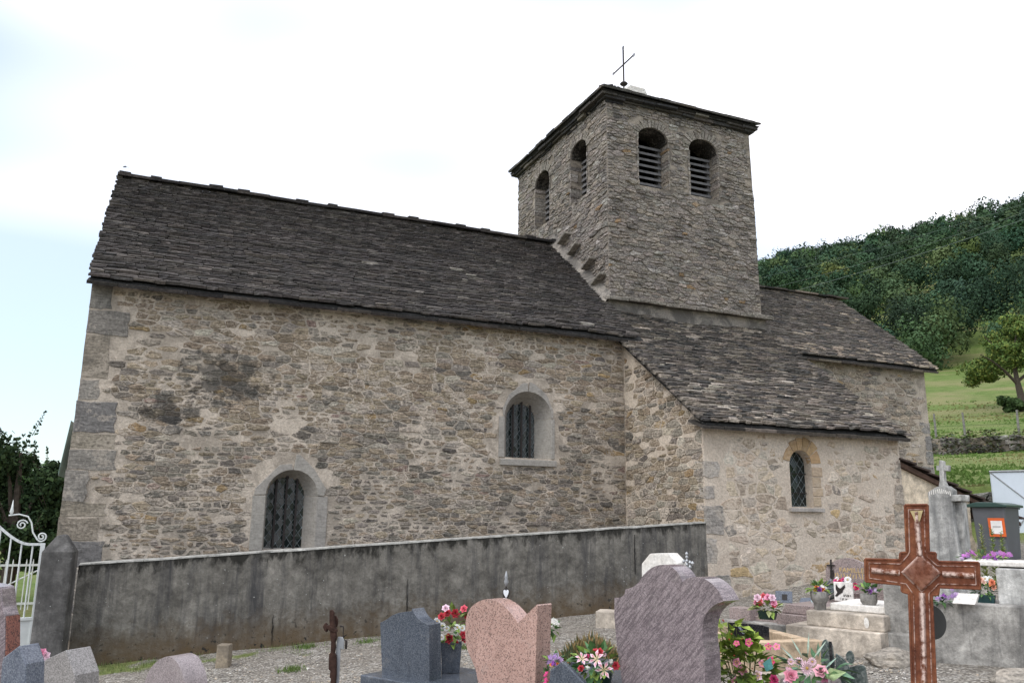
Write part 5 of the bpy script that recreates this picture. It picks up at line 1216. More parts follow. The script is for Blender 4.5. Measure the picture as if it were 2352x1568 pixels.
# brown heather clump
f = Fr(1355, 6.9, 0); r = f.root('heather_clump'); tag(r, 'brown and green withered heather clump between the headstones', 'bush'); random.seed(21); mb = MB()
for _ in range(2600):
    a = random.uniform(0, 6.28); q = math.sqrt(random.random()); x, y = .30*q*math.cos(a), .26*q*math.sin(a); zt = (f.Z(1455)-.05)*(1-.55*q*q)
    c = jit(random.choice([(.22, .15, .06), (.26, .18, .07), (.16, .12, .05), (.06, .085, .03)] if x > -.1 or random.random() < .5 else [(.05, .075, .028), (.08, .09, .035)]), .3)
    l = random.uniform(.05, .11); zz = zt*random.uniform(.55, 1); leaf(mb, (x, y, zz), (x+random.uniform(-.3, .3), y-.1+random.uniform(-.3, .3), .5+random.random()), (0, -1, .3), l, .012, c)
child(mb, 'sprigs', m_plant, r, kind='stuff')
mb = MB(); mb.lathe([(.27, -.05), (.28, .08), (.2, .22), (.08, .3), (.01, .32)], 14, (0, 0, 0), (.04, .045, .02)); child(mb, 'woody_heart', m_plant, r)

# ornaments
f = Fr(1163, 5.6, 0); r = f.root('lantern_ornament'); tag(r, 'small black iron grave ornament with white enamel heart above the pink heart stone', 'ornament')
mb = MB(); mb.tube([(0, 0, 0), (0, 0, f.Z(1378)), (0, 0, f.Z(1345))], .005, 6); mb.tube([(f.X(1158), 0, f.Z(1368)), (f.X(1170), 0, f.Z(1380)), (0, 0, f.Z(1400))], .004, 5); child(mb, 'stem', m_iron, r)
mb = MB(); mb.lathe([(.004, 0), (.016, .03), (.009, .05), (.012, .06), (.002, .1)], 10, (0, 0, f.Z(1346))); child(mb, 'finial', m_galv, r, smooth=True)
mb = MB(); mb.prism([(.018*math.sin(t)**3*1.0, f.Z(1361)+.002*(13*math.cos(t)-5*math.cos(2*t)-2*math.cos(3*t))) for t in np.linspace(0, 2*math.pi, 25)[:-1]], -.012, -.004); child(mb, 'heart_plate', plain('white_enamel', (.8, .82, .84), .25, .5), r)
mb = MB(); mb.tube([(.02*math.cos(t), 0, f.Z(1362)+.034*math.sin(t)) for t in np.linspace(0, 6.28, 17)], .004, 5, cap=False); child(mb, 'frame', m_iron, r)
f = Fr(1578, 7.9, 20); r = f.root('crystal_cross'); tag(r, 'small silvery ornate cross standing beside the white headstone', 'cross'); z0 = f.Z(1296)
mb = MB(); mb.tube([(0, 0, 0), (0, 0, z0)], .008, 6)
for dx, dz in ((0, 0), (0, .035), (0, .07), (0, .10), (.03, .02), (.055, .015), (-.03, .03), (0, -.03), (.03, -.02)): mb.lathe([(.004, -.02), (.017, 0), (.004, .02)], 6, (dx, 0, z0+dz))
child(mb, 'filigree', m_galv, r)
# pale step stone against the wall
f = Fr(1398, 10.6, 10); mb = MB(); mb.box((.1, 0, f.Z(1401)/2-.05), (.5, .3, f.Z(1401)+.1)); o = mb.build('step_stone', m_conc_l, None, f.loc, f.rz, bevel=.012); tag(o, 'pale concrete step block at the foot of the churchyard wall', 'block')

# ------------------------------------------------------------------ tombs before the chapel
f = Fr(1850, 9.4, 28); r = f.root('granite_tomb'); tag(r, 'pink-grey granite tomb with arched headstone against the chapel wall', 'tomb'); TZ = f.gz
plinth(f, r, f.X(1676), f.X(2060), -.15, 1.0, f.Z(1437), m_conc, 'plinth', -.25)
zt1 = f.Z(1408); plinth(f, r, f.X(1684), f.X(1732), -.08, .12, zt1, m_gr_tomb, 'end_block', f.Z(1438), .006); plinth(f, r, f.X(1792), f.X(2050), -.08, .3, f.Z(1412), m_gr_tomb, 'front_block', f.Z(1438), .006)
plinth(f, r, f.X(1700), f.X(1792), .02, .3, f.Z(1426), m_gr_tomb, 'recess_floor', f.Z(1438), .006)
mb = MB(); a, b = f.X(1795), f.X(2060); mb.prism([(a, f.Z(1412)+.004), (b, f.Z(1412)+.004), (b, f.Z(1390)), (a+.06, f.Z(1390))], .0, .9); child(mb, 'cover_slab', m_gr_tomb, r, bevel=.008)
ft = Fr(1948, 10.6, 16, TZ); ol = curve([(1898, 1420), (1897, 1345), (1897, 1305), (1905, 1295), (1925, 1284), (1945, 1281), (1965, 1285), (1985, 1295), (2010, 1302), (2030, 1303)], 4)+[(2030, 1420)]
mb = MB(); mb.prism([(x, z) for x, z in ft.pts(ol)], 0, .1); h_ = mb.build('headstone', m_gr_tomb, None, ft.loc, ft.rz, bevel=.006)
def adopt(o, root):
    o.parent = root; bpy.context.view_layer.update(); o.matrix_parent_inverse = root.matrix_world.inverted()
adopt(h_, r)
def text_part(body, size, loc, root_obj, m, name='inscription', ry=0):
    cu = bpy.data.curves.new('t', 'FONT'); cu.body = body; cu.size = size; cu.extrude = .0012; cu.align_x = 'CENTER'
    to = bpy.data.objects.new('t', cu); COL.objects.link(to); dg = bpy.context.evaluated_depsgraph_get(); me = bpy.data.meshes.new_from_object(to.evaluated_get(dg)); bpy.data.objects.remove(to)
    me.materials.clear(); me.materials.append(m); o = bpy.data.objects.new(name, me); COL.objects.link(o); o.parent = root_obj; o.location = loc; o.rotation_euler = (math.pi/2, 0, 0); return o
text_part('FAMILLE', .085, (ft.X(1964), -.003, ft.Z(1314)), h_, m_gold)
random.seed(2)
def strokes(root_obj, x0, x1, z, h, m, name='worn_lettering', y=-.002, gap=.55):
    """letters too worn to read: a row of short strokes"""
    mb = MB(); x = x0
    while x < x1:
        if random.random() > .14: mb.box((x, y, z+random.uniform(-.1, .1)*h), (h*.14, .002, h*random.uniform(.6, 1)), 0, ry=random.choice((0, .35, -.35, 0)))
        x += h*gap*random.uniform(.7, 1.2)
    return child(mb, name, m, root_obj, kind='stuff')
strokes(h_, ft.X(1926), ft.X(1996), ft.Z(1322), .07, m_gold)
mb = MB(); x, = [ft.X(1917)]; mb.box((x, -.014, ft.Z(1308)), (.018, .02, ft.Z(1285)-ft.Z(1331)), 0, ry=.06); mb.box((x, -.014, ft.Z(1299)), (.10, .02, .016)); mb.prism([(x-.02, ft.Z(1327)), (x+.02, ft.Z(1330)), (x+.034, ft.Z(1316)), (x+.03, ft.Z(1309)), (x+.01, ft.Z(1311))], -.02, -.004); child(mb, 'bronze_cross', m_bronze, h_)
# plaque with dove
f3 = Fr(1934, 9.5, 14, TZ); z0 = f3.Z(1379); zt = f3.Z(1336); r3 = empty('dove_plaque', (f3.loc[0], f3.loc[1], TZ+z0), f3.rz); tag(r3, 'white marble plaque with a dark flying bird before the arched granite headstone', 'plaque'); hh = zt-z0
mb = MB(); mb.box((0, 0, hh/2), (.205, .04, hh), rx=-.0); child(mb, 'tablet', m_white_st, r3, bevel=.004)
dv = [(-.05, .72), (-.045, .90), (-.02, .70), (.0, .66), (.05, .88), (.055, .74), (.03, .58), (.02, .45), (-.01, .36), (-.045, .22), (-.065, .26), (-.05, .34), (-.035, .45), (-.05, .6)]
mb = MB(); mb.prism([(x-.03, z*hh) for x, z in dv], -.026, -.021); child(mb, 'bird_relief', m_bronze, r3)
for x0, x1, z in ((.0, .08, .30), (-.05, .04, .11)): strokes(r3, x0, x1, z*hh, .028, m_bronze, 'worn_lettering', -.022, .3)
# broken slate books and photo plaque
for i, (px, d, name, lab, w_, yt, yb, m, lean, phi) in enumerate(((1796, 9.7, 'photo_plaque', 'small blue-grey photo plaque behind the pink rose pot', .19, 1357, 1383, m_gr_slate, -.2, 10), (1868, 9.8, 'slate_plaque', 'pale grey-green tablet leaning on the granite tomb', .12, 1361, 1390, plain('pale_slate', (.32, .40, .40), .4, .5), -.35, 30))):
    g_ = Fr(px, d, phi, TZ); z0 = g_.Z(yb); r4 = empty(name, (g_.loc[0], g_.loc[1], TZ+z0), g_.rz); tag(r4, lab, 'plaque'); hh = g_.Z(yt)-z0
    mb = MB(); mb.box((0, hh*.12, hh/2), (w_, .018, hh*1.03), rx=lean); child(mb, 'tablet', m, r4, bevel=.003); mb = MB(); mb.box((.01, hh*.12-.014, hh/2), (w_*.3, .006, hh*.5), rx=lean); child(mb, 'relief', m_bronze, r4)
g_ = Fr(1880, 10.0, 20, TZ); r4 = empty('broken_plaque', (g_.loc[0], g_.loc[1], TZ+g_.Z(1385)), g_.rz); tag(r4, 'broken dark slate plaques lying in a heap on the granite tomb', 'plaque'); random.seed(30)
for k, (x, z, l, w_, ry) in enumerate(((-.1, .03, .34, .10, -.1), (.02, .09, .5, .09, -.45), (.1, .15, .44, .1, -.5), (.16, .20, .4, .09, -.15), (-.02, .16, .34, .06, -.75), (.2, .11, .3, .1, -.3))):
    mb = MB(); mb.box((x, .05+.02*k, z), (l, w_, .018), random.uniform(-.4, .4), (1, 1, 1), rx=.5, ry=ry); child(mb, 'slate_piece', m_gr_green if k % 2 else m_gr_slate, r4, bevel=.003)
# pots and vases with flowers on the tombs
B = Zm(2800, 2150, 3.36, [(790, 800, 'rose', PALE, 50), (860, 785, 'rose', (.7, .12, .14), 46), (930, 800, 'rose', PINK, 52), (985, 800, 'rose', PALE, 46), (770, 860, 'rose', PINK, 46), (830, 855, 'rose', (.65, .05, .06), 46), (880, 850, 'rose', PALE, 54), (955, 850, 'rose', PALE, 56), (1005, 870, 'rose', PINK, 46), (1010, 900, 'rose', (.65, .05, .08), 36), (790, 895, 'rose', (.65, .05, .06), 34)])
potted('rose_pot', 'pink and red silk roses in a dark green trough on the granite tomb', 1762, 9.25, TZ+.0, (1744, 1784, 1402, 1421), B, (1740, 1788, 1385, 1403), [LG, (.3, .32, .14)], 14, 'flowers', 31, potm=m_pot_green, leafsize=(.1, .05), nleaf=60, potkind='box')
B = Zm(2800, 2150, 3.36, [(1570, 670, 'rose', ORA, 34), (1610, 690, 'rose', PUR, 38), (1650, 690, 'rose', ORA, 34), (1640, 655, 'puff', WHT, 28), (1680, 665, 'puff', WHT, 28), (1600, 735, 'rose', (.75, .12, .04), 34), (1545, 700, 'rose', YEL, 26), (1695, 715, 'puff', PALE, 26)])
potted('stone_vase', 'round concrete vase with orange and purple flowers, left of the pair on the cream tomb', 1885, 8.5, at(1885, 1407, 8.5).z, (1865, 1906, 1357, 1407), B, (1866, 1905, 1340, 1362), [LG, MG], 0, 'vase', 33, potm=m_conc, leafsize=(.08, .045), nleaf=34, potkind='vase')
B = Zm(2800, 2150, 3.36, [(2260, 690, 'puff', LIL, 34), (2300, 680, 'puff', (.6, .5, .68), 34), (2335, 690, 'puff', LIL, 34), (2290, 715, 'rose', PUR, 30), (2370, 700, 'puff', (.6, .5, .68), 30)])
potted('stone_vase', 'round concrete vase with lilac flowers, right of the pair on the cream tomb', 1999, 8.3, at(1999, 1410, 8.3).z, (1979, 2019, 1363, 1410), B, (1978, 2020, 1348, 1367), [LG, MG], 0, 'vase', 34, potm=m_conc, leafsize=(.08, .045), nleaf=30, potkind='vase')
B = Zm(2800, 2150, 3.36, [(1825, 580, 'rose', HOT, 32), (1880, 585, 'rose', (.6, .02, .1), 32), (1930, 560, 'rose', HOT, 30), (1985, 560, 'daisy', WHT, 48), (2015, 580, 'puff', WHT, 34), (1840, 550, 'daisy', WHT, 34), (2060, 650, 'rose', (.6, .02, .1), 42), (2105, 665, 'rose', (.6, .02, .12), 42), (2090, 635, 'rose', MAG, 34)])
potted('red_white_flowers', 'red and white flowers standing behind the white bird plaque', 1940, 9.9, TZ+.3, (1950, 1985, 1358, 1385), B, (1915, 1985, 1338, 1362), [MG], 0, 'flowers', 35, potm=m_gr_tomb, leafsize=(.07, .04), nleaf=26, potkind='pot')
# cream tomb
f = Fr(1930, 8.2, 22); r = f.root('cream_tomb'); tag(r, 'cream concrete tomb in two tiers carrying a pair of round vases', 'tomb'); 
plinth(f, r, f.X(1815), f.X(2030), -.12, 1.1, f.Z(1442), m_conc_l, 'lower_tier', -.15, .01); plinth(f, r, f.X(1852), f.X(2030), .0, 1.0, f.Z(1407), m_conc_l, 'upper_tier', f.Z(1442), .012)
mb = MB(); mb.box((f.X(1960), .55, f.Z(1403)+.02), (.62, .7, .07)); child(mb, 'cover', m_white_st, r, bevel=.012)
mb = MB(); mb.lathe([(.0, 0), (.028, .002), (.03, .006), (.0, .008)], 12, (0, 0, 0), sq=1.0); q = child(mb, 'white_lichen_spot', m_white_st, r); q.rotation_euler.x = math.pi/2; q.scale = (.8, 1.7, 1); q.location = (f.X(1990), -.001, f.Z(1424))
# tan kerb grave
f = Fr(1790, 7.5, -30); r = f.root('kerb_grave'); tag(r, 'low tan concrete grave kerb in front of the cream tomb', 'grave'); a, b = f.X(1705), f.X(1878); zt = f.Z(1470)
mb = MB(); mb.box(((a+b)/2, 0, zt/2-.02), (b-a, .14, zt+.04)); child(mb, 'front_kerb', m_conc_t, r, bevel=.008)
mb = MB(); mb.box(((a+b)/2, 1.0, zt/2-.02), (b-a, .12, zt+.04)); child(mb, 'back_kerb', m_conc_t, r, bevel=.008)
for x in (a+.06, b-.06):
    mb = MB(); mb.box((x, .5, zt/2-.025), (.12, .87, zt+.03)); child(mb, 'side_kerb', m_conc_t, r, bevel=.008)
mb = MB(); mb.box(((a+b)/2+.02, -.12, .015), (b-a+.08, .2, .07)); child(mb, 'footing', m_conc_l, r, bevel=.008)
# black book
f = Fr(1718, 7.6, 12); zb = f.Z(1472); r = empty('open_book_plaque', (f.loc[0], f.loc[1], f.gz+zb), f.rz); tag(r, 'shiny black stone open book standing in the kerb grave', 'plaque'); hh = f.Z(1431)-zb
for s, x0, x1, tilt in ((-1, f.X(1671), f.X(1716), .25), (1, f.X(1717), f.X(1766), -.25)):
    mb = MB(); t_ = .016; mb.prism([(x0, 0), (x1, 0), (x1, hh*(.98 if s < 0 else .9)), (x1-(.0 if s < 0 else .05), hh*(.98)), (x0, hh)], 0, t_); q = child(mb, 'page', m_black, r, bevel=.003); q.rotation_euler.z = tilt*.6; q.location.y = .02 if s < 0 else .0
mb = MB(); mb.prism([(f.X(1694), hh*.85), (f.X(1698), hh*.9), (f.X(1712), hh*.45), (f.X(1706), hh*.42)], -.03, -.02); child(mb, 'feather_relief', m_gr_slate, r)

# ------------------------------------------------------------------ right-hand tombs
f = Fr(2165, 9.0, 18); r = f.root('tall_stele'); tag(r, 'tall grey weathered gravestone topped by a small stone cross', 'gravestone')
m_st, _, _, _, _ = concrete('stele_stone', (.42, .41, .385), (.13, .13, .128), .8, True)
A_ = lambda pp: f.pts(zc(3680, 1830, 3.648, pp)); body = A_([(150, 2100), (142, 1500), (120, 600), (106, 505), (235, 425), (380, 405), (470, 470), (485, 900), (560, 1300), (600, 1500), (640, 2100)])
mb = MB(); mb.prism(body, 0, .17); child(mb, 'body', m_st, r, bevel=.012)
mb = MB(); mb.prism(A_([(245, 420), (262, 330), (250, 40), (262, 28), (318, 45), (332, 340), (365, 410)]), .05, .13); mb.prism(A_([(212, 110), (212, 180), (395, 190), (398, 105)]), .055, .125); child(mb, 'cross', m_st, r, bevel=.008)
mb = MB(); mb.prism(A_([(450, 640), (450, 545), (600, 535), (600, 630)]), -.01, .3); child(mb, 'shoulder', m_st, r, bevel=.01)
mb = MB(); mb.prism(A_([(470, 2100), (470, 640), (560, 640), (640, 1500), (660, 2100)]), .1, .28); child(mb, 'buttress', m_st, r, bevel=.01)
random.seed(44)
for yy, h in ((880, .022), (960, .02), (1040, .026), (1080, .022), (1120, .026), (1160, .018), (1240, .022)):
    (xa, za), (xb, _z) = A_([(235, yy), (470, yy)]); strokes(r, xa, xb, za, h, m_engr, 'worn_inscription', -.001, .8)
mb = MB()
for k in range(11):
    (x, z), = A_([(140+30*k, 520-34*math.sin(math.pi*k/10))]); mb.box((x, -.001, z), (.008, .002, random.uniform(.03, .055)), 0, ry=random.uniform(-.15, .15))
child(mb, 'pale_lettering', m_white_st, r, kind='stuff')
f = Fr(2058, 8.0, 14); mb = MB(); x0, x1 = f.X(2032), f.X(2090); zt = f.Z(1338); r = f.root('stone_pedestal'); tag(r, 'grey stained concrete pedestal behind the shaft of the rusty cross', 'pedestal')
mb.box(((x0+x1)/2, .12, zt/2-.05), (x1-x0, .24, zt+.1), taper=.97); child(mb, 'shaft', m_conc, r, bevel=.012); mb = MB(); mb.box(((x0+x1)/2, .1, .09), (x1-x0+.1, .36, .24)); child(mb, 'foot', m_conc, r, bevel=.02)
# rough rock at its foot
def rock(px, d, size, label, seed, zo=.0):
    f = Fr(px, d, 0); mb = MB(); bm = bmesh.new(); bmesh.ops.create_icosphere(bm, subdivisions=3, radius=1)
    mb.add([Vector((v.co.x*size[0], v.co.y*size[1], v.co.z*size[2]))*(1+.28*noise.noise(v.co*1.6+Vector((seed, 0, 0)))+.1*noise.noise(v.co*4.5)) for v in bm.verts], [[v.index for v in q.verts] for q in bm.faces], (.28, .25, .21)); bm.free()
    o = mb.build('rock', m_quoin, None, (f.loc[0], f.loc[1], f.gz+zo)); return tag(o, label, 'rock')
rock(2032, 7.7, (.26, .18, .10), 'flat rough rock in the gravel left of the rusty cross', 3, .03)
rock(2325, 6.7, (.30, .2, .09), 'flat rough stone at the foot of the right-hand grave wall', 5, .04)
f = Fr(2250, 7.4, 6); r = f.root('grave_enclosure'); tag(r, 'black-streaked concrete grave enclosure wall on the right behind the rusty cross', 'tomb')
zt = f.Z(1387); a, b = f.X(2128), f.X(2470)
mb = MB(); mb.box(((a+b)/2, .1, zt/2-.1), (b-a, .2, zt+.2)); child(mb, 'front_wall', m_conc, r, bevel=.012)
mb = MB(); mb.box(((a+b)/2, .62, zt/2-.1), (b-a-.01, .82, zt+.14)); child(mb, 'floor', m_conc, r, bevel=.005)
mb = MB(); mb.box(((f.X(2292)+f.X(2470))/2, .42, (zt+f.Z(1303))/2-.01), (f.X(2470)-f.X(2292), .38, f.Z(1303)-zt)); child(mb, 'box_stone', m_st, r, bevel=.01)
mb = MB(); mb.box(((f.X(2214)+f.X(2470))/2, .55, f.Z(1296)), (f.X(2470)-f.X(2214), .5, .045)); child(mb, 'lichen_slab', m_white_st, r, bevel=.01)
mb = MB(); mb.box((f.X(2222), .7, (zt+f.Z(1300))/2), (.1, .12, f.Z(1300)-zt)); child(mb, 'slab_support', m_st, r, bevel=.008)
ZT = f.gz+zt
B = Zm(3700, 2150, 2.6995, [(430, 205, 'puff', (.55, .2, .55), 34), (470, 185, 'puff', (.6, .22, .6), 36), (510, 165, 'puff', (.5, .16, .5), 34), (545, 175, 'puff', (.55, .2, .55), 30), (405, 225, 'puff', (.62, .4, .64), 26), (460, 215, 'puff', LIL, 28), (660, 220, 'puff', PUR, 34), (700, 200, 'puff', (.4, .12, .42), 34), (745, 180, 'puff', (.5, .18, .5), 36), (790, 175, 'puff', LIL, 30), (830, 165, 'puff', (.5, .2, .5), 30), (870, 185, 'puff', (.5, .16, .5), 36), (915, 185, 'puff', (.52, .2, .52), 32), (770, 220, 'puff', PUR, 30)])
potted('purple_flowers', 'row of purple flowers on the lichened slab at the right', 2268, 7.85, at(2268, 1291, 7.85).z, None, B, (2215, 2330, 1270, 1292), [MG, LG], 6, 'flowers', 51, nleaf=70, leafsize=(.06, .03))
B = Zm(3700, 2150, 2.6995, [(610, 450, 'rose', (.75, .4, .3), 34), (655, 440, 'daisy', WHT, 36), (700, 450, 'daisy', WHT, 40), (735, 480, 'rose', (.7, .2, .1), 36), (750, 530, 'rose', (.7, .3, .2), 32), (725, 500, 'rose', ORA, 28), (640, 470, 'rose', (.75, .45, .35), 28)])
potted('flower_trough', 'dark green slatted trough with white and orange flowers under the lichened slab', 2268, 7.6, ZT, (2246, 2292, 1366, 1388), B, (2242, 2294, 1338, 1368), [MG, DG2, LG], 6, 'flowers', 52, potm=plain('teal_plastic', (.02, .06, .06), .5, .4), leafsize=(.07, .025), nleaf=60, potkind='box')
B = Zm(3700, 2150, 2.6995, [(150, 660, 'puff', LIL, 30), (190, 645, 'puff', (.5, .36, .55), 34), (235, 650, 'puff', LIL, 34), (280, 640, 'puff', (.45, .3, .52), 32), (320, 620, 'puff', LIL, 34), (345, 610, 'puff', (.5, .36, .55), 30), (215, 620, 'puff', PUR, 26), (300, 560, 'puff', (.4, .26, .5), 24)])
potted('lilac_flowers', 'low mound of lilac flowers on the enclosure wall beside the white book', 2165, 7.55, ZT, None, B, (2148, 2185, 1368, 1388), [MG, DG2], 6, 'flowers', 53, nleaf=40, leafsize=(.06, .03))
f = Fr(2208, 7.4, 10, ZT); mb = MB(); hh = .09; mb.add([(-.095, -.04, .006), (.085, -.04, .006), (.11, .03, hh), (-.07, .03, hh), (-.095, .02, .0), (.085, .06, .0), (.115, .06, hh), (-.07, .06, hh)], [(0, 1, 2, 3), (1, 5, 6, 2), (0, 3, 7, 4), (3, 2, 6, 7), (4, 7, 6, 5), (0, 4, 5, 1)])
o = mb.build('book_plaque', m_white_st, None, f.loc, f.rz, bevel=.003); tag(o, 'small white open-book plaque leaning on the enclosure wall', 'plaque')

# ------------------------------------------------------------------ lean-to shed behind the chapel
r = empty('lean_to_shed', (12.6, 10.4, 1.1)); tag(r, 'low lean-to shed with dark tiled roof against the chapel end', 'shed'); O_ = Vector((12.6, 10.4, 1.1))
def sp(mb, name, m, **k): o = mb.build(name, m, None, **k); o.parent = r; o.location = -O_; return o
YS = 10.42; a = onY(2061, 1047, YS); b = onY(2336, 1186, YS); sl_ = (b.z-a.z)/(b.x-a.x); zr = lambda x: a.z+(x-a.x)*sl_
mb = MB(); xw = onY(2232, 1200, YS).x; mb.prism([(CX1-.01, .6), (xw+.1, .6), (xw+.06, 1.35), (xw-.02, 1.5), (xw, zr(xw)-.14), (CX1-.01, zr(CX1)-.14)], YS, YS+.35); sp(mb, 'side_wall', m_plaster2)
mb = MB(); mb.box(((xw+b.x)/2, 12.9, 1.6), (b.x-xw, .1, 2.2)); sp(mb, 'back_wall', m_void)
mb = MB(); mb.box((b.x-.3, 11.9, zr(b.x)-.4), (.1, .1, 1.6)); sp(mb, 'post', m_timber)
mb = MB(); mb.prism([(CX1+.0, zr(CX1)-.10), (b.x, zr(b.x)-.10), (b.x, zr(b.x)-.16), (CX1+.0, zr(CX1)-.19)], YS-.06, YS-.01); sp(mb, 'barge_board', m_timber)
random.seed(60); m_tile = plain('dark_tile', (.06, .042, .035), .8, .25, .35, 9); nrow = 9
for i in range(nrow):
    x0 = lerp(CX1-.02, b.x, i/nrow); x1 = lerp(CX1-.02, b.x, (i+1)/nrow)+.05
    for j in range(9):
        y0 = YS-.1+j*.32; mb = MB(); t_ = .022; zz = .012
        mb.add([(x0, y0, zr(x0)-.075), (x1, y0, zr(x1)-.03), (x1, y0+.31, zr(x1)-.03), (x0, y0+.31, zr(x0)-.075), (x0, y0, zr(x0)-.05), (x1, y0, zr(x1)-.03+t_+zz), (x1, y0+.31, zr(x1)-.03+t_+zz), (x0, y0+.31, zr(x0)-.05)], [(3, 2, 1, 0), (4, 5, 6, 7), (0, 1, 5, 4), (1, 2, 6, 5), (2, 3, 7, 6), (3, 0, 4, 7)]); sp(mb, 'roof_tile', m_tile)
for k in range(4):
    mb = MB(); y = YS+.5+k*.6; mb.prism([(CX1, zr(CX1)-.1), (b.x-.05, zr(b.x)-.1), (b.x-.05, zr(b.x)-.18), (CX1, zr(CX1)-.18)], y, y+.07); sp(mb, 'rafter', m_timber)

# wheeled bin
f = Fr(2284, 13.6, 20, 1.42-.55); r = f.root('wheeled_bin'); tag(r, 'dark grey wheeled bin with green lid and orange-bordered sticker', 'bin'); m_binb = plain('grey_plastic', (.10, .105, .115), .5, .4, .1, 6); m_lid = plain('green_lid', (.02, .055, .045), .35, .5, .1, 6)
zt = f.Z(1163); w_ = .29; mb = MB(); mb.box((0, .3, zt/2+.05), (w_*1.75, .66, zt-.1)); V = mb.v
mb.v = [(x*(1.0 if z > zt/2 else .86), .3+(y-.3)*(1.0 if z > zt/2 else .82), z) for x, y, z in V]; child(mb, 'body', m_binb, r, bevel=.02)
mb = MB(); mb.prism([(-w_-.02, zt-.01), (w_+.02, zt-.01), (w_+.02, zt+.03), (w_*.5, zt+.07), (-w_*.5, zt+.075), (-w_-.02, zt+.035)], -.09, .68); child(mb, 'lid', m_lid, r, bevel=.012)
mb = MB(); mb.tube([(-w_*.8, .74, zt-.02), (w_*.8, .74, zt-.02)], .015, 8); child(mb, 'handle', m_lid, r)
for x in (-.22, .22):
    mb = MB(); mb.tube([(x-.03, .6, .1), (x+.03, .6, .1)], .1, 14); child(mb, 'wheel', m_iron, r)
mb = MB(); mb.box((.12, -.045, zt*.70), (.25, .008, .30), rx=.07); st = child(mb, 'sticker', plain('orange_print', (.68, .13, .03), .5, .4), r); mb = MB(); mb.box((.12, -.052, zt*.70), (.17, .006, .21), rx=.07); q = child(mb, 'sticker_field', plain('white_print', (.78, .76, .74), .5, .4), st)
mb = MB(); mb.box((.12, -.057, zt*.70+.01), (.12, .003, .018), rx=.07); child(mb, 'sticker_print', m_gold2, st)
f = Fr(2185, 15.5, 10, 1.3); o = MB().box((0, .25, f.Z(1128)/2), (.5, .4, f.Z(1117))).build('recycling_crate', plain('green_white_crate', (.03, .22, .09), .5, .4, .3, 4), None, f.loc, f.rz, bevel=.015); tag(o, 'green crate just showing above the shed roof', 'crate')
# white canvas shelter cut by the right edge
f = Fr(2345, 17.5, 6, 1.3); r = f.root('canvas_shelter'); tag(r, 'white canvas shelter with diagonal seams at the right edge', 'shelter'); m_can = plain('white_canvas', (.62, .68, .74), .7, .3, .05, 3, .01)
x0, x1, z0, z1 = f.X(2309), f.X(2309)+2.6, f.Z(1240), f.Z(1081)
mb = MB(); mb.box(((x0+x1)/2, .8, (z0+z1)/2), (x1-x0, 1.6, z1-z0)); child(mb, 'canvas', m_can, r, bevel=.03)
mb = MB(); mb.tube([(x0, -.01, z1), (x1, -.01, z1)], .02, 8); child(mb, 'top_pole', m_galv, r)
for p, q in (((x0, z1), (x0+.75, z1-.72)), ((x0+.75, z1-.72), (x0+.4, z0+.2))):
    mb = MB(); mb.tube([(p[0], -.006, p[1]), (q[0], -.006, q[1])], .013, 6); child(mb, 'seam', m_galv, r)

# ------------------------------------------------------------------ dry stone walls, fence, tree of the meadow
def drywall(name, label, A, B, h, zfun, seed, hr, thick=.5):
    """core plus faced stones; every stone its own piece"""
    global STONES
    d = (B-A); Lw = d.length; d.normalize(); nr = Vector((d.y, -d.x, 0)); n = 24; mb = MB(); vs = []
    for i in range(n+1):
        p = A+d*(Lw*i/n); z0 = zfun(p); t = h*(1+.16*noise.noise((i*.7, seed, 0)))
        for off, z in ((0, z0-.5), (0, z0+t*.93), (-thick, z0+t*.95), (-thick, z0-.3)): q = p+nr*off; vs.append((q.x, q.y, z))
    mb.add(vs, [(i*4+j, (i+1)*4+j, (i+1)*4+j+1, i*4+j+1) for i in range(n) for j in range(3)]+[(0, 1, 2, 3), (n*4+3, n*4+2, n*4+1, n*4)]); core = mb.build(name, m_mort_tower); tag(core, label, 'wall')
    keep = STONES[:]; del STONES[:]
    def mp(u, v, dd): p = A+d*u; q = p-nr*dd*2.2; return (q.x, q.y, zfun(p)+v)
    rubble(core, m_dry, mp, 0, Lw, -.1, h*1.0, lambda a, b, c, d_: True, lambda u, v: pick([(3, (.20, .185, .165)), (2, (.14, .13, .12)), (1, (.28, .265, .24)), (.2, (.4, .38, .35))]), hr, (1.3, 3.0), .02, (.01, .04), seed, 6, ((hr[1]*2, hr[1]*4), (hr[1]*1.2, hr[1]*2)), .06, .12, 2.0)
    emit(STONES, 'stone', 'smaller_stones', 110); STONES += keep
A, B = onr(2085, 1150, 21.2), onr(2460, 1150, 22.6); A.z = B.z = 0
drywall('retaining_wall', 'grey rubble retaining wall behind the bin and shed', A, B, .92, lambda p: G(p.x*.965, p.y*.965)-.02, 91, (.08, .2))
A, B = onr(2100, 1035, 43.4), onr(2460, 1035, 44.0); A.z = B.z = 0
drywall('meadow_wall', 'tumbled mossy dry stone wall across the meadow', A, B, .85, lambda p: G(p.x*.985, p.y*.985), 92, (.14, .34))
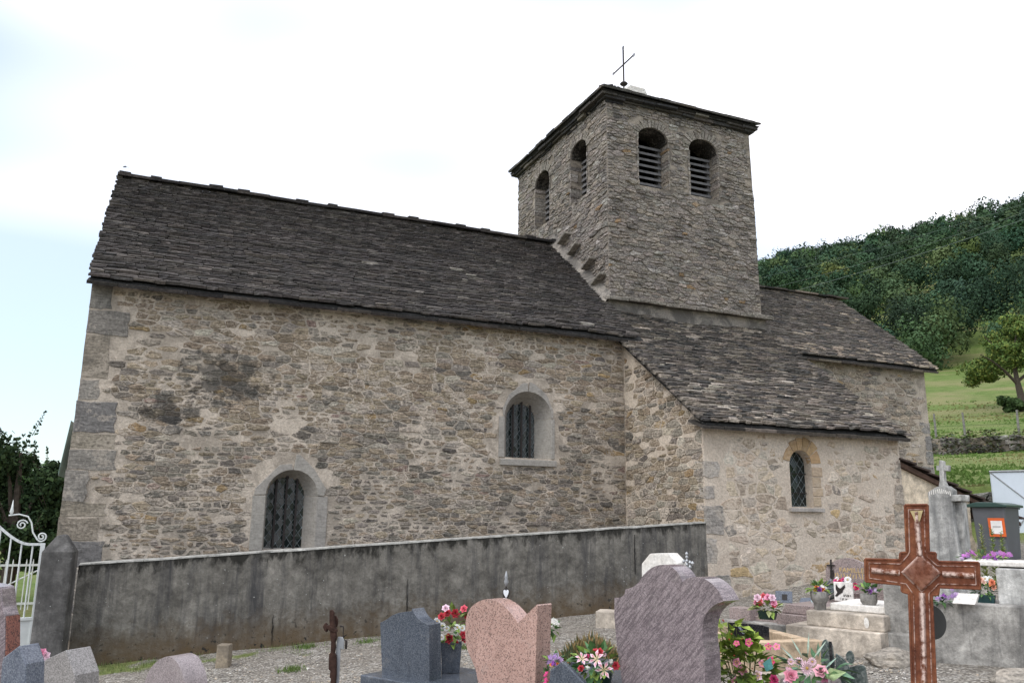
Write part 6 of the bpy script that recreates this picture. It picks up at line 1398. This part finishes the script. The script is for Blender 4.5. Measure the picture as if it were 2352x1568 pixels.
# ivy and brambles on the meadow wall
random.seed(70); mb = MB()
for _ in range(2600):
    t = random.random(); p = A.lerp(B, t); nz = noise.noise((t*9, 3, 0))
    if random.random() > .45+nz*.9: continue
    q = p*(1-random.uniform(-.004, .02)); z = G(q.x, q.y)+random.uniform(-.1, .95)*(1+.3*nz); leaf(mb, (q.x, q.y, z), (random.uniform(-1, 1), -1, random.uniform(-.8, .8)), (0, 0, 1), random.uniform(.12, .24), .12, jit(random.choice([(.05, .075, .025), (.075, .09, .035), (.11, .085, .04)]), .3))
o = mb.build('wall_brambles', m_plant, kind='stuff'); tag(o, 'brambles and ivy growing over the meadow wall', 'brambles')
GRP = 'fence posts along the meadow wall'
for px, lab in ((2150, 'weathered fence post in the meadow nearest the church'), (2217, 'middle weathered fence post above the meadow wall'), (2341, 'weathered fence post at the right edge of the meadow')):
    P = onr(px, 1000, 46.5); z = G(P.x, P.y); mb = MB(); random.seed(px); dx = random.uniform(-.06, .06)
    mb.tube([(0, 0, -.2), (dx*.4, 0, .6), (dx, 0, 1.2)], [.06, .055, .045], 7); o = mb.build('fence_post', plain('grey_wood_%d' % px, (.20, .19, .175), .9, .2, .3, 6), None, (P.x, P.y, z)); tag(o, lab, 'post', GRP)
P0, P1 = onr(2085, 1000, 46.5), onr(2430, 1000, 46.5)
for hgt in (.55, 1.0):
    mb = MB(); mb.tube([(lerp(P0.x, P1.x, t), lerp(P0.y, P1.y, t), G(lerp(P0.x, P1.x, t), lerp(P0.y, P1.y, t))+hgt) for t in np.linspace(0, 1, 14)], .006, 4); o = mb.build('fence_wire', m_iron); tag(o, 'upper strand of the meadow fence wire' if hgt > .8 else 'lower strand of the meadow fence wire', 'wire')

def crown_points(n, rad, seed, lobes=9, shell=.55):
    """points of a lumpy crown made of overlapping lobes"""
    rg = np.random.default_rng(seed); c = rg.normal(0, 1, (lobes, 3)); c /= np.linalg.norm(c, axis=1)[:, None]; c *= rg.uniform(.25, .68, (lobes, 1)); c[:, 2] = c[:, 2]*.8
    lr = rg.uniform(.28, .5, lobes); k = rg.integers(0, lobes, n); d = rg.normal(0, 1, (n, 3)); d /= np.linalg.norm(d, axis=1)[:, None]; q = rg.uniform(shell, 1, (n, 1))**.6
    p = c[k]+d*lr[k][:, None]*q; return p*np.array(rad), d, rg
def leaf_cloud(p, d, rg, size, cols, spread=.55, var=.35):
    n = len(p); nv = d+rg.normal(0, spread, (n, 3)); nv /= np.linalg.norm(nv, axis=1)[:, None]; t = np.cross(nv, rg.normal(0, 1, (n, 3))); t /= np.linalg.norm(t, axis=1)[:, None]; b = np.cross(nv, t)
    s = size*rg.uniform(.55, 1.3, (n, 1)); V = np.stack([p-t*s-b*s*.35, p-t*s*.1-b*s*.75, p+t*s, p+t*s*.05+b*s*.8], 1).reshape(-1, 3); F = np.arange(n*4).reshape(-1, 4)
    cc = np.array(cols)[rg.integers(0, len(cols), n)]*rg.uniform(1-var, 1+var, (n, 1)); return V, F, np.repeat(cc, 4, 0)
def np_mesh(name, V, F, Cc, m, parent=None, loc=None, kind=None):
    me = bpy.data.meshes.new(name); me.vertices.add(len(V)); me.vertices.foreach_set('co', np.asarray(V, np.float32).ravel()); nf, k = F.shape
    me.loops.add(nf*k); me.loops.foreach_set('vertex_index', F.ravel().astype(np.int32)); me.polygons.add(nf); me.polygons.foreach_set('loop_start', np.arange(0, nf*k, k, dtype=np.int32)); me.update(calc_edges=True)
    a = me.attributes.new('Col', 'FLOAT_COLOR', 'POINT'); c4 = np.ones((len(V), 4), np.float32); c4[:, :3] = Cc; a.data.foreach_set('color', c4.ravel()); me.materials.append(m)
    o = bpy.data.objects.new(name, me); COL.objects.link(o)
    if parent is not None: o.parent = parent
    if loc is not None: o.location = loc
    if kind: o['kind'] = kind
    return o
m_fol = plain('tree_foliage', (1, 1, 1), .85, .08, .2, 2, attr=True)
m_bark = plain('bark', (.075, .06, .048), .9, .2, .4, 14, .01)
# walnut tree in the meadow
P = onr(2351, 942, 74); z = G(P.x, P.y); r = empty('meadow_tree', (P.x, P.y, z)); tag(r, 'spreading yellow-green tree standing alone in the meadow', 'tree')
mb = MB(); mb.tube([(0, 0, -.3), (-.1, 0, 1.2), (-.35, 0, 2.4), (-.2, .2, 4.2), (.2, 0, 6)], [.34, .26, .2, .14, .05], 8); mb.tube([(-.2, 0, 2.0), (-1.4, .2, 3.1), (-3.0, 0, 3.7), (-4.4, -.2, 4.0)], [.15, .11, .07, .03], 6); mb.tube([(-.3, 0, 2.3), (1.4, -.2, 3.4), (3.0, .3, 4.4)], [.14, .1, .04], 6); mb.tube([(-.25, .1, 3.4), (-1.5, .6, 4.9), (-2.4, .8, 5.8)], [.1, .07, .03], 6)
child(mb, 'trunk', m_bark, r)
Vs, Fs, Cs = [], [], []; off = 0
TR = Vector((math.cos(.9), -math.sin(.9), 0))
for i, (x, y, zz, rx, rz_) in enumerate(((-.2, 0, 4.8, 2.9, 2.1), (-2.6, 0, 3.9, 2.5, 1.7), (2.4, .3, 4.6, 2.5, 1.9), (-4.3, -.2, 3.2, 1.6, 1.1), (-1.4, .4, 6.0, 2.1, 1.4), (1.0, 0, 6.5, 2.0, 1.4), (-3.4, .5, 4.6, 1.6, 1.1))):
    p, d, rg = crown_points(3200, (rx, rx*.9, rz_), 300+i, 9, .15); c = TR*x; p = p+np.array([c.x+y*.5, c.y+y, zz]); V, F, Cc = leaf_cloud(p, d, rg, .10, [(.105, .16, .045), (.14, .19, .05), (.08, .135, .04), (.17, .195, .05)]); Vs.append(V); Fs.append(F+off); Cs.append(Cc); off += len(V)
np_mesh('crown', np.concatenate(Vs), np.concatenate(Fs), np.concatenate(Cs), m_fol, r); r.children[0].rotation_euler.z = -.9
P = onr(2325, 935, 73); r = empty('meadow_bush', (P.x, P.y, G(P.x, P.y))); tag(r, 'dark bush at the foot of the meadow tree', 'bush'); p, d, rg = crown_points(900, (1.3, 1.2, 1.0), 330, 6, .3); V, F, Cc = leaf_cloud(p+np.array([0, 0, .6]), d, rg, .16, [(.035, .06, .022), (.05, .08, .03)]); np_mesh('foliage', V, F, Cc, m_fol, r)

# ------------------------------------------------------------------ wooded hillside (one far mass)
def forest():
    rg = np.random.default_rng(5); prot = []
    for n_, sz in ((2600, .20), (1300, .28), (700, .38)):
        row = []
        for i in range(7):
            p, d, g = crown_points(n_, (4.9, 4.9, 5.6), 400+i, 14, .55); V, F, Cc = leaf_cloud(p, d, g, sz, [(1, 1, 1)], .28, .2); row.append((V, F, Cc))
        prot.append(row)
    Vs, Fs, Cs = [], [], []; off = 0; n = 0; r = 122.0
    while r < 338:
        sp_ = 6.5+.010*r; a0 = 30.0; da = math.degrees(sp_/r)
        while a0 < 66:
            a = math.radians(a0+rg.uniform(-.4, .4)*da); rr = r+rg.uniform(-.4, .4)*sp_; a0 += da; x, y = rr*math.sin(a), rr*math.cos(a)
            edge = 121+4.5*math.sin(a*40)+2.5*math.sin(a*95)
            if rr < edge: continue
            V, F, Cc = prot[0 if rr < 150 else 1 if rr < 215 else 2][rg.integers(0, 7)]; th = rg.uniform(0, 6.28); s = rg.uniform(.78, 1.12); hz = s*rg.uniform(.9, 1.12); c, q = math.cos(th), math.sin(th)
            z = G(x, y)+ (4.2 if rr > 128 else 3.0)*hz; W = np.stack([(V[:, 0]*c-V[:, 1]*q)*s+x, (V[:, 0]*q+V[:, 1]*c)*s+y, V[:, 2]*hz+z], 1)
            k = rg.random(); base = np.array((.034, .064, .036)) if k < .5 else np.array((.048, .086, .042)) if k < .8 else np.array((.068, .108, .044)) if k < .95 else np.array((.10, .135, .045)) if k < .97 else np.array((.028, .052, .036))
            Vs.append(W); Fs.append(F+off); Cs.append(Cc*base*rg.uniform(.72, 1.35)*np.array((rg.uniform(.85, 1.2), 1, rg.uniform(.85, 1.2)))); off += len(V); n += 1
        r += sp_*.92
    o = np_mesh('wooded_hillside', np.concatenate(Vs), np.concatenate(Fs), np.concatenate(Cs), m_fol, kind='stuff'); tag(o, 'dense dark green wood covering the far hillside', 'wood'); return n
forest()

# ------------------------------------------------------------------ trees at the left
def leafy_tree(name, label, P, parts_, n, size, cols, seed, trunkh, cat='tree', twigs=0):
    r = empty(name, P); tag(r, label, cat); random.seed(seed); mb = MB(); top = max(q[2] for q in parts_)
    mb.tube([(0, 0, -.2), (.05, 0, trunkh*.5), (-.03, 0, top)], [.16, .12, .03], 7)
    Vs, Fs, Cs = [], [], []; off = 0
    for i, (x, y, z, rx, rz_) in enumerate(parts_):
        mb.tube([(0, 0, max(.2, z*.45)), (x*.5, y*.5, z*.8), (x, y, z)], [.06, .035, .012], 5)
        p, d, rg = crown_points(n, (rx, rx, rz_), seed*10+i, 9, .1); V, F, Cc = leaf_cloud(p+np.array([x, y, z]), d, rg, size, cols); Vs.append(V); Fs.append(F+off); Cs.append(Cc); off += len(V)
    tw = []
    for k in range(twigs):
        a = random.uniform(0, 6.28); q = parts_[random.randrange(len(parts_))]; b0 = Vector((q[0]+q[3]*.5*math.cos(a), q[1]+q[3]*.5*math.sin(a), q[2]+q[4]*.35)); l = random.uniform(.3, .65); dr = Vector((.55*math.cos(a)+random.uniform(-.2, .2), .55*math.sin(a), 1)).normalized()
        mb.tube([b0, b0+dr*l*.5, b0+dr*l], [.008, .006, .003], 4)
        for j in range(16): t = (j+1)/16; sgn = 1 if j % 2 else -1; s_ = dr.cross(Vector((math.sin(k), math.cos(k), .2))).normalized(); tw.append(tuple(b0+dr*l*t+s_*sgn*.05*(1.15-t)))
    child(mb, 'trunk', m_bark, r)
    if tw:
        rg = np.random.default_rng(seed); p = np.array(tw); V, F, Cc = leaf_cloud(p, rg.normal(0, 1, p.shape), rg, size*.8, cols); Vs.append(V); Fs.append(F+off); Cs.append(Cc)
    np_mesh('crown', np.concatenate(Vs), np.concatenate(Fs), np.concatenate(Cs), m_fol, r); return r
P = at(20, 1280, 16.5); P.z = G(P.x, P.y)
leafy_tree('hornbeam_tree', 'dark green leafy tree with upright twigs at the left edge', P, ((-.3, 0, 2.95, 1.15, 1.1), (-1.0, 0, 3.0, 1.1, 1.0), (.45, .2, 1.9, .8, .85), (-.9, .2, 2.0, 1.1, 1.1), (.1, -.1, 1.25, .95, .75), (.55, .1, 2.5, .55, .6), (-1.6, 0, 1.3, 1.0, 1.0), (.65, 0, 1.05, .55, .65), (.75, 0, 1.75, .5, .45)), 3000, .05, [(.034, .058, .026), (.046, .074, .03), (.026, .046, .022)], 71, 2.0, twigs=50)
P = at(118, 1280, 19); P.z = G(P.x, P.y); leafy_tree('garden_shrub', 'light green shrub between the dark tree and the church corner', P, ((0, 0, .9, .6, .7), (-.3, .2, 1.4, .5, .5), (.2, .1, .6, .5, .5)), 1300, .06, [(.07, .13, .03), (.10, .16, .04)], 72, 1, 'shrub')
random.seed(80)
for i, (px, d, h, col, lab) in enumerate(((-120, 42, 5.5, (.05, .08, .035), 'mid green garden tree far left beyond the gate'), (30, 48, 6.0, (.06, .10, .04), 'rounded green tree behind the dark hornbeam'), (110, 55, 5.5, (.045, .075, .035), 'distant green tree beside the church corner'), (180, 60, 6.0, (.05, .085, .035), 'distant tree hidden mostly by the church corner'), (-40, 60, 6.5, (.055, .09, .04), 'tall distant tree beyond the gate'))):
    P = at(px, 1200, d); P.z = G(P.x, P.y); leafy_tree('garden_tree', lab, P, ((0, 0, h*.62, 2.6, h*.36), (1.6, .4, h*.45, 1.9, h*.3), (-1.5, -.3, h*.48, 2.0, h*.3), (0, 0, h*.3, 2.4, h*.3)), 900, .2, [col, tuple(q*1.3 for q in col), tuple(q*.7 for q in col)], 90+i, h*.5)

# ------------------------------------------------------------------ weeds, grass, gravel
def meadow_tufts():
    rg = np.random.default_rng(12); n = 7000; a = np.radians(rg.uniform(46, 62, n)); r = 22.6+np.abs(rg.uniform(0, 1, n))**1.5*62; x, y = r*np.sin(a), r*np.cos(a); V = []; C = []
    for i in range(n):
        if 43.0 < r[i] < 44.8: continue
        z = G(x[i], y[i]); h = rg.uniform(.025, .07)*(1+r[i]/80); t = rg.uniform(0, 6.28); w_ = .03+.0009*r[i]; nz = noise.noise((x[i]*.12, y[i]*.12, 4))
        c = np.array((.10, .16, .04) if nz < .12 else (.19, .185, .075))*rg.uniform(.8, 1.15)
        V += [(x[i]-w_, y[i]+w_*.6, z-.02), (x[i]+w_, y[i]-w_*.6, z-.02), (x[i]+h*.4*math.cos(t), y[i]+h*.4*math.sin(t), z+h)]; C += [c*.95, c*.95, c*1.1]
    o = np_mesh('meadow_grass', np.array(V), np.arange(len(V)).reshape(-1, 3), np.array(C), m_fol, kind='stuff'); tag(o, 'tufted grass of the sloping meadow', 'grass')
meadow_tufts()
m_grass = plain('grass_blade', (1, 1, 1), .6, .3, .2, 30, attr=True)
random.seed(100); mb = MB(); nb = 0
for _ in range(60000):
    t = random.uniform(-.2, 8.4); dd = random.uniform(-.02, 1.6); p = WA+WDIR*t+WNOR*dd; g = grass_amount(p.x, p.y)
    if random.random() > g*.8-.1: continue
    z = G(p.x, p.y); h = random.uniform(.018, .06); a = random.uniform(0, 6.28); lx, ly = math.cos(a)*h*.5, math.sin(a)*h*.5; w_ = .004
    mb.add([(p.x-w_*ly/h, p.y+w_*lx/h, z), (p.x+w_*ly/h, p.y-w_*lx/h, z), (p.x+lx, p.y+ly, z+h)], [(0, 1, 2)], jit(random.choice([(.09, .145, .03), (.12, .17, .045), (.15, .16, .06)]), .3)); nb += 1
    if nb > 9000: break
for cx_, cy_, sx, sy, n in [(at(1805, 1462, 9.0).x, at(1805, 1462, 9.0).y, .5, .12, 700)]+[((WA+WDIR*random.uniform(2, 5)+WNOR*random.uniform(.1, 1.7)).x, (WA+WDIR*random.uniform(2, 5)).y-random.uniform(.2, 1.6), .14, .10, 160) for _ in range(9)]:
    for _ in range(n):
        x, y = random.gauss(cx_, sx*.5), random.gauss(cy_, sy*.6); z = G(x, y); h = random.uniform(.02, .07); a = random.uniform(0, 6.28)
        mb.add([(x-.004, y, z), (x+.004, y, z), (x+math.cos(a)*h*.5, y+math.sin(a)*h*.5, z+h)], [(0, 1, 2)], jit(random.choice([(.09, .145, .03), (.12, .17, .045)]), .3))
o = mb.build('grass', m_grass, kind='stuff'); tag(o, 'patches of short grass along the foot of the wall', 'grass')
m_peb = plain('pebble', (1, 1, 1), .85, .25, .15, 60, attr=True)
OCT = [(1, 0, 0), (0, 1, 0), (-1, 0, 0), (0, -1, 0), (0, 0, .8), (.6, .6, .4), (-.6, .6, .4), (-.6, -.6, .4), (.6, -.6, .4)]
OF = [(4, 8, 5), (4, 5, 6), (4, 6, 7), (4, 7, 8), (8, 0, 5), (5, 1, 6), (6, 2, 7), (7, 3, 8)]
mb = MB(); random.seed(110); cnt = 0
while cnt < 11000:
    px, py = random.uniform(150, 2400), random.uniform(1400, 1640); v = ray(px, py); t_ = (EYE-.3)/-v.z if v.z < -.05 else 0
    if not 5 < t_ < 14: continue
    x, y = v.x*t_, v.y*t_; gz = G(x, y); t_ = (EYE-gz)/-v.z; x, y = v.x*t_, v.y*t_; gz = G(x, y)
    if (Vector((x, y, 0))-WA).dot(WNOR) < .05 and x < CX0 or y > CS-.1: continue
    if grass_amount(x, y) > .6: continue
    s = random.uniform(.006, .017)*(1.7 if random.random() < .05 else 1); a = random.uniform(0, 6.28); c, q = math.cos(a), math.sin(a); f1, f2 = random.uniform(.6, 1), random.uniform(.5, 1)
    mb.add([(x+s*(u*c-w_*f1*q), y+s*(u*q+w_*f1*c), gz-.003+s*z_*f2+random.uniform(-.1, .1)*s) for u, w_, z_ in OCT], OF, jit(random.choice([(.36, .33, .29), (.28, .255, .22), (.46, .43, .385), (.2, .185, .165), (.40, .33, .25)]), .22)); cnt += 1
o = mb.build('gravel', m_peb, kind='stuff'); tag(o, 'loose grey and beige gravel of the churchyard paths', 'gravel')
# tall weeds by the right tombs
random.seed(120)
for i, (px, yt, lab) in enumerate(((2262, 1205, 'tall pale seeding weed, left of the group behind the purple flowers'), (2286, 1215, 'tall yellow-green weed in the middle behind the purple flowers'), (2308, 1222, 'bushy yellow-green weed, right of the group behind the purple flowers'))):
    f = Fr(px, 9.2, 0); r = f.root('tall_weed'); tag(r, lab, 'weed', 'weeds behind the right tombs'); H = f.Z(yt); mb = MB()
    mb.tube([(0, 0, 0), (.01, 0, H*.5), (0, 0, H)], [.008, .006, .002], 5, (.12, .16, .05))
    for k in range(150):
        t = random.uniform(.35, 1); a = random.uniform(0, 6.28); w_ = .055*(1.15-t)+.016; leaf(mb, (0, 0, H*t), (math.cos(a), math.sin(a), .9), (0, 0, 1), w_*1.6, w_*.5, jit((.30, .32, .11) if i == 0 else (.24, .31, .08), .25))
    child(mb, 'stem_and_seeds', m_plant, r)
f = Fr(900, 6.0, 0); r = f.root('leafy_weed'); tag(r, 'bright green broad-leaved weed at the bottom beside the blue headstone', 'weed'); mb = MB()
for k in range(22): a = random.uniform(0, 6.28); leaf(mb, (f.X(835)+random.uniform(-.05, .05), 0, f.Z(1595)), (math.cos(a), math.sin(a), random.uniform(.4, 1.4)), (0, 0, 1), random.uniform(.08, .13), .05, jit((.12, .2, .04), .2))
child(mb, 'leaves', m_plant, r)
# pink and white silk flowers between the left headstones
f = Fr(102, 5.9, 0); B = [(95, 1498, 'rose', PINK, 12), (104, 1502, 'rose', PALE, 10), (100, 1512, 'rose', WHT, 11), (110, 1518, 'daisy', WHT, 9), (97, 1530, 'puff', PUR, 9)]
potted('silk_flowers', 'pink and white silk flowers between the two peaked headstones at left', 102, 5.9, None, None, B, (90, 112, 1505, 1540), [MG], 0, 'flowers', 130, nleaf=20, leafsize=(.05, .03))
f = Fr(540, 6.4, 0)

# ------------------------------------------------------------------ power lines and bird
m_cable = plain('cable', (.13, .16, .15), .7, .2)
for k, (a, b, lab) in enumerate((((1500, 745), (2420, 480), 'lowest power line crossing in front of the wooded hill'), ((1500, 722), (2420, 465), 'middle power line crossing in front of the wooded hill'), ((1500, 688), (2420, 446), 'uppermost power line crossing in front of the wooded hill'))):
    A, B = onr(a[0], a[1], 70), onr(b[0], b[1], 62); mb = MB(); mb.tube([A.lerp(B, t)-Vector((0, 0, 1.0*4*t*(1-t)*.6)) for t in np.linspace(0, 1, 40)], (.017, .011, .009)[k], 5); o = mb.build('power_line', m_cable); tag(o, lab, 'wire')
P = at(287, 384, 30); mb = MB()
mb.tube([(-.09, 0, .0), (-.05, 0, .01), (.02, 0, .005), (.09, 0, 0)], [.004, .02, .022, .004], 6); mb.add([(-.03, 0, .01), (.03, 0, .01), (.06, -.1, .03), (.11, -.19, .0), (.03, 0, .01), (-.03, 0, .01), (.05, .1, .04), (.10, .18, .03)], [(0, 1, 2), (1, 3, 2), (4, 5, 6), (4, 6, 7)])
o = mb.build('bird', plain('dark_plumage', (.03, .028, .027), .8, .2), None, P, -.5); tag(o, 'small dark bird flying above the left end of the roof ridge', 'bird')
